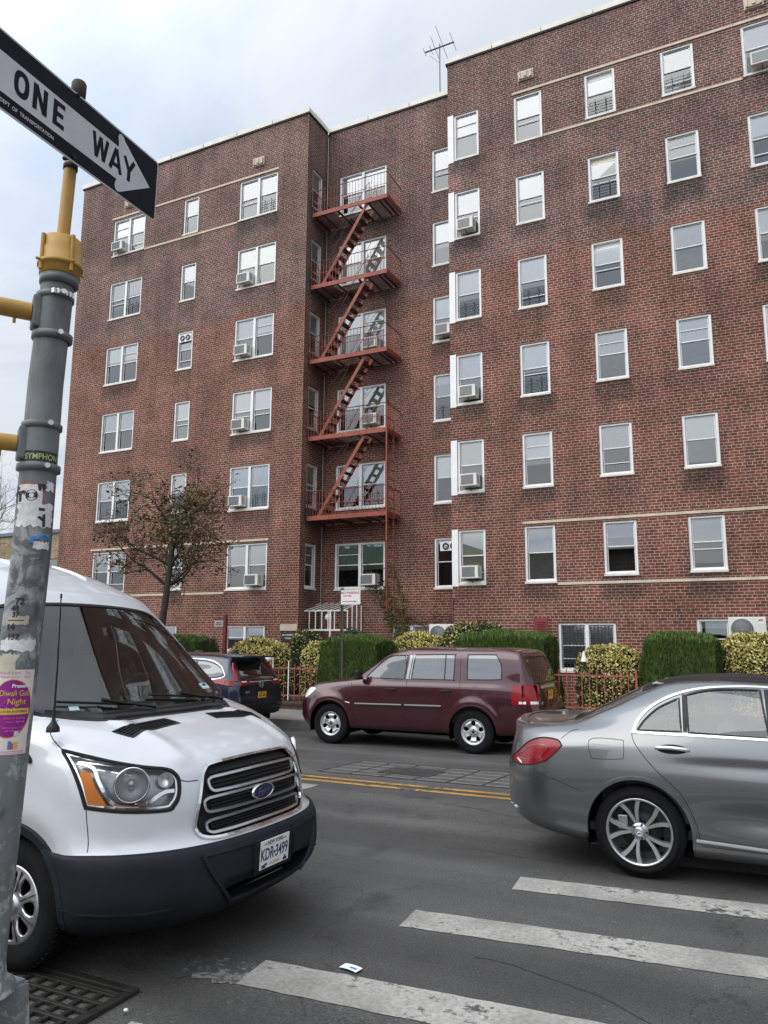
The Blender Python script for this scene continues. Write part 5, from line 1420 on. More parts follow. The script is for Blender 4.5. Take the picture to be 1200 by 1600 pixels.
def maroon_suv():
    t = thing('parked_car', 'dark maroon SUV with silver steel wheels parked at the far kerb', 'car', (-4.674, 13.93, -.19), rz=PI)
    C = [
     [(-1.16, 0, .42), (-.5, 0, .34), (3.64, 0, .32)],
     [(-1.16, .84, .40), (-.7, .86, .33), (3.0, .86, .30), (3.64, .82, .3)],
     [(-1.16, .92, .47), (-.7, .94, .40), (-.4, .945, .36), (2.5, .945, .34), (3.2, .94, .33), (3.64, .88, .36)],
     [(-1.16, .962, .63), (-.4, .975, .60), (2.5, .975, .58), (3.3, .97, .56), (3.64, .93, .55)],
     [(-1.16, .965, .82), (-.3, .985, .88), (1, .975, .86), (2.7, .985, .86), (3.3, .975, .82), (3.64, .92, .72)],
     [(-1.16, .945, 1.0), (-.3, .965, 1.08), (1, .965, 1.08), (2.4, .96, 1.07), (3.0, .945, 1.02), (3.45, .9, .94), (3.64, .82, .86)],
     [(-1.16, .905, 1.16), (-.5, .93, 1.2), (1, .935, 1.19), (2.2, .93, 1.17), (2.5, .92, 1.155), (3.1, .88, 1.09), (3.5, .8, 1.0), (3.64, .7, .93)],
     [(-1.16, .865, 1.38), (-.9, .88, 1.42), (-.5, .885, 1.44), (1.4, .88, 1.44), (1.9, .87, 1.36), (2.3, .85, 1.22), (2.6, .78, 1.18), (3.2, .66, 1.11), (3.64, .5, .96)],
     [(-1.16, .80, 1.54), (-.95, .815, 1.62), (-.8, .82, 1.66), (-.4, .825, 1.685), (1.2, .82, 1.675), (1.55, .815, 1.63), (1.95, .80, 1.46), (2.28, .78, 1.27), (2.45, .7, 1.2), (3.2, .52, 1.12), (3.64, .4, .97)],
     [(-1.16, .72, 1.60), (-.95, .73, 1.69), (-.8, .735, 1.735), (-.4, .735, 1.765), (1.2, .73, 1.76), (1.6, .72, 1.69), (2.0, .7, 1.48), (2.36, .66, 1.235), (2.6, .55, 1.2), (3.2, .42, 1.13), (3.64, .34, .975)],
     [(-1.16, .4, 1.64), (-.95, .4, 1.73), (-.8, .4, 1.77), (-.3, .4, 1.795), (1.2, .4, 1.79), (1.7, .4, 1.7), (2.1, .4, 1.48), (2.5, .36, 1.235), (3.2, .25, 1.14), (3.64, .2, .98)],
     [(-1.16, 0, 1.65), (-.95, 0, 1.735), (-.8, 0, 1.775), (-.3, 0, 1.805), (1.2, 0, 1.80), (1.72, 0, 1.71), (2.15, 0, 1.48), (2.55, 0, 1.24), (3.2, 0, 1.145), (3.64, 0, .985)]]
    tail = [-1.05, -1.1, -1.15, -1.19, -1.13, -1.1, -1.06, -.97, -.9, -.87, -.86, -.86]
    front = [3.5, 3.55, 3.62, 3.68, 3.68, 3.64, 3.58, 3.55, 3.54, 3.54, 3.54, 3.54]
    G = car_grid(C, -1.16, 3.64, tail, front, (.86, .3, 2.2), (.66, .5, 2.3), ns=150, nr=64)
    # swollen wheel-arch fenders
    for row in G:
        for p in row:
            if p.y > .8 and p.z < 1.12:
                for cx in (0, 2.83):
                    d = math.hypot(p.x - cx, p.z - .38)
                    p.y += .028 * math.exp(-((d - .46) / .085) ** 2) * (1 if p.z > .3 else 0)
    bm = grid_bm(G, .015, .05); bvh = BVHTree.FromBMesh(bm)
    pm = paint('maroon pearl paint', (.05, .006, .014), metal=.3, rough=.24, dirt=.05)
    side = {s: (lambda c, s=s: c.y * s > .3) for s in (1, -1)}
    W1 = smooth_poly([(2.10, 1.235), (2.02, 1.33), (1.84, 1.50), (1.72, 1.60), (1.55, 1.642), (1.27, 1.652), (1.31, 1.225)], 4, sharp=(0, 5, 6))
    W2 = smooth_poly([(1.175, 1.235), (1.13, 1.662), (.40, 1.675), (.355, 1.645), (.36, 1.255), (.40, 1.235)], 4, sharp=(0, 1))
    W3 = smooth_poly([(.11, 1.64), (.075, 1.675), (-.36, 1.68), (-.42, 1.66), (-.505, 1.50), (-.515, 1.30), (-.47, 1.262), (.06, 1.25), (.105, 1.285)], 4)
    for s in (1, -1):
        for q, gm in ((W1, MT['glass_car']), (W2, MT['glass_dark']), (W3, MT['glass_dark'])):
            glass_panel(bm, bvh, PS[s], q, side[s], t, 'side_window', gm, True, .02, .004)
        pc = MB(MT['trimblack'], MT['lamp_grey'])
        strip(pc, on_surf(bvh, PS[s], [(.53, 1.245 + k * .053) for k in range(9)]), .02, .003)
        pc.mat(MT['lamp_grey']); strip(pc, on_surf(bvh, PS[s], [(1.255 - k * .007, 1.235 + k * .052) for k in range(9)]), .06, .003); strip(pc, on_surf(bvh, PS[s], [(1.195 - k * .007, 1.235 + k * .053) for k in range(9)]), .03, .0035)
        pc.build('pillar_cover', t, local=True)
        o = glass_panel(bm, bvh, PB, [(s * y, z) for y, z in ((.98, .86), (.99, 1.18), (.80, 1.19), (.78, .85))], lambda c: c.x < -.9, t, 'tail_lamp', MT['red'], None)
        lp = [(-.69, 1.175), (-.71, .855), (-1.3, .85), (-1.3, 1.175)]
        fs = cut(bm, bvh, lp, PS[s], side[s]); g = MB(MT['red']); take(bm, fs, g, .004); l2 = g.build('tail_lamp_side', o, local=True)
        wl = MB(MT['white_lens']); strip(wl, on_surf(bvh, PB, [(s * y, .89) for y in (.80, .85, .89, .92)]), .05, .006); strip(wl, on_surf(bvh, PS[s], [(x, .89) for x in (-.83, -.86, -.9, -.95)]), .045, .007); wl.build('reversing_lamp', o, local=True)
        hp = MB(MT['reflector']); pts = smooth_poly([(3.16, 1.0), (3.3, 1.03), (3.46, .98), (3.5, .86), (3.38, .83)], 4)
        dg = Proj((.72, s * .69, 0)); P2 = []
        for x, z in pts:
            p, n = PS[s].ray(bvh, min(x, 3.5), z)
            if p is not None: P2.append(dg.to2(p))
        glass_panel(bm, bvh, dg, P2, side[s], t, 'headlight', MT['white_lens'], True, .012, .003, -.002, MT['gap'])
        # arches
        for cx in (0.0, 2.83):
            fs = cut(bm, bvh, arch_poly(cx, .37, .425 + (.01 if cx == 0 else 0), ex=0), PS[s], side[s]); bmesh.ops.delete(bm, geom=fs, context='FACES')
            lp = MB(pm); strip(lp, on_surf(bvh, PS[s], circle(cx, .37, .445, 40, R(-10), R(190))), .035, .008); lp.build('arch_lip', t, local=True)
    rwp = smooth_poly([(-.70, 1.20), (-.66, 1.64), (.66, 1.64), (.70, 1.20)], 5, sharp=(0, 1, 2, 3))
    fs = cut(bm, bvh, rwp, PB, lambda c: c.x < -.7); g = MB(MT['glass_dark']); take(bm, fs, g, -.003); rw = g.build('rear_window', t, local=True)
    tm = MB(MT['trimblack']); strip(tm, on_surf(bvh, PB, rwp), .025, .004, closed=True); tm.build('window_trim', rw, local=True)
    wp = smooth_poly([(1.72, -.62), (2.28, -.70), (2.46, -.4), (2.5, 0), (2.46, .4), (2.28, .70), (1.72, .62), (1.76, 0)], 5, sharp=(0, 1, 5, 6))
    fs = cut(bm, bvh, wp, PT, lambda c: c.z > 1.1); g = MB(MT['glass_wind']); take(bm, fs, g, -.003); ww = g.build('windscreen', t, local=True)
    body = MB(pm); body.bm(bm, smooth=True); body.build('body', t, local=True)
    gp = MB(MT['gap'])
    for s in (1, -1):
        for path in ([(2.40, 1.14), (2.36, 1.0), (2.35, .6), (2.34, .36)], [(1.33, 1.66), (1.262, 1.21), (1.27, 1.0), (1.31, .6), (1.31, .36)],
                     [(.24, 1.72), (.235, 1.3), (.235, 1.0), (.3, .86), (.42, .76)], [(2.34, .37), (1.4, .38), (.5, .39)], [(1.6, 1.71), (.8, 1.735), (-.4, 1.74)],
                     [(-.70, .84), (-.8, .80), (-1.0, .72)]):
            strip(gp, on_surf(bvh, PS[s], smooth_poly(path, 5, closed=False)), .008, .0015)
        strip(gp, on_surf(bvh, PS[s], circle(-.06, 1.06, .075, 24)), .006, .0012, closed=True)
    for path in ([(-.74, .95), (-.74, 1.2)], [(.74, .95), (.74, 1.2)], [(-.76, .80), (.76, .80)]): strip(gp, on_surf(bvh, PB, smooth_poly(path, 8, closed=False)), .008, .0015)
    gp.build('shut_line', t, local=True)
    sm = MB(MT['satin'], MT['trimblack'])
    for s in (1, -1):
        for a, b in ((2.30, 1.345), (1.285, .58)):
            n = 12
            sm.mat(MT['satin']); strip(sm, on_surf(bvh, PS[s], [(a + (b - a) * k / n, .765 + .02 * (2.3 - (a + (b - a) * k / n)) / 1.7) for k in range(n + 1)]), .022, .016)
            sm.mat(MT['trimblack']); strip(sm, on_surf(bvh, PS[s], [(a + (b - a) * k / n, .735 + .02 * (2.3 - (a + (b - a) * k / n)) / 1.7) for k in range(n + 1)]), .045, .012)
    sm.build('side_moulding', t, local=True)
    for s in (1, -1):
        for x in (1.56, .50): door_handle(t, bvh, s, x, 1.045, MT['trimblack'], .19)
        m_ = MB(MT['trimblack']); m_.rbox(2.12, 2.22, s * .99, s * 1.17, 1.2, 1.38, .03); m_.tube([(2.17, s * .93, 1.22), (2.17, s * 1.02, 1.25)], .025, 8); m_.build('door_mirror', t, local=True)
    fb = MB(MT['trimblack'])
    for s in (1, -1):
        strip(fb, on_surf(bvh, PB, [(s * y, .70) for y in (0, .2, .4, .6, .75, .85)]), .06, .03)
        strip(fb, on_surf(bvh, PB, [(s * y, .47) for y in (0, .2, .4, .6, .75)]), .12, .006)
    fb.build('rear_bumper_pad', t, local=True)
    pm2 = MB(MT['satin']); strip(pm2, on_surf(bvh, PB, [(y * .1, 1.13) for y in range(-4, 5)]), .05, .012); pm2.build('tailgate_garnish', t, local=True)
    p, n = PB.ray(bvh, 0, .98)
    plate(t, Matrix.Translation((p.x - .012, 0, .985)) @ Matrix.Rotation(-PI / 2, 4, 'Z') @ Matrix.Rotation(PI / 2, 4, 'X'), .305, .152, MT['plate_yellow'], 'HRT 4417', 'NEW YORK', MT['plate_blue'])
    bd = MB(MT['satin']); p, n = PB.ray(bvh, -.55, .87); put_text(bd, 'LX', .07, Matrix.Translation((p.x - .004, .58, .87)) @ Matrix.Rotation(-PI / 2, 4, 'Z') @ Matrix.Rotation(PI / 2, 4, 'X'), .001); bd.build('badge', t, local=True)
    wells = MB(MT['under']); wheel_well(wells, 0, .38, .45, .5, .96); wheel_well(wells, 2.83, .38, .45, .5, .96); wells.build('wheel_arch_liner', t, local=True)
    un = MB(MT['under']); un.box(-.9, 3.3, -.6, .6, .24, .4); un.tube([(-.9, -.5, .33), (1.0, -.5, .3)], .05, 8); un.rbox(-.75, -.5, -.75, .75, .25, .4, .03); un.build('underbody', t, local=True)
    for cx in (0.0, 2.83):
        for s in (1, -1): steel_wheel(t, cx, s * .955, s, .37, .218, 5)
    interior_suv(t, -.9, 2.3, .84, .45, 1.16, 1.7, [(1.3, .4), (1.3, -.4), (.3, .4), (.3, -.4)])
    # scrape on the front wing by the wheel
    sc_ = MB(MT['white_paint'] if 'white_paint' in MT else M['white_paint']); strip(sc_, on_surf(bvh, PS[1], [(2.50 - k * .02, .79 - .004 * k) for k in range(6)]), .022, .0015, taper=True); sc_.build('scrape_mark', t, local=True)
    return t
maroon_suv()

# ================================================================== dark blue crossover further along the kerb
def blue_crossover():
    t = thing('parked_car', 'dark blue crossover with L-shaped tail lamps parked behind the white van', 'car', (-10.86, 14.05, -.2), rz=PI)
    C = [
     [(-1.0, 0, .36), (3.4, 0, .3)],
     [(-1.0, .78, .34), (3.4, .78, .28)],
     [(-1.0, .87, .40), (-.4, .885, .33), (3.4, .84, .33)],
     [(-1.0, .905, .60), (-.3, .915, .58), (3.4, .88, .5)],
     [(-1.0, .905, .80), (-.3, .92, .84), (2.6, .92, .82), (3.4, .86, .66)],
     [(-1.0, .88, .98), (-.3, .90, 1.03), (2.3, .90, .99), (3.4, .76, .78)],
     [(-1.0, .845, 1.10), (-.3, .87, 1.12), (2.2, .86, 1.06), (2.9, .8, .98), (3.4, .64, .84)],
     [(-1.0, .79, 1.26), (-.5, .81, 1.30), (1.3, .80, 1.30), (1.8, .79, 1.2), (2.3, .76, 1.07), (3.4, .5, .86)],
     [(-1.0, .70, 1.40), (-.6, .725, 1.46), (-.2, .73, 1.51), (1.2, .72, 1.52), (1.7, .71, 1.33), (2.2, .68, 1.1), (3.4, .4, .87)],
     [(-1.0, .62, 1.48), (-.6, .635, 1.545), (-.2, .64, 1.585), (1.1, .63, 1.6), (1.7, .62, 1.38), (2.3, .56, 1.1), (3.4, .34, .88)],
     [(-1.0, .35, 1.54), (-.6, .35, 1.59), (-.2, .35, 1.625), (1.1, .35, 1.64), (1.8, .35, 1.38), (2.4, .3, 1.1), (3.4, .2, .89)],
     [(-1.0, 0, 1.55), (-.6, 0, 1.6), (-.2, 0, 1.635), (1.1, 0, 1.65), (1.8, 0, 1.4), (2.4, 0, 1.11), (3.4, 0, .895)]]
    tail = [-.9, -.95, -1.0, -1.04, -1.0, -.98, -.94, -.83, -.72, -.66, -.64, -.64]
    front = [3.3, 3.35, 3.4, 3.44, 3.44, 3.4, 3.38, 3.36, 3.35, 3.35, 3.35, 3.35]
    G = car_grid(C, -1.0, 3.4, tail, front, (.84, .32, 2.2), (.6, .5, 2.3), ns=120, nr=56)
    bm = grid_bm(G, .02, .05); bvh = BVHTree.FromBMesh(bm)
    pm = paint('dark blue paint', (.004, .008, .03), metal=.3, rough=.3, dirt=.08)
    side = {s: (lambda c, s=s: c.y * s > .3) for s in (1, -1)}
    rwp = smooth_poly([(-.62, 1.10), (-.52, 1.46), (.52, 1.46), (.62, 1.10), (.3, 1.06), (-.3, 1.06)], 5, sharp=(0, 1, 2, 3))
    fs = cut(bm, bvh, rwp, PB, lambda c: c.x < -.5); g = MB(MT['glass_dark']); take(bm, fs, g, -.003); rw = g.build('rear_window', t, local=True)
    tm = MB(MT['trimblack']); strip(tm, on_surf(bvh, PB, rwp), .035, .004, closed=True); tm.build('window_trim', rw, local=True)
    for s in (1, -1):
        for q in (smooth_poly([(-.62, 1.2), (-.5, 1.36), (-.2, 1.465), (.12, 1.49), (.10, 1.15), (-.35, 1.14)], 5, sharp=(3, 4)), smooth_poly([(.16, 1.495), (.9, 1.5), (.92, 1.13), (.14, 1.15)], 4, sharp=(0, 1, 2, 3)), smooth_poly([(1.0, 1.5), (1.35, 1.42), (1.9, 1.13), (.98, 1.13)], 4, sharp=(0, 2, 3))):
            glass_panel(bm, bvh, PS[s], q, side[s], t, 'side_window', MT['glass_dark'], True, .02, .004)
        ch = MB(MT['satin']); strip(ch, on_surf(bvh, PS[s], smooth_poly([(.1, 1.12), (-.38, 1.11), (-.66, 1.17), (-.62, 1.27), (-.5, 1.39), (-.2, 1.495), (.4, 1.525), (1.0, 1.52)], 5, closed=False)), .022, .008); ch.build('window_chrome', t, local=True)
        dg = Proj((-.75, s * .66, 0))
        tl = MB(MT['red'])
        def pt3(y, z):
            p, n = PB.ray(bvh, s * y, z); return (p, n) if p is not None else None
        col_ = [pt3(y, z) for y, z in ((.60, 1.42), (.66, 1.34), (.70, 1.25), (.735, 1.16), (.76, 1.07))]
        strip(tl, [q for q in col_ if q], .085, .02)
        bar_ = [pt3(y, 1.03) for y in (.36, .48, .6, .7)] + [on_surf(bvh, dg, [dg.to2(Vector((x, s * .84, 1.035)))])[0] for x in (-.82, -.76)]
        bar_ += on_surf(bvh, PS[s], [(-.70, 1.05), (-.60, 1.06), (-.5, 1.065), (-.42, 1.07)])
        strip(tl, [q for q in bar_ if q], .13, .015, taper=True)
        o = tl.build('tail_lamp', t, local=True)
        wl = MB(MT['white_lens']); strip(wl, [q for q in [pt3(y, 1.055) for y in (.5, .58, .66)] if q], .035, .02); wl.build('reversing_lamp', o, local=True)
        for cx in (0.0, 2.66):
            fs = cut(bm, bvh, arch_poly(cx, .35, .40), PS[s], side[s]); bmesh.ops.delete(bm, geom=fs, context='FACES')
            lp = MB(MT['trimblack']); strip(lp, on_surf(bvh, PS[s], circle(cx, .35, .43, 40, R(-10), R(190))), .07, .012); lp.build('arch_trim', t, local=True)
    wp = smooth_poly([(1.35, -.58), (2.05, -.66), (2.25, 0), (2.05, .66), (1.35, .58), (1.38, 0)], 5, sharp=(0, 1, 3, 4))
    fs = cut(bm, bvh, wp, PT, lambda c: c.z > 1.1); g = MB(MT['glass_wind']); take(bm, fs, g, -.003); g.build('windscreen', t, local=True)
    body = MB(pm); body.bm(bm, smooth=True); body.build('body', t, local=True)
    sp = MB(pm); sp.rbox(-.92, -.6, -.58, .58, 1.545, 1.585, .015); sp.build('roof_spoiler', t, local=True)
    fn = MB(pm); fn.mesh([(-.35, 0, 1.71), (-.18, -.03, 1.62), (-.18, .03, 1.62), (-.42, 0, 1.61)], [(0, 1, 2), (0, 3, 1), (0, 2, 3)]); fn.build('shark_fin', t, local=True)
    lo = MB(MT['trimblack'])
    for s in (1, -1):
        for z, w in ((.42, .14), (.55, .1)): strip(lo, on_surf(bvh, PB, [(s * y, z) for y in (0, .2, .4, .6, .75)]), w, .008)
    lo.build('lower_bumper', t, local=True)
    rf = MB(MT['red_dark'])
    for s in (1, -1): strip(rf, on_surf(bvh, PB, [(s * y, .56) for y in (.6, .68, .74)]), .04, .012)
    rf.build('reflector_strip', t, local=True)
    ch = MB(MT['satin']); strip(ch, on_surf(bvh, PB, [(y * .1, 1.045) for y in range(-4, 5)]), .02, .02); ch.build('tailgate_chrome', t, local=True)
    p, n = PB.ray(bvh, 0, .99); MX = lambda y, z: Matrix.Translation((PB.ray(bvh, y, z)[0].x - .012, y, z)) @ Matrix.Rotation(-PI / 2, 4, 'Z') @ Matrix.Rotation(PI / 2, 4, 'X')
    e = MB(MT['satin']); 
    for a, b in (((-.035, .045), (-.028, -.045)), ((.035, .045), (.028, -.045)), ((-.03, 0), (.03, 0))): e.bar(MX(0, .985) @ Vector((*a, .004)), MX(0, .985) @ Vector((*b, .004)), .012, .008)
    strip(e, [(MX(0, .985) @ Vector((a, b, 0)), Vector((-1, 0, 0))) for a, b in smooth_poly([(-.055, .05), (.055, .05), (.048, -.05), (-.048, -.05)], 4)], .008, .008, closed=True)
    put_text(e, 'CR-V', .07, MX(.50, .84), .001); e.build('badge', t, local=True)
    plate(t, MX(0, .76), .305, .152, MT['plate_yellow'], 'GKA 2086', 'NEW YORK', MT['plate_blue'])
    wells = MB(MT['under']); wheel_well(wells, 0, .36, .42, .5, .9); wheel_well(wells, 2.66, .36, .42, .5, .9); wells.box(-.85, 3.2, -.6, .6, .22, .4); wells.build('underbody', t, local=True)
    for cx in (0.0, 2.66):
        for s in (1, -1): steel_wheel(t, cx, s * .885, s, .35, .225, 5)
    interior_suv(t, -.75, 2.1, .78, .42, 1.08, 1.5, [(1.2, .37), (1.2, -.37)])
blue_crossover()
# ================================================================== white van nose-on at the left, near kerb
VO = Vector((-2.72, 4.05, 0))
def van_surface():
    xf = pchip([.25, .30, .36, .44, .56, .635, .66, .70, .85, 1.0, 1.06, 1.11, 1.16, 1.21, 1.25, 1.285, 1.30, 1.34, 2.02, 2.07, 2.14, 2.23, 2.31, 2.38, 2.43],
               [-.14, -.06, -.015, 0, -.005, -.03, -.06, -.085, -.095, -.135, -.18, -.255, -.365, -.52, -.68, -.86, -.93, -.985, -1.74, -1.80, -1.92, -2.1, -2.36, -2.8, -3.6])
    ww = pchip([.25, .33, .45, .6, .66, .85, 1.0, 1.1, 1.25, 1.36, 1.6, 2.02, 2.18, 2.3, 2.38, 2.43], [.93, .975, .99, .99, .98, .995, 1.005, 1.005, 1.005, 1.0, .98, .925, .885, .81, .67, .42])
    dd = pchip([.25, .6, .85, 1.1, 1.2, 1.3, 1.36, 2.02, 2.12, 2.23, 2.33, 2.43], [.62, .62, .68, .74, .60, .36, .27, .30, .42, .65, 1.0, 1.3])
    nn = pchip([.25, .6, .7, 1.1, 1.2, 1.35, 2.02, 2.43], [2.7, 2.7, 2.5, 2.35, 2.6, 2.9, 2.9, 2.4])
    Z = []; z = .25
    while z < 2.43:
        Z.append(z); sl = abs(xf(z + .004) - xf(z)) / .004; z += max(.0035, .026 / math.sqrt(1 + sl * sl))
    Z.append(2.43)
    G = []
    for z in Z:
        row = []; x0, w, D, n = xf(z), ww(z), dd(z), nn(z)
        for k in range(71):
            a = PI / 2 * k / 70; c, s_ = math.cos(a), math.sin(a)
            y = w * (s_ ** (2 / n)); tt = c ** (2 / 2.05)
            row.append(Vector((x0 - D * (1 - tt), y, z)))
        # finer spacing near the corner end: continue along the side
        xs_ = row[-1].x; N = 64
        for k in range(1, N + 1):
            x = xs_ + (-5.3 - xs_) * (k / N) ** 1.25; row.append(Vector((x, w, z)))
        G.append(row)
    return G
def van():
    G = van_surface()
    # side fender swelling above the front wheel and a waist groove
    for row in G:
        for p in row:
            if p.y > .7 and p.z < 1.2:
                d = math.hypot(p.x + 1.0, p.z - .35); p.y += .022 * math.exp(-((d - .50) / .09) ** 2)
                if p.x < -1.6: p.y -= .02 * math.exp(-((p.z - .8) / .12) ** 2) * min(1, (-1.6 - p.x) / .4)
    # hood crease lines and centre bulge
    for row in G:
        for p in row:
            if 1.06 < p.z < 1.31 and p.y < .8:
                k_ = math.exp(-((abs(p.y) - .52) / .06) ** 2) * .014; p.z += k_; p.x += k_ * .4
    bm = bmesh.new(); A = [[bm.verts.new(p) for p in r_] for r_ in G]; B = [[(A[i][0] if k == 0 else bm.verts.new((p.x, -p.y, p.z))) for k, p in enumerate(r_)] for i, r_ in enumerate(G)]
    for i in range(len(G) - 1):
        for k in range(len(G[0]) - 1):
            for q in ((A[i][k], A[i][k + 1], A[i + 1][k + 1], A[i + 1][k]), (B[i + 1][k], B[i + 1][k + 1], B[i][k + 1], B[i][k])):
                q = list(dict.fromkeys(q)); f = bm.faces.new(q); f.smooth = True
    top = [v for v in A[-1]] + [v for v in reversed(B[-1][1:])]; f = bm.faces.new(top); 
    bck = [A[i][-1] for i in range(len(G))] + [B[i][-1] for i in reversed(range(len(G)))]; bm.faces.new(bck)
    bmesh.ops.recalc_face_normals(bm, faces=bm.faces[:]); bm.normal_update()
    return bm
def build_van():
    t = thing('white_van', 'white passenger van with dark grey bumper standing nose to the right behind the signal pole', 'van', VO)
    bm = van(); bvh = BVHTree.FromBMesh(bm)
    pm = paint('white van paint', (.56, .58, .61), metal=0, rough=.35, dirt=.12)
    dk = P('dark grey bumper plastic', (.012, .014, .019), .6, spec=.22, var=.3, vscale=3, bump=.05, bscale=200)
    mi = lambda L_: L_ + [(-y, z) for y, z in reversed(L_) if abs(y) > 1e-6]
    # windscreen
    W = mi([(0, 1.985), (.4, 1.975), (.68, 1.945), (.77, 1.87), (.86, 1.6), (.90, 1.44), (.885, 1.345), (.78, 1.30), (.58, 1.272), (0, 1.268)])
    W = smooth_poly(W, 4)
    fs = cut(bm, bvh, W, PF, lambda c: c.x > -2.2); g = MB(MT['glass_wind']); take(bm, fs, g, -.004); ws = g.build('windscreen', t, local=True)
    tm = MB(MT['trimblack']); strip(tm, on_surf(bvh, PF, W), .03, .003, closed=True)
    for zz, w_ in ((1.285, .05), (1.30, .035)):
        strip(tm, on_surf(bvh, PF, [(y * .05, zz + .02 * (abs(y) / 16) ** 4) for y in range(-16, 17)]), w_ * 1.3, .0035)
    tm.build('windscreen_trim', ws, local=True)
    stk = MB(P('pale sticker', (.45, .62, .62), .5), MT['plate_blue'])
    strip(stk, [(p + n * .001, n) for p, n in on_surf(bvh, PF, [(.62 + k * .012, 1.40) for k in range(9)])], .06, .002)
    strip(stk, [(p + n * .001, n) for p, n in on_surf(bvh, PF, [(-.66 + k * .012, 1.335) for k in range(6)])], .035, .002)
    stk.mat(MT['plate_blue']); strip(stk, [(p + n * .004, n) for p, n in on_surf(bvh, PF, [(.64 + k * .012, 1.405) for k in range(5)])], .02, .003)
    stk.build('sticker', ws, local=True)
    # headlamps
    HL = [(-.748, -.945, 1.152), (-.60, -.88, 1.118), (-.488, -.821, 1.091), (-.37, -.72, 1.062), (-.283, -.629, 1.042), (-.246, -.598, 1.013), (-.224, -.592, .973), (-.212, -.605, .901), (-.217, -.633, .858), (-.233, -.675, .838), (-.37, -.841, .848), (-.536, -.955, .872), (-.583, -.963, .98), (-.662, -.955, 1.08)]
    for s in (1, -1):
        dg = Proj((.72, s * .69, 0))
        poly = smooth_poly([dg.to2(Vector((x, s * -y, z))) for x, y, z in HL], 4, sharp=(0, 11))
        fs = cut(bm, bvh, poly, dg, lambda c: c.y * s > .3)
        shell = MB(MT['lens_clear']); hs = []
        for f in fs: hs.append([v.co.copy() for v in f.verts])
        take(bm, fs, shell, -.002)
        # housing bowl behind the lens
        hb = MB(MT['lamp_grey'])
        for q in hs: hb.face([v - dg.d * .075 for v in q], smooth=True)
        ring = on_surf(bvh, dg, poly); n = len(ring)
        for k in range(n):
            a, b = ring[k][0], ring[(k + 1) % n][0]; hb.face([a, b, b - dg.d * .08, a - dg.d * .08])
        o = hb.build('headlight', t, local=True)
        shell.build('headlight_lens', o, local=True)
        sl = MB(MT['gap']); strip(sl, ring, .018, .003, closed=True); sl.mat(MT['chrome']); cc = (sum(p[0] for p in poly) / len(poly), sum(p[1] for p in poly) / len(poly))
        strip(sl, [(p - dg.d * .012, nn_) for p, nn_ in on_surf(bvh, dg, [(cc[0] + (p[0] - cc[0]) * .93, cc[1] + (p[1] - cc[1]) * .88) for p in poly])], .012, .002, closed=True)
        sl.build('headlight_rim', o, local=True)
        # round reflector bowl with bulb shade
        cb = MB(MT['reflector'], MT['lamp_grey'])
        p, nn_ = dg.ray(bvh, *dg.to2(Vector((-.37, s * .80, .975))))
        Mx = Matrix.Translation(p - dg.d * .07) @ dg.d.to_track_quat('Z', 'Y').to_matrix().to_4x4()
        cb.lathe([(.001, -.0), (.03, .002), (.06, .014), (.078, .04), (.084, .055)], 32, Mx)
        cb.mat(MT['chrome']); cb.lathe([(.084, .052), (.088, .062), (.094, .058), (.09, .04)], 32, Mx)
        cb.mat(MT['lamp_grey']); cb.lathe([(.0005, .05), (.02, .046), (.026, .03), (.024, .0)], 18, Mx)
        cb.mat(MT['reflector']); Mi = Matrix.Translation(p - dg.d * .065 + dg.h * (.135 if s < 0 else -.135) * -1 * (1 if s < 0 else 1)) 
        cb.build('reflector_bowl', o, local=True)
        for (x_, y_, z_, r_) in ((-.262, .655, .985, .042),):
            c2 = MB(MT['reflector']); p, nn_ = dg.ray(bvh, *dg.to2(Vector((x_, s * y_, z_))))
            if p is not None:
                Mx = Matrix.Translation(p - dg.d * .055) @ dg.d.to_track_quat('Z', 'Y').to_matrix().to_4x4()
                c2.lathe([(.001, 0), (.025, .006), (r_, .03)], 24, Mx); c2.build('inner_reflector', o, local=True)
        am = MB(MT['amber'])
        ap = smooth_poly([dg.to2(Vector((x, s * -y, z))) for x, y, z in ((-.600, -.95, 1.05), (-.545, -.928, 1.045), (-.505, -.925, .974), (-.440, -.895, .878), (-.525, -.95, .888))], 3, sharp=(0, 1, 2, 3, 4))
        aps = on_surf(bvh, dg, ap); c3 = sum((q[0] for q in aps), Vector()) / len(aps)
        am.mesh([q[0] - dg.d * .006 for q in aps] + [c3 - dg.d * .002], [(k, (k + 1) % len(aps), len(aps)) for k in range(len(aps))])
        am.mat(MT['amber']); am.build('turn_signal', o, local=True)
        ch = MB(MT['chrome'])
        L1 = [(-.625, -.94, 1.085), (-.535, -.915, 1.06), (-.49, -.91, .99), (-.42, -.87, .885), (-.33, -.79, .862)]
        strip(ch, [(p - dg.d * .02, nn_) for p, nn_ in on_surf(bvh, dg, smooth_poly([dg.to2(Vector((x, s * -y, z))) for x, y, z in L1], 5, closed=False))], .022, .006)
        L1 = [(-.34, -.80, .872), (-.30, -.74, .885), (-.262, -.675, .925), (-.235, -.62, .93)]
        strip(ch, [(p - dg.d * .02, nn_) for p, nn_ in on_surf(bvh, dg, smooth_poly([dg.to2(Vector((x, s * -y, z))) for x, y, z in L1], 5, closed=False))], .024, .006)
        for z0_, z1_ in ((1.09, 1.055), (1.07, 1.02)):
            strip(ch, [(p - dg.d * .03, nn_) for p, nn_ in on_surf(bvh, dg, [dg.to2(Vector((-.62 + .03 * k, s * (.935 - .017 * k), z0_ + (z1_ - z0_) * k / 8))) for k in range(9)])], .008, .003)
        ch.build('headlight_blade', o, local=True)
    # grille
    GP = smooth_poly(mi([(0, 1.052), (.34, 1.043), (.43, 1.015), (.47, .95), (.52, .79), (.525, .72), (.465, .668), (.25, .66), (0, .66)]), 5)
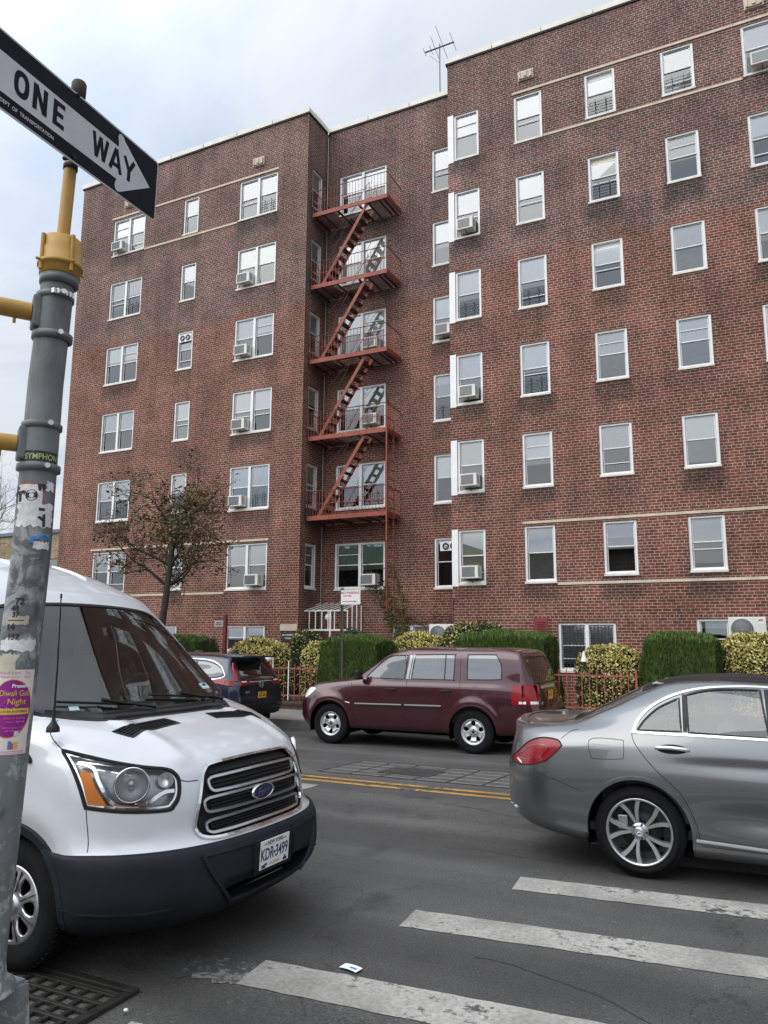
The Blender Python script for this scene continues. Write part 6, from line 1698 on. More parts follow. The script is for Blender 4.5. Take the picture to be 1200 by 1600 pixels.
    fs = cut(bm, bvh, GP, PF, lambda c: True); g = MB(MT['blackm']); take(bm, fs, g, -.03); gr = g.build('grille', t, local=True)
    fr = MB(MT['chrome']); ring = on_surf(bvh, PF, GP)
    strip(fr, ring, .02, .012, closed=True)
    fr.build('grille_frame', gr, local=True)
    fr = MB(MT['trimblack'])
    for k in range(len(ring)):
        a, b = ring[k][0], ring[(k + 1) % len(ring)][0]; fr.face([a, b, b - Vector((.04, 0, 0)), a - Vector((.04, 0, 0))])
    for z in (.705, .725, .74, .80, .82, .84, .86, .915, .935, .955, .99, 1.01):
        hw = .40 if z > .98 else .42
        strip(fr, [(p - n * .012, n) for p, n in on_surf(bvh, PF, [(y * hw / 10, z - .01 * (y / 10) ** 2) for y in range(-10, 11)])], .009, .006)
    fr.build('grille_slats', gr, local=True)
    br = MB(P('grey satin grille bars', (.5, .51, .52), .25, metal=.9))
    for (zt, zb, hw) in ((.985, .905, .425), (.882, .80, .468), (.765, .69, .46)):
        dz = .012
        lp = smooth_poly(mi([(0, zt), (hw * .8, zt - dz * .6), (hw * .97, zt - dz * 1.4), (hw, (zt + zb) / 2), (hw * .95, zb + dz * .2), (hw * .75, zb - dz * .2), (0, zb)]), 5)
        strip(br, [(p - n * .004, n) for p, n in on_surf(bvh, PF, lp)], .018, .012, closed=True)
    br.build('grille_bars', gr, local=True)
    p, n = PF.ray(bvh, 0, .845)
    ov = MB(MT['chrome'], MT['plate_blue'])
    ME = Matrix.Translation((p.x + .012, 0, .845)) @ Matrix.Rotation(PI / 2, 4, 'Z') @ Matrix.Rotation(PI / 2, 4, 'X') @ Matrix.Diagonal((1, .42, 1, 1))
    ov.lathe([(.10, -.04), (.112, -.004), (.108, .006), (.098, .006), (.096, .002)], 40, ME)
    ov.mat(MT['plate_blue']); ov.lathe([(.098, .003), (.05, .005), (.001, .006)], 40, ME); ov.mat(MT['chrome'])
    ME2 = Matrix.Translation((p.x + .02, 0, .843)) @ Matrix.Rotation(PI / 2, 4, 'Z') @ Matrix.Rotation(PI / 2, 4, 'X') @ Matrix.Shear('XY', 4, (0, 0))
    put_text(ov, 'Ford', .062, ME2 @ Matrix(((1, .3, 0, 0), (0, 1, 0, 0), (0, 0, 1, 0), (0, 0, 0, 1))), .0012)
    ov.build('badge', gr, local=True)
    # bumper
    IN = smooth_poly(mi([(0, .455), (.40, .44), (.425, .40), (.33, .335), (0, .335)]), 4)
    fs = cut(bm, bvh, IN, PF, lambda c: c.z < .6); g = MB(MT['blackm']); take(bm, fs, g, -.07); it = g.build('bumper_intake', t, local=True)
    iw = MB(dk); ring = on_surf(bvh, PF, IN)
    for k in range(len(ring)):
        a, b = ring[k][0], ring[(k + 1) % len(ring)][0]; iw.face([a, b, b - Vector((.08, 0, 0)), a - Vector((.08, 0, 0))], smooth=True)
    iw.build('intake_wall', it, local=True)
    for cx in (-1.02, -4.35):
        for s in (1, -1):
            fs = cut(bm, bvh, arch_poly(cx, .34, .385), PS[s], lambda c, s=s: c.y * s > .3); bmesh.ops.delete(bm, geom=fs, context='FACES')
            fl = MB(dk); strip(fl, on_surf(bvh, PS[s], circle(cx, .34, .405, 40, R(-14), R(194))), .06, .016); fl.build('arch_flare', t, local=True)
    fs = [f for f in bm.faces if f.calc_center_median().z < .648 and f.calc_center_median().x > -1.2]
    bp_ = MB(dk); take(bm, fs, bp_, 0); bo = bp_.build('front_bumper', t, local=True)
    md = bo.modifiers.new('solid', 'SOLIDIFY'); md.thickness = .012; md.offset = 1
    lp = MB(dk)
    for s in (1, -1):
        dg = Proj((.72, s * .69, 0))
        strip(lp, on_surf(bvh, dg, [dg.to2(Vector(q)) for q in ((-.62, s * .985, .385), (-.5, s * .96, .378), (-.39, s * .925, .372), (-.25, s * .80, .368), (-.16, s * .70, .375))]), .012, .022)
        strip(lp, [(p + n * .012, n) for p, n in on_surf(bvh, PF, smooth_poly([(s * .56, .60), (s * .52, .52), (s * .46, .44), (s * .35, .325)], 4, closed=False))], .02, .016)
        strip(lp, [(p + n * .012, n) for p, n in on_surf(bvh, PF, [(s * y, .598) for y in (.20, .3, .4, .5, .56)])], .025, .012)
        strip(lp, [(p + n * .012, n) for p, n in on_surf(bvh, PF, [(s * .20, z) for z in (.60, .55, .5, .46)])], .02, .012)
    lp.build('bumper_moulding', bo, local=True)
    rk = MB(dk)
    for s in (1, -1): strip(rk, on_surf(bvh, PS[s], [(-1.45 - k * .2, .33) for k in range(13)]), .12, .012)
    rk.build('rocker_panel', t, local=True)
    # bonnet vents
    for s in (1, -1):
        vp = smooth_poly([(-.665, s * .665), (-.70, s * .20), (-.60, s * .18), (-.555, s * .62)], 4, sharp=(0, 1, 2, 3))
        fs = cut(bm, bvh, vp, PT, lambda c: c.z > 1.1); g = MB(MT['blackm']); take(bm, fs, g, -.012)
        o = g.build('bonnet_vent', t, local=True)
        v2 = MB(MT['trimblack']); strip(v2, on_surf(bvh, PT, vp), .014, .004, closed=True)
        for k in range(5):
            f_ = (k + .6) / 5.4
            a = (-.665 + .11 * f_, s * (.665 - .045 * f_)); b = (-.70 + .10 * f_, s * (.20 - .02 * f_)); 
            strip(v2, [(p - n * .006, n) for p, n in on_surf(bvh, PT, [(a[0] + (b[0] - a[0]) * q / 8, a[1] + (b[1] - a[1]) * q / 8) for q in range(9)])], .007, .004)
        for k in range(1, 8):
            f_ = k / 8; a = (-.665 - .035 * f_, s * (.665 - .465 * f_)); b = (-.555 - .045 * f_, s * (.62 - .44 * f_))
            strip(v2, [(p - n * .008, n) for p, n in on_surf(bvh, PT, [(a[0] + (b[0] - a[0]) * q / 4, a[1] + (b[1] - a[1]) * q / 4) for q in range(5)])], .003, .003)
        v2.build('vent_slats', o, local=True)
    body = MB(pm); body.bm(bm, smooth=True); body.build('body', t, local=True)
    gp = MB(MT['gap'])
    for s in (1, -1):
        dg = Proj((.5, s * .6, .62)); 
        L1 = [(-.96, .80, 1.285), (-.92, .865, 1.25), (-.845, .92, 1.206), (-.748, .945, 1.155)]
        d2 = Proj((.55, s * .83, 0)); strip(gp, on_surf(bvh, d2, smooth_poly([d2.to2(Vector((x, s * y, z))) for x, y, z in L1], 5, closed=False)), .006, .001)
        d2 = Proj((.8, s * .6, 0)); strip(gp, on_surf(bvh, d2, smooth_poly([d2.to2(Vector((x, s * y, z))) for x, y, z in ((-.235, .59, .985), (-.21, .55, .972), (-.18, .49, .97))], 5, closed=False)), .006, .001)
        strip(gp, on_surf(bvh, PS[s], smooth_poly([(-.539, .872), (-.527, .80), (-.50, .66)], 5, closed=False)), .005, .001)
        for path in ([(-1.62, 1.9), (-1.45, 1.5), (-1.42, 1.1), (-1.46, .7), (-1.5, .42)], [(-2.5, 2.0), (-2.52, 1.2), (-2.5, .4)], [(-1.45, 1.28), (-5, 1.28)]):
            strip(gp, on_surf(bvh, PS[s], smooth_poly(path, 6, closed=False)), .007, .0012)
    gp.build('shut_line', t, local=True)
    sw = MB(MT['glass_dark'])
    for s in (1, -1):
        for q in ([(-1.5, 1.36), (-1.72, 1.82), (-2.45, 1.86), (-2.45, 1.30), (-1.55, 1.30)], [(-2.6, 1.86), (-3.8, 1.88), (-3.8, 1.30), (-2.6, 1.30)]):
            ps = on_surf(bvh, PS[s], smooth_poly(q, 4, sharp=(0, 1, 2, 3, 4))); c3 = sum((k[0] for k in ps), Vector()) / len(ps)
            sw.mesh([k[0] + k[1] * .004 for k in ps] + [c3 + Vector((0, s * .012, 0))], [(k, (k + 1) % len(ps), len(ps)) for k in range(len(ps))])
    sw.build('side_window', t, local=True)
    rp = MB(MT['trimblack'])
    for s in (1, -1): strip(rp, on_surf(bvh, PS[s], smooth_poly([(-.90, 1.085), (-.98, 1.13), (-1.07, 1.13)], 4, closed=False)), .045, .012, taper=True)
    rp.build('side_repeater', t, local=True)
    # roof ribs pressed into the dome
    rb = MB(pm)
    for y in (.36, -.12):
        strip(rb, on_surf(bvh, PT, [(-2.05 - k * .05, y * (1 + .0)) for k in range(9)]), .05, .012, taper=True)
    rb.build('roof_rib', t, local=True)
    # wipers
    for y0, y1, yz in ((-.72, -.10, 0), (-.02, .66, 0)):
        wp = MB(MT['trimblack'])
        pts = [(p + n * .018, n) for p, n in on_surf(bvh, PF, [(y0 + (y1 - y0) * k / 10, 1.365 - .055 * k / 10) for k in range(11)])]
        wp.tube([q[0] for q in pts], .009, 6)
        pts = [(p + n * .03, n) for p, n in on_surf(bvh, PF, [(y0 + .28 + (y1 - y0 - .28) * k / 8, 1.352 - .065 * (k / 8)) for k in range(9)])]
        wp.tube([q[0] for q in pts], [.014] + [.011] * (len(pts) - 2) + [.018], 6)
        wp.build('wiper', t, local=True)
    an = MB(MT['trimblack'])
    p, n = PS[-1].ray(bvh, -.80, 1.262); b_ = Vector((-.80, -.965, 1.258))
    an.lathe([(.036, -.012), (.034, .012), (.022, .03), (.012, .045), (.008, .08)], 16, Matrix.Translation(b_)); an.tube([b_ + Vector((0, 0, .03)), b_ + Vector((-.0, .0, .35)), b_ + Vector((-.01, .0, .72))], [.007, .005, .0035], 6); an.tube([b_ + Vector((-.01, 0, .71)), b_ + Vector((-.01, 0, .735))], .006, 6)
    an.build('antenna', t, local=True)
    # licence plate
    p, n = PF.ray(bvh, 0, .52)
    ML = Matrix.Translation((.018, -.012, .517)) @ Matrix.Rotation(PI / 2, 4, 'Z') @ Matrix.Rotation(R(93), 4, 'X')
    hb = MB(dk); hb.box(-.19, .19, -.10, .09, -.02, -.004, ML); hb.build('plate_holder', t, local=True)
    pl_ = MB(MT['plate_white'], MT['plate_blue'], MT['plate_gold']); pl_.rbox(-.147, .147, -.078, .078, -.002, .003, .0012, ML)
    pl_.mat(MT['plate_blue']); put_text(pl_, 'KDR', .092, ML @ Matrix.Translation((-.078, -.004, .0035)), .0016, .0004, sx=.72); put_text(pl_, '3499', .092, ML @ Matrix.Translation((.07, -.004, .0035)), .0016, .0004, sx=.72)
    put_text(pl_, 'NEW YORK', .03, ML @ Matrix.Translation((0, .058, .0035)), .0006, .0004)
    pl_.lathe([(.001, .004), (.012, .0035)], 5, ML @ Matrix.Translation((-.004, -.004, 0)))
    for (a, b, c, d) in ((-.13, -.09, -.073, -.055), (-.1, -.075, -.062, -.05), (.09, .13, -.073, -.058), (.1, .115, -.06, -.045)): pl_.box(a, b, c, d, .003, .0038, ML)
    pl_.mat(MT['plate_gold']); put_text(pl_, 'EXCELSIOR', .02, ML @ Matrix.Translation((0, -.06, .0035)), .0006, .0004)
    for k in (-1, 1): pl_.box(k * .075, k * .115, .052, .062, .003, .0037, ML)
    pl_.build('licence_plate', t, local=True)
    # wheels
    wells = MB(MT['under'])
    for cx in (-1.02, -4.35): wheel_well(wells, cx, .345, .41, .5, .965)
    wells.box(-5.2, -.25, -.6, .6, .27, .42); wells.build('wheel_arch_liner', t, local=True)
    for cx in (-1.02, -4.35):
        for s in (1, -1):
            w = tyre(t, cx, s * .965, s, .337, .205, .337, .235)
            hs_ = [rot_poly([(.085, -.012), (.12, -.028), (.165, -.034), (.178, 0), (.165, .034), (.12, .028), (.085, .012)], 2 * PI * k / 8) for k in range(8)]
            hs_ = [smooth_poly(q, 3) for q in hs_]
            b2 = holes_disc(cx, s * .965, .337, s, {'r': [0, .04, .055, .08, .13, .18, .2, .207], 'd': [.012, .012, -.004, -.004, .006, .0, -.004, -.012]}, hs_, n=96, m=24)
            r_ = MB(MT['alloy'], MT['under'], MT['alloy_dark']); r_.bm(b2); r_.sm = [True] * len(r_.sm); b2.free()
            r_.mat(MT['under']); lathe_y(r_, [(.001, -.07), (.2, -.07)], cx, s * .965, .337, s, 32)
            r_.mat(MT['alloy_dark'])
            for k in range(8):
                q = rot_poly([(.075, .0), (.19, .0)], 2 * PI * (k + .5) / 8); r_.bar((cx + q[0][0], s * .969, .337 + q[0][1]), (cx + q[1][0], s * .972, .337 + q[1][1]), .006, .006)
            r_.build('hubcap', w, local=True)
    # cabin
    i_ = MB(MT['interior'], MT['interior_light']); i_.box(-5.1, -.9, -.88, .88, .45, .5); i_.rbox(-1.42, -.98, -.88, .88, .8, 1.27, .05); i_.rbox(-1.5, -1.2, .18, .62, 1.1, 1.33, .05)
    i_.box(-5.2, -5.1, -.9, .9, .5, 2.2); i_.box(-2.75, -2.7, -.9, .9, .5, 1.9) 
    i_.build('cabin', t, local=True)
    for y in (.45, -.45): st = MB(MT['interior_light']); seat(st, -2.15, y, 1.0, .52, .62, .18); st.build('seat', t, local=True)
    st = MB(MT['interior']); st.lathe([(.19, -.014), (.205, 0), (.19, .014), (.176, 0), (.19, -.014)], 30, Matrix.Translation((-1.58, .42, 1.32)) @ Matrix.Rotation(R(-62), 4, 'Y')); st.build('steering_wheel', t, local=True)
    st = MB(MT['trimblack']); st.rbox(-1.83, -1.79, -.13, .13, 1.78, 1.86, .02); st.build('rear_view_mirror', t, local=True)
    mr = MB(MT['trimblack'])
    for s in (1, -1): mr.rbox(-1.95, -1.70, s * 1.02, s * 1.13, 1.2, 1.5, .04); mr.tube([(-1.72, s * .95, 1.3), (-1.75, s * 1.05, 1.3)], .03, 8)
    mr.build('door_mirror', t, local=True)
build_van()
# ================================================================== signal pole, one-way sign
def pole_mat():
    m, nt, b = new_mat('weathered grey pole paint'); N, L = nt.nodes.new, nt.links.new
    tc = N('ShaderNodeTexCoord'); sp = N('ShaderNodeSeparateXYZ'); L(tc.outputs['Object'], sp.inputs[0])
    n1 = N('ShaderNodeTexNoise'); n1.inputs['Scale'].default_value = 5; n1.inputs['Detail'].default_value = 8; n1.inputs['Roughness'].default_value = .7
    mp = N('ShaderNodeMapping'); mp.inputs['Scale'].default_value = (1, 1, .45); L(tc.outputs['Object'], mp.inputs['Vector']); L(mp.outputs[0], n1.inputs['Vector'])
    cr = N('ShaderNodeValToRGB'); e = cr.color_ramp.elements; e[0].position = .33; e[0].color = (.075, .083, .088, 1); e[1].position = .62; e[1].color = (.17, .185, .19, 1); L(n1.outputs['Fac'], cr.inputs[0])
    # glue and paper residue, more of it at hand height
    n2 = N('ShaderNodeTexNoise'); n2.inputs['Scale'].default_value = 9; n2.inputs['Detail'].default_value = 7; n2.inputs['Roughness'].default_value = .68; n2.inputs['Distortion'].default_value = .6; L(tc.outputs['Object'], n2.inputs['Vector'])
    hz = N('ShaderNodeMapRange'); hz.inputs['From Min'].default_value = 2.35; hz.inputs['From Max'].default_value = 1.9; hz.inputs['To Min'].default_value = -.12; hz.inputs['To Max'].default_value = .05; L(sp.outputs['Z'], hz.inputs['Value'])
    ad = N('ShaderNodeMath'); ad.operation = 'ADD'; L(n2.outputs['Fac'], ad.inputs[0]); L(hz.outputs[0], ad.inputs[1])
    r2 = N('ShaderNodeMapRange'); r2.inputs['From Min'].default_value = .56; r2.inputs['From Max'].default_value = .64; r2.inputs['To Max'].default_value = .7; L(ad.outputs[0], r2.inputs['Value'])
    mx = N('ShaderNodeMix'); mx.data_type = 'RGBA'; L(r2.outputs[0], mx.inputs['Factor']); L(cr.outputs[0], mx.inputs['A']); mx.inputs['B'].default_value = (.4, .41, .42, 1)
    # scuffed dark patches of overpainting
    n3 = N('ShaderNodeTexNoise'); n3.inputs['Scale'].default_value = 3.2; n3.inputs['Detail'].default_value = 5; n3.inputs['Distortion'].default_value = .8; L(mp.outputs[0], n3.inputs['Vector'])
    r3 = N('ShaderNodeMapRange'); r3.inputs['From Min'].default_value = .57; r3.inputs['From Max'].default_value = .62; r3.inputs['To Max'].default_value = .75; L(n3.outputs['Fac'], r3.inputs['Value'])
    m3 = N('ShaderNodeMix'); m3.data_type = 'RGBA'; L(r3.outputs[0], m3.inputs['Factor']); L(mx.outputs['Result'], m3.inputs['A']); m3.inputs['B'].default_value = (.035, .04, .055, 1)
    L(m3.outputs['Result'], b.inputs['Base Color']); b.inputs['Roughness'].default_value = .55
    bp = N('ShaderNodeBump'); bp.inputs['Strength'].default_value = .35; bp.inputs['Distance'].default_value = .004; L(n2.outputs['Fac'], bp.inputs['Height']); L(bp.outputs[0], b.inputs['Normal'])
    return m
M['pole'] = pole_mat()
M['yellow'] = P('ochre signal paint', (.42, .235, .045), .5, var=.16, vscale=6, bump=.08)
M['pole_plain'] = P('grey fitting paint', (.12, .13, .135), .5, var=.25, vscale=12, bump=.1)
M['steel_band'] = P('bright steel band', (.6, .6, .58), .35, metal=.8, var=.2, vscale=20)
def pax(z):     # pole axis
    pts = [(.1, -2.79), (.545, -2.752), (2.07, -2.66), (2.80, -2.653), (3.31, -2.623), (3.67, -2.608), (4.3, -2.585)]
    for (a, x0), (b, x1) in zip(pts, pts[1:]):
        if z <= b: return Vector((x0 + (x1 - x0) * (z - a) / (b - a), 2.16, z))
    return Vector((-2.585, 2.16, z))
def prad(z): return .0835 + (.066 - .0835) * max(0, min(1, (z - .5) / 2.8))
CAZ = math.atan2(-2.16, 2.66)
def on_pole(u, z, off=.0015):
    """u = metres round the pole from the side that faces the corner, positive to the right as seen"""
    r_ = prad(z) + off; a = CAZ + u / prad(z); c = pax(z)
    return Vector((c.x + r_ * math.cos(a), c.y + r_ * math.sin(a), z))
pole = thing('signal_pole', 'grey traffic signal pole with stickers and yellow collar in front of the white van', 'pole', (-2.79, 2.16, .13))
m_ = MB(M['pole']); zs = [.13, .43, .55] + [.6 + .1 * k for k in range(28)] + [3.42]
m_.tube([pax(z) for z in zs], [prad(z) for z in zs], 48); m_.build('shaft', pole)
m_ = MB(M['pole_plain']); bm_ = bmesh.new(); bmesh.ops.create_cube(bm_, size=1)
for v in bm_.verts:
    k = .86 if v.co.z > 0 else 1.0; v.co = Vector((-2.79 + v.co.x * .29 * k, 2.16 + v.co.y * .36 * k, .13 + (v.co.z + .5) * .315))
bmesh.ops.bevel(bm_, geom=bm_.edges[:], offset=.014, segments=2, affect='EDGES'); m_.bm(bm_); bm_.free()
m_.mats[0] = M['pole']; m_.lathe([(.135, .43), (.13, .455), (.10, .475), (.088, .54)], 32, Matrix.Translation((-2.765, 2.16, 0))); m_.build('base', pole)
m_ = MB(M['yellow'], M['black'])
c = pax(3.38)
m_.lathe([(.072, 3.27), (.082, 3.275), (.083, 3.31), (.092, 3.312), (.092, 3.328), (.083, 3.332), (.083, 3.385), (.078, 3.395), (.078, 3.44), (.03, 3.455), (.026, 3.46)], 40, Matrix.Translation((c.x, c.y, 0)))
for k in range(4):
    a = CAZ + .5 + k * PI / 2; d = Vector((math.cos(a), math.sin(a), 0)); q = Vector((c.x, c.y, 0)) + d * .085
    m_.tube([q + Vector((0, 0, 3.28)), q + Vector((0, 0, 3.44))], .009, 8); m_.tube([q + Vector((0, 0, 3.32)), q + d * .025 + Vector((0, 0, 3.32))], .006, 6)
m_.mat(M['pole_plain']); m_.lathe([(.066, 3.23), (.078, 3.235), (.078, 3.268), (.07, 3.27)], 40, Matrix.Translation((c.x, c.y, 0)))
m_.build('collar', pole)
m_ = MB(M['yellow'], P('rusty black cap', (.03, .026, .024), .7, var=.3)); m_.tube([pax(3.44), pax(4.09)], .0265, 20); m_.mat(m_.mats[1]); m_.tube([pax(4.09), pax(4.12), pax(4.125), pax(4.185), pax(4.195)], [.0268, .0268, .032, .032, .027], 20); m_.build('top_pipe', pole)
arm_dir = Vector((-.55, -.83, .0)).normalized()
for zc_, rr in ((3.10, .0285), (2.535, .0265)):
    m_ = MB(M['yellow']); c = pax(zc_); a = c + arm_dir * .09; 
    m_.tube([a, a + arm_dir * .12], rr * 1.32, 20); m_.tube([a + arm_dir * .11, a + arm_dir * 1.1 + Vector((0, 0, .02))], rr, 20)
    m_.tube([a + arm_dir * .06 + Vector((0, 0, -.035)), a + arm_dir * .06 + Vector((0, 0, -.06))], .007, 6)
    m_.build('bracket_arm', pole)
    m_ = MB(M['pole_plain'], M['steel_band'])
    m_.lathe([(prad(zc_) + .002, -.115), (prad(zc_) + .014, -.11), (prad(zc_) + .014, -.085), (prad(zc_) + .002, -.08)], 40, Matrix.Translation(c))
    m_.lathe([(prad(zc_) + .002, .065), (prad(zc_) + .009, .07), (prad(zc_) + .009, .09), (prad(zc_) + .002, .095)], 40, Matrix.Translation(c))
    Mr = Matrix.Translation(c) @ Matrix.Rotation(math.atan2(arm_dir.y, arm_dir.x), 4, 'Z')
    m_.rbox(.05, .088, -.04, .04, -.07, .07, .01, Mr)
    for dz in (-.098, .08):
        q = c + Vector((math.cos(CAZ + .35), math.sin(CAZ + .35), 0)) * (prad(zc_) + .012) + Vector((0, 0, dz)); m_.mat(M['steel_band']); m_.tube([q, q + Vector((.02, -.012, 0))], .011, 8)
        if zc_ > 3: 
            for k in range(6):
                if dz > 0: q2 = on_pole(-.01 + k * .014, zc_ + .083, .012); m_.rbox(q2.x - .008, q2.x + .008, q2.y - .006, q2.y + .006, zc_ + .07, zc_ + .092, .002)
    m_.build('arm_clamp', pole)
def sticker(name, u0, u1, z0, z1, mat, off=.0012, ragged=0, seed=1, parent=None, nz=8):
    q = random.Random(seed); mb = MB(mat); n = 14
    if parent is None: parent = pole
    e0 = [q.uniform(-ragged, ragged) for _ in range(n + 1)]; e1 = [q.uniform(-ragged, ragged) for _ in range(n + 1)]
    L0 = [q.uniform(-ragged, ragged) for _ in range(nz + 1)]; L1 = [q.uniform(-ragged, ragged) for _ in range(nz + 1)]
    P_ = []
    for j in range(nz + 1):
        row = []
        for i in range(n + 1):
            t_ = j / nz; z = z0 + (z1 - z0) * t_ + (e0[i] * (1 - t_) + e1[i] * t_); u = (u0 + L0[j]) + ((u1 + L1[j]) - (u0 + L0[j])) * i / n
            row.append(on_pole(u, z, off))
        P_.append(row)
    for j in range(nz):
        for i in range(n): mb.mesh([P_[j][i], P_[j][i + 1], P_[j + 1][i + 1], P_[j + 1][i]], [(0, 1, 2, 3)], True)
    return mb
def pole_text(mb, body, size, u, z, off=.0022, bold=0, rot=0, sx=1):
    Mr = Matrix.Rotation(rot, 4, 'Z')
    vs, fs = text_mesh(body, size, bold, 0, 'CENTER', sx)
    # subdivide long edges by keeping the glyph small; wrap every vertex
    vs = [Mr @ v for v in vs]; mb.mesh([on_pole(u + v.x, z + v.y, off) for v in vs], fs)
paper = P('torn white sticker', (.62, .62, .63), .6, var=.25, vscale=30); ink = P('black ink', (.015, .015, .02), .6); redp = P('faded red print', (.5, .06, .06), .6)
def tagz(mb, name): return mb.build(name, pole)
mb = sticker('x', -.075, .085, 2.455, 2.50, P('black sticker', (.012, .016, .014), .45)); mb.mat(P('pale green print', (.35, .42, .2), .5)); pole_text(mb, 'SYMPHONY', .034, .018, 2.475, bold=.0005, sx=.85); tagz(mb, 'black_sticker')
mb = sticker('x', .035, .075, 2.34, 2.375, paper, ragged=.006, seed=4); tagz(mb, 'torn_sticker')
mb = sticker('x', -.085, .03, 2.275, 2.365, redp, ragged=.001, seed=5); 
for zz, q in ((0, 0),): 
    m2 = sticker('x', -.078, .023, 2.281, 2.359, paper, .0022, 0.001, 6); mb.mats.append(paper); mb.mat(paper); b0 = len(mb.v); mb.v += m2.v; mb.f += [tuple(k + b0 for k in f) for f in m2.f]; mb.m += [mb.cur] * len(m2.f); mb.uv += m2.uv; mb.sm += m2.sm
mb.mat(ink); pole_text(mb, "fro\"", .085, -.03, 2.32, .0032, bold=.003, rot=.1)
tagz(mb, 'red_framed_sticker')
mb = sticker('x', -.075, .078, 2.19, 2.285, paper, ragged=.008, seed=9, off=.0018); mb.mat(ink)
pole_text(mb, 'y', .06, .03, 2.225, .0028, bold=.003, rot=.5); pole_text(mb, '-', .07, .025, 2.265, .0028, bold=.003); tagz(mb, 'torn_paper')
blue = P('blue graffiti ink', (.05, .2, .5), .5)
mb = sticker('x', .005, .072, 2.10, 2.13, paper, ragged=.004, seed=12, off=.0016); mb.mat(blue)
sp_ = [(on_pole(.037 + .04 * math.cos(a), 2.13 + .022 * math.sin(a) + .004 * math.sin(5 * a), .002), Vector((math.cos(CAZ), math.sin(CAZ), 0))) for a in [.2 + k * .24 for k in range(14)]]
strip(mb, sp_, .016, .001); tagz(mb, 'blue_sticker')
mb = sticker('x', -.07, .02, 1.80, 1.835, P('yellowed tape', (.42, .39, .3), .6, var=.2, vscale=20), ragged=.003, seed=14); tagz(mb, 'tape')
mb = MB(ink)
for tx, uu, zz, s_ in (('72', -.02, 1.89, .036), ('48', -.035, 1.863, .03), ('37', -.03, 1.838, .028)): pole_text(mb, tx, s_, uu, zz, .0015, bold=.001, rot=.05)
for k in range(9): mb.mesh([on_pole(-.06 + k * .007, 1.815, .0016), on_pole(-.053 + k * .007, 1.8155, .0016), on_pole(-.053 + k * .007, 1.819, .0016), on_pole(-.06 + k * .007, 1.8185, .0016)], [(0, 1, 2, 3)])
pole_text(mb, '14', .034, -.045, 1.79, .0022, bold=.001, rot=.1); pole_text(mb, '157', .03, -.03, 1.752, .0022, bold=.001); mb.build('marker_numbers', pole)
mb = sticker('x', -.085, .055, 1.70, 1.745, paper, ragged=.007, seed=21); tagz(mb, 'torn_label')
mb = sticker('x', -.095, .0, 1.60, 1.685, P('cream paper residue', (.5, .46, .38), .7, var=.15), ragged=.01, seed=23); tagz(mb, 'paper_residue')
_op0 = on_pole
def on_pole(u, z, off=.0015): return _op0(u, z - .028, off)
# event poster wrapped round the pole
cream = P('cream poster paper', (.68, .6, .57), .5, var=.07, vscale=10); purp = P('purple poster ink', (.24, .012, .2), .4); gold = P('gold poster ink', (.62, .42, .08), .4); pink = P('pink poster ink', (.62, .22, .42), .5)
mb = sticker('x', -.115, .072, 1.335, 1.655, cream, .0012); mb.mats += [purp, gold, pink, ink, paper]
def ell(mb, cu, cz, a, b, mat, off):
    mb.mat(mat); n = 36
    for r0, r1 in ((0, .34), (.34, .67), (.67, 1)):
        for k in range(n):
            t0, t1 = 2 * PI * k / n, 2 * PI * (k + 1) / n
            q = [(r0, t0), (r1, t0), (r1, t1), (r0, t1)]
            mb.mesh([on_pole(cu + a * r_ * math.cos(t_), cz + b * r_ * math.sin(t_), off) for r_, t_ in q], [(0, 1, 2, 3)])
ell(mb, -.008, 1.508, .080, .112, gold, .0017); ell(mb, -.008, 1.508, .0765, .1085, purp, .0022)
def rect_p(mb, u0, u1, z0, z1, mat, off):
    mb.mat(mat); n = 8
    for k in range(n): a = u0 + (u1 - u0) * k / n; b = u0 + (u1 - u0) * (k + 1) / n; mb.mesh([on_pole(a, z0, off), on_pole(b, z0, off), on_pole(b, z1, off), on_pole(a, z1, off)], [(0, 1, 2, 3)])
rect_p(mb, -.07, .062, 1.485, 1.508, gold, .0027)
mb.mat(M['frame']); pole_text(mb, 'Present', .02, .02, 1.593, .003, bold=.0005)
mb.mat(gold); pole_text(mb, 'Diwali Gala', .031, .004, 1.565, .003, bold=.0002, sx=.8); pole_text(mb, 'Night', .033, .012, 1.533, .003, bold=.0002, sx=.9)
mb.mat(ink); pole_text(mb, 'JOIN US FOR AN EVENING', .012, -.003, 1.496, .0034, sx=.8)
mb.mat(pink)
for k, (tx, zz) in enumerate((('dinner & dancing', 1.472), ('music . lights', 1.458), ('doors open 7 pm', 1.436), ('all welcome', 1.424))): pole_text(mb, tx, .011, .01, zz, .003)
for uu, tx in ((-.04, 'Women\'s'), (0.0, 'South'), (.04, 'The')): 
    pole_text(mb, tx, .013, uu, 1.643, .002); pole_text(mb, tx[:4] + 'er', .012, uu, 1.628, .002)
rect_p(mb, .015, .03, 1.405, 1.422, paper, .003)
rect_p(mb, -.11, -.035, 1.372, 1.388, ink, .002); rect_p(mb, -.105, -.045, 1.375, 1.385, redp, .0025)
for k, (uu, c_) in enumerate(((.005, redp), (.02, gold), (-.002, blue))): mb.mats.append(c_); rect_p(mb, uu, uu + .012, 1.355, 1.378 + .004 * k, c_, .002)
rect_p(mb, -.1, .06, 1.345, 1.348, pink, .002); rect_p(mb, -.1, .06, 1.339, 1.341, pink, .002)
mb.build('poster', pole)
on_pole = _op0

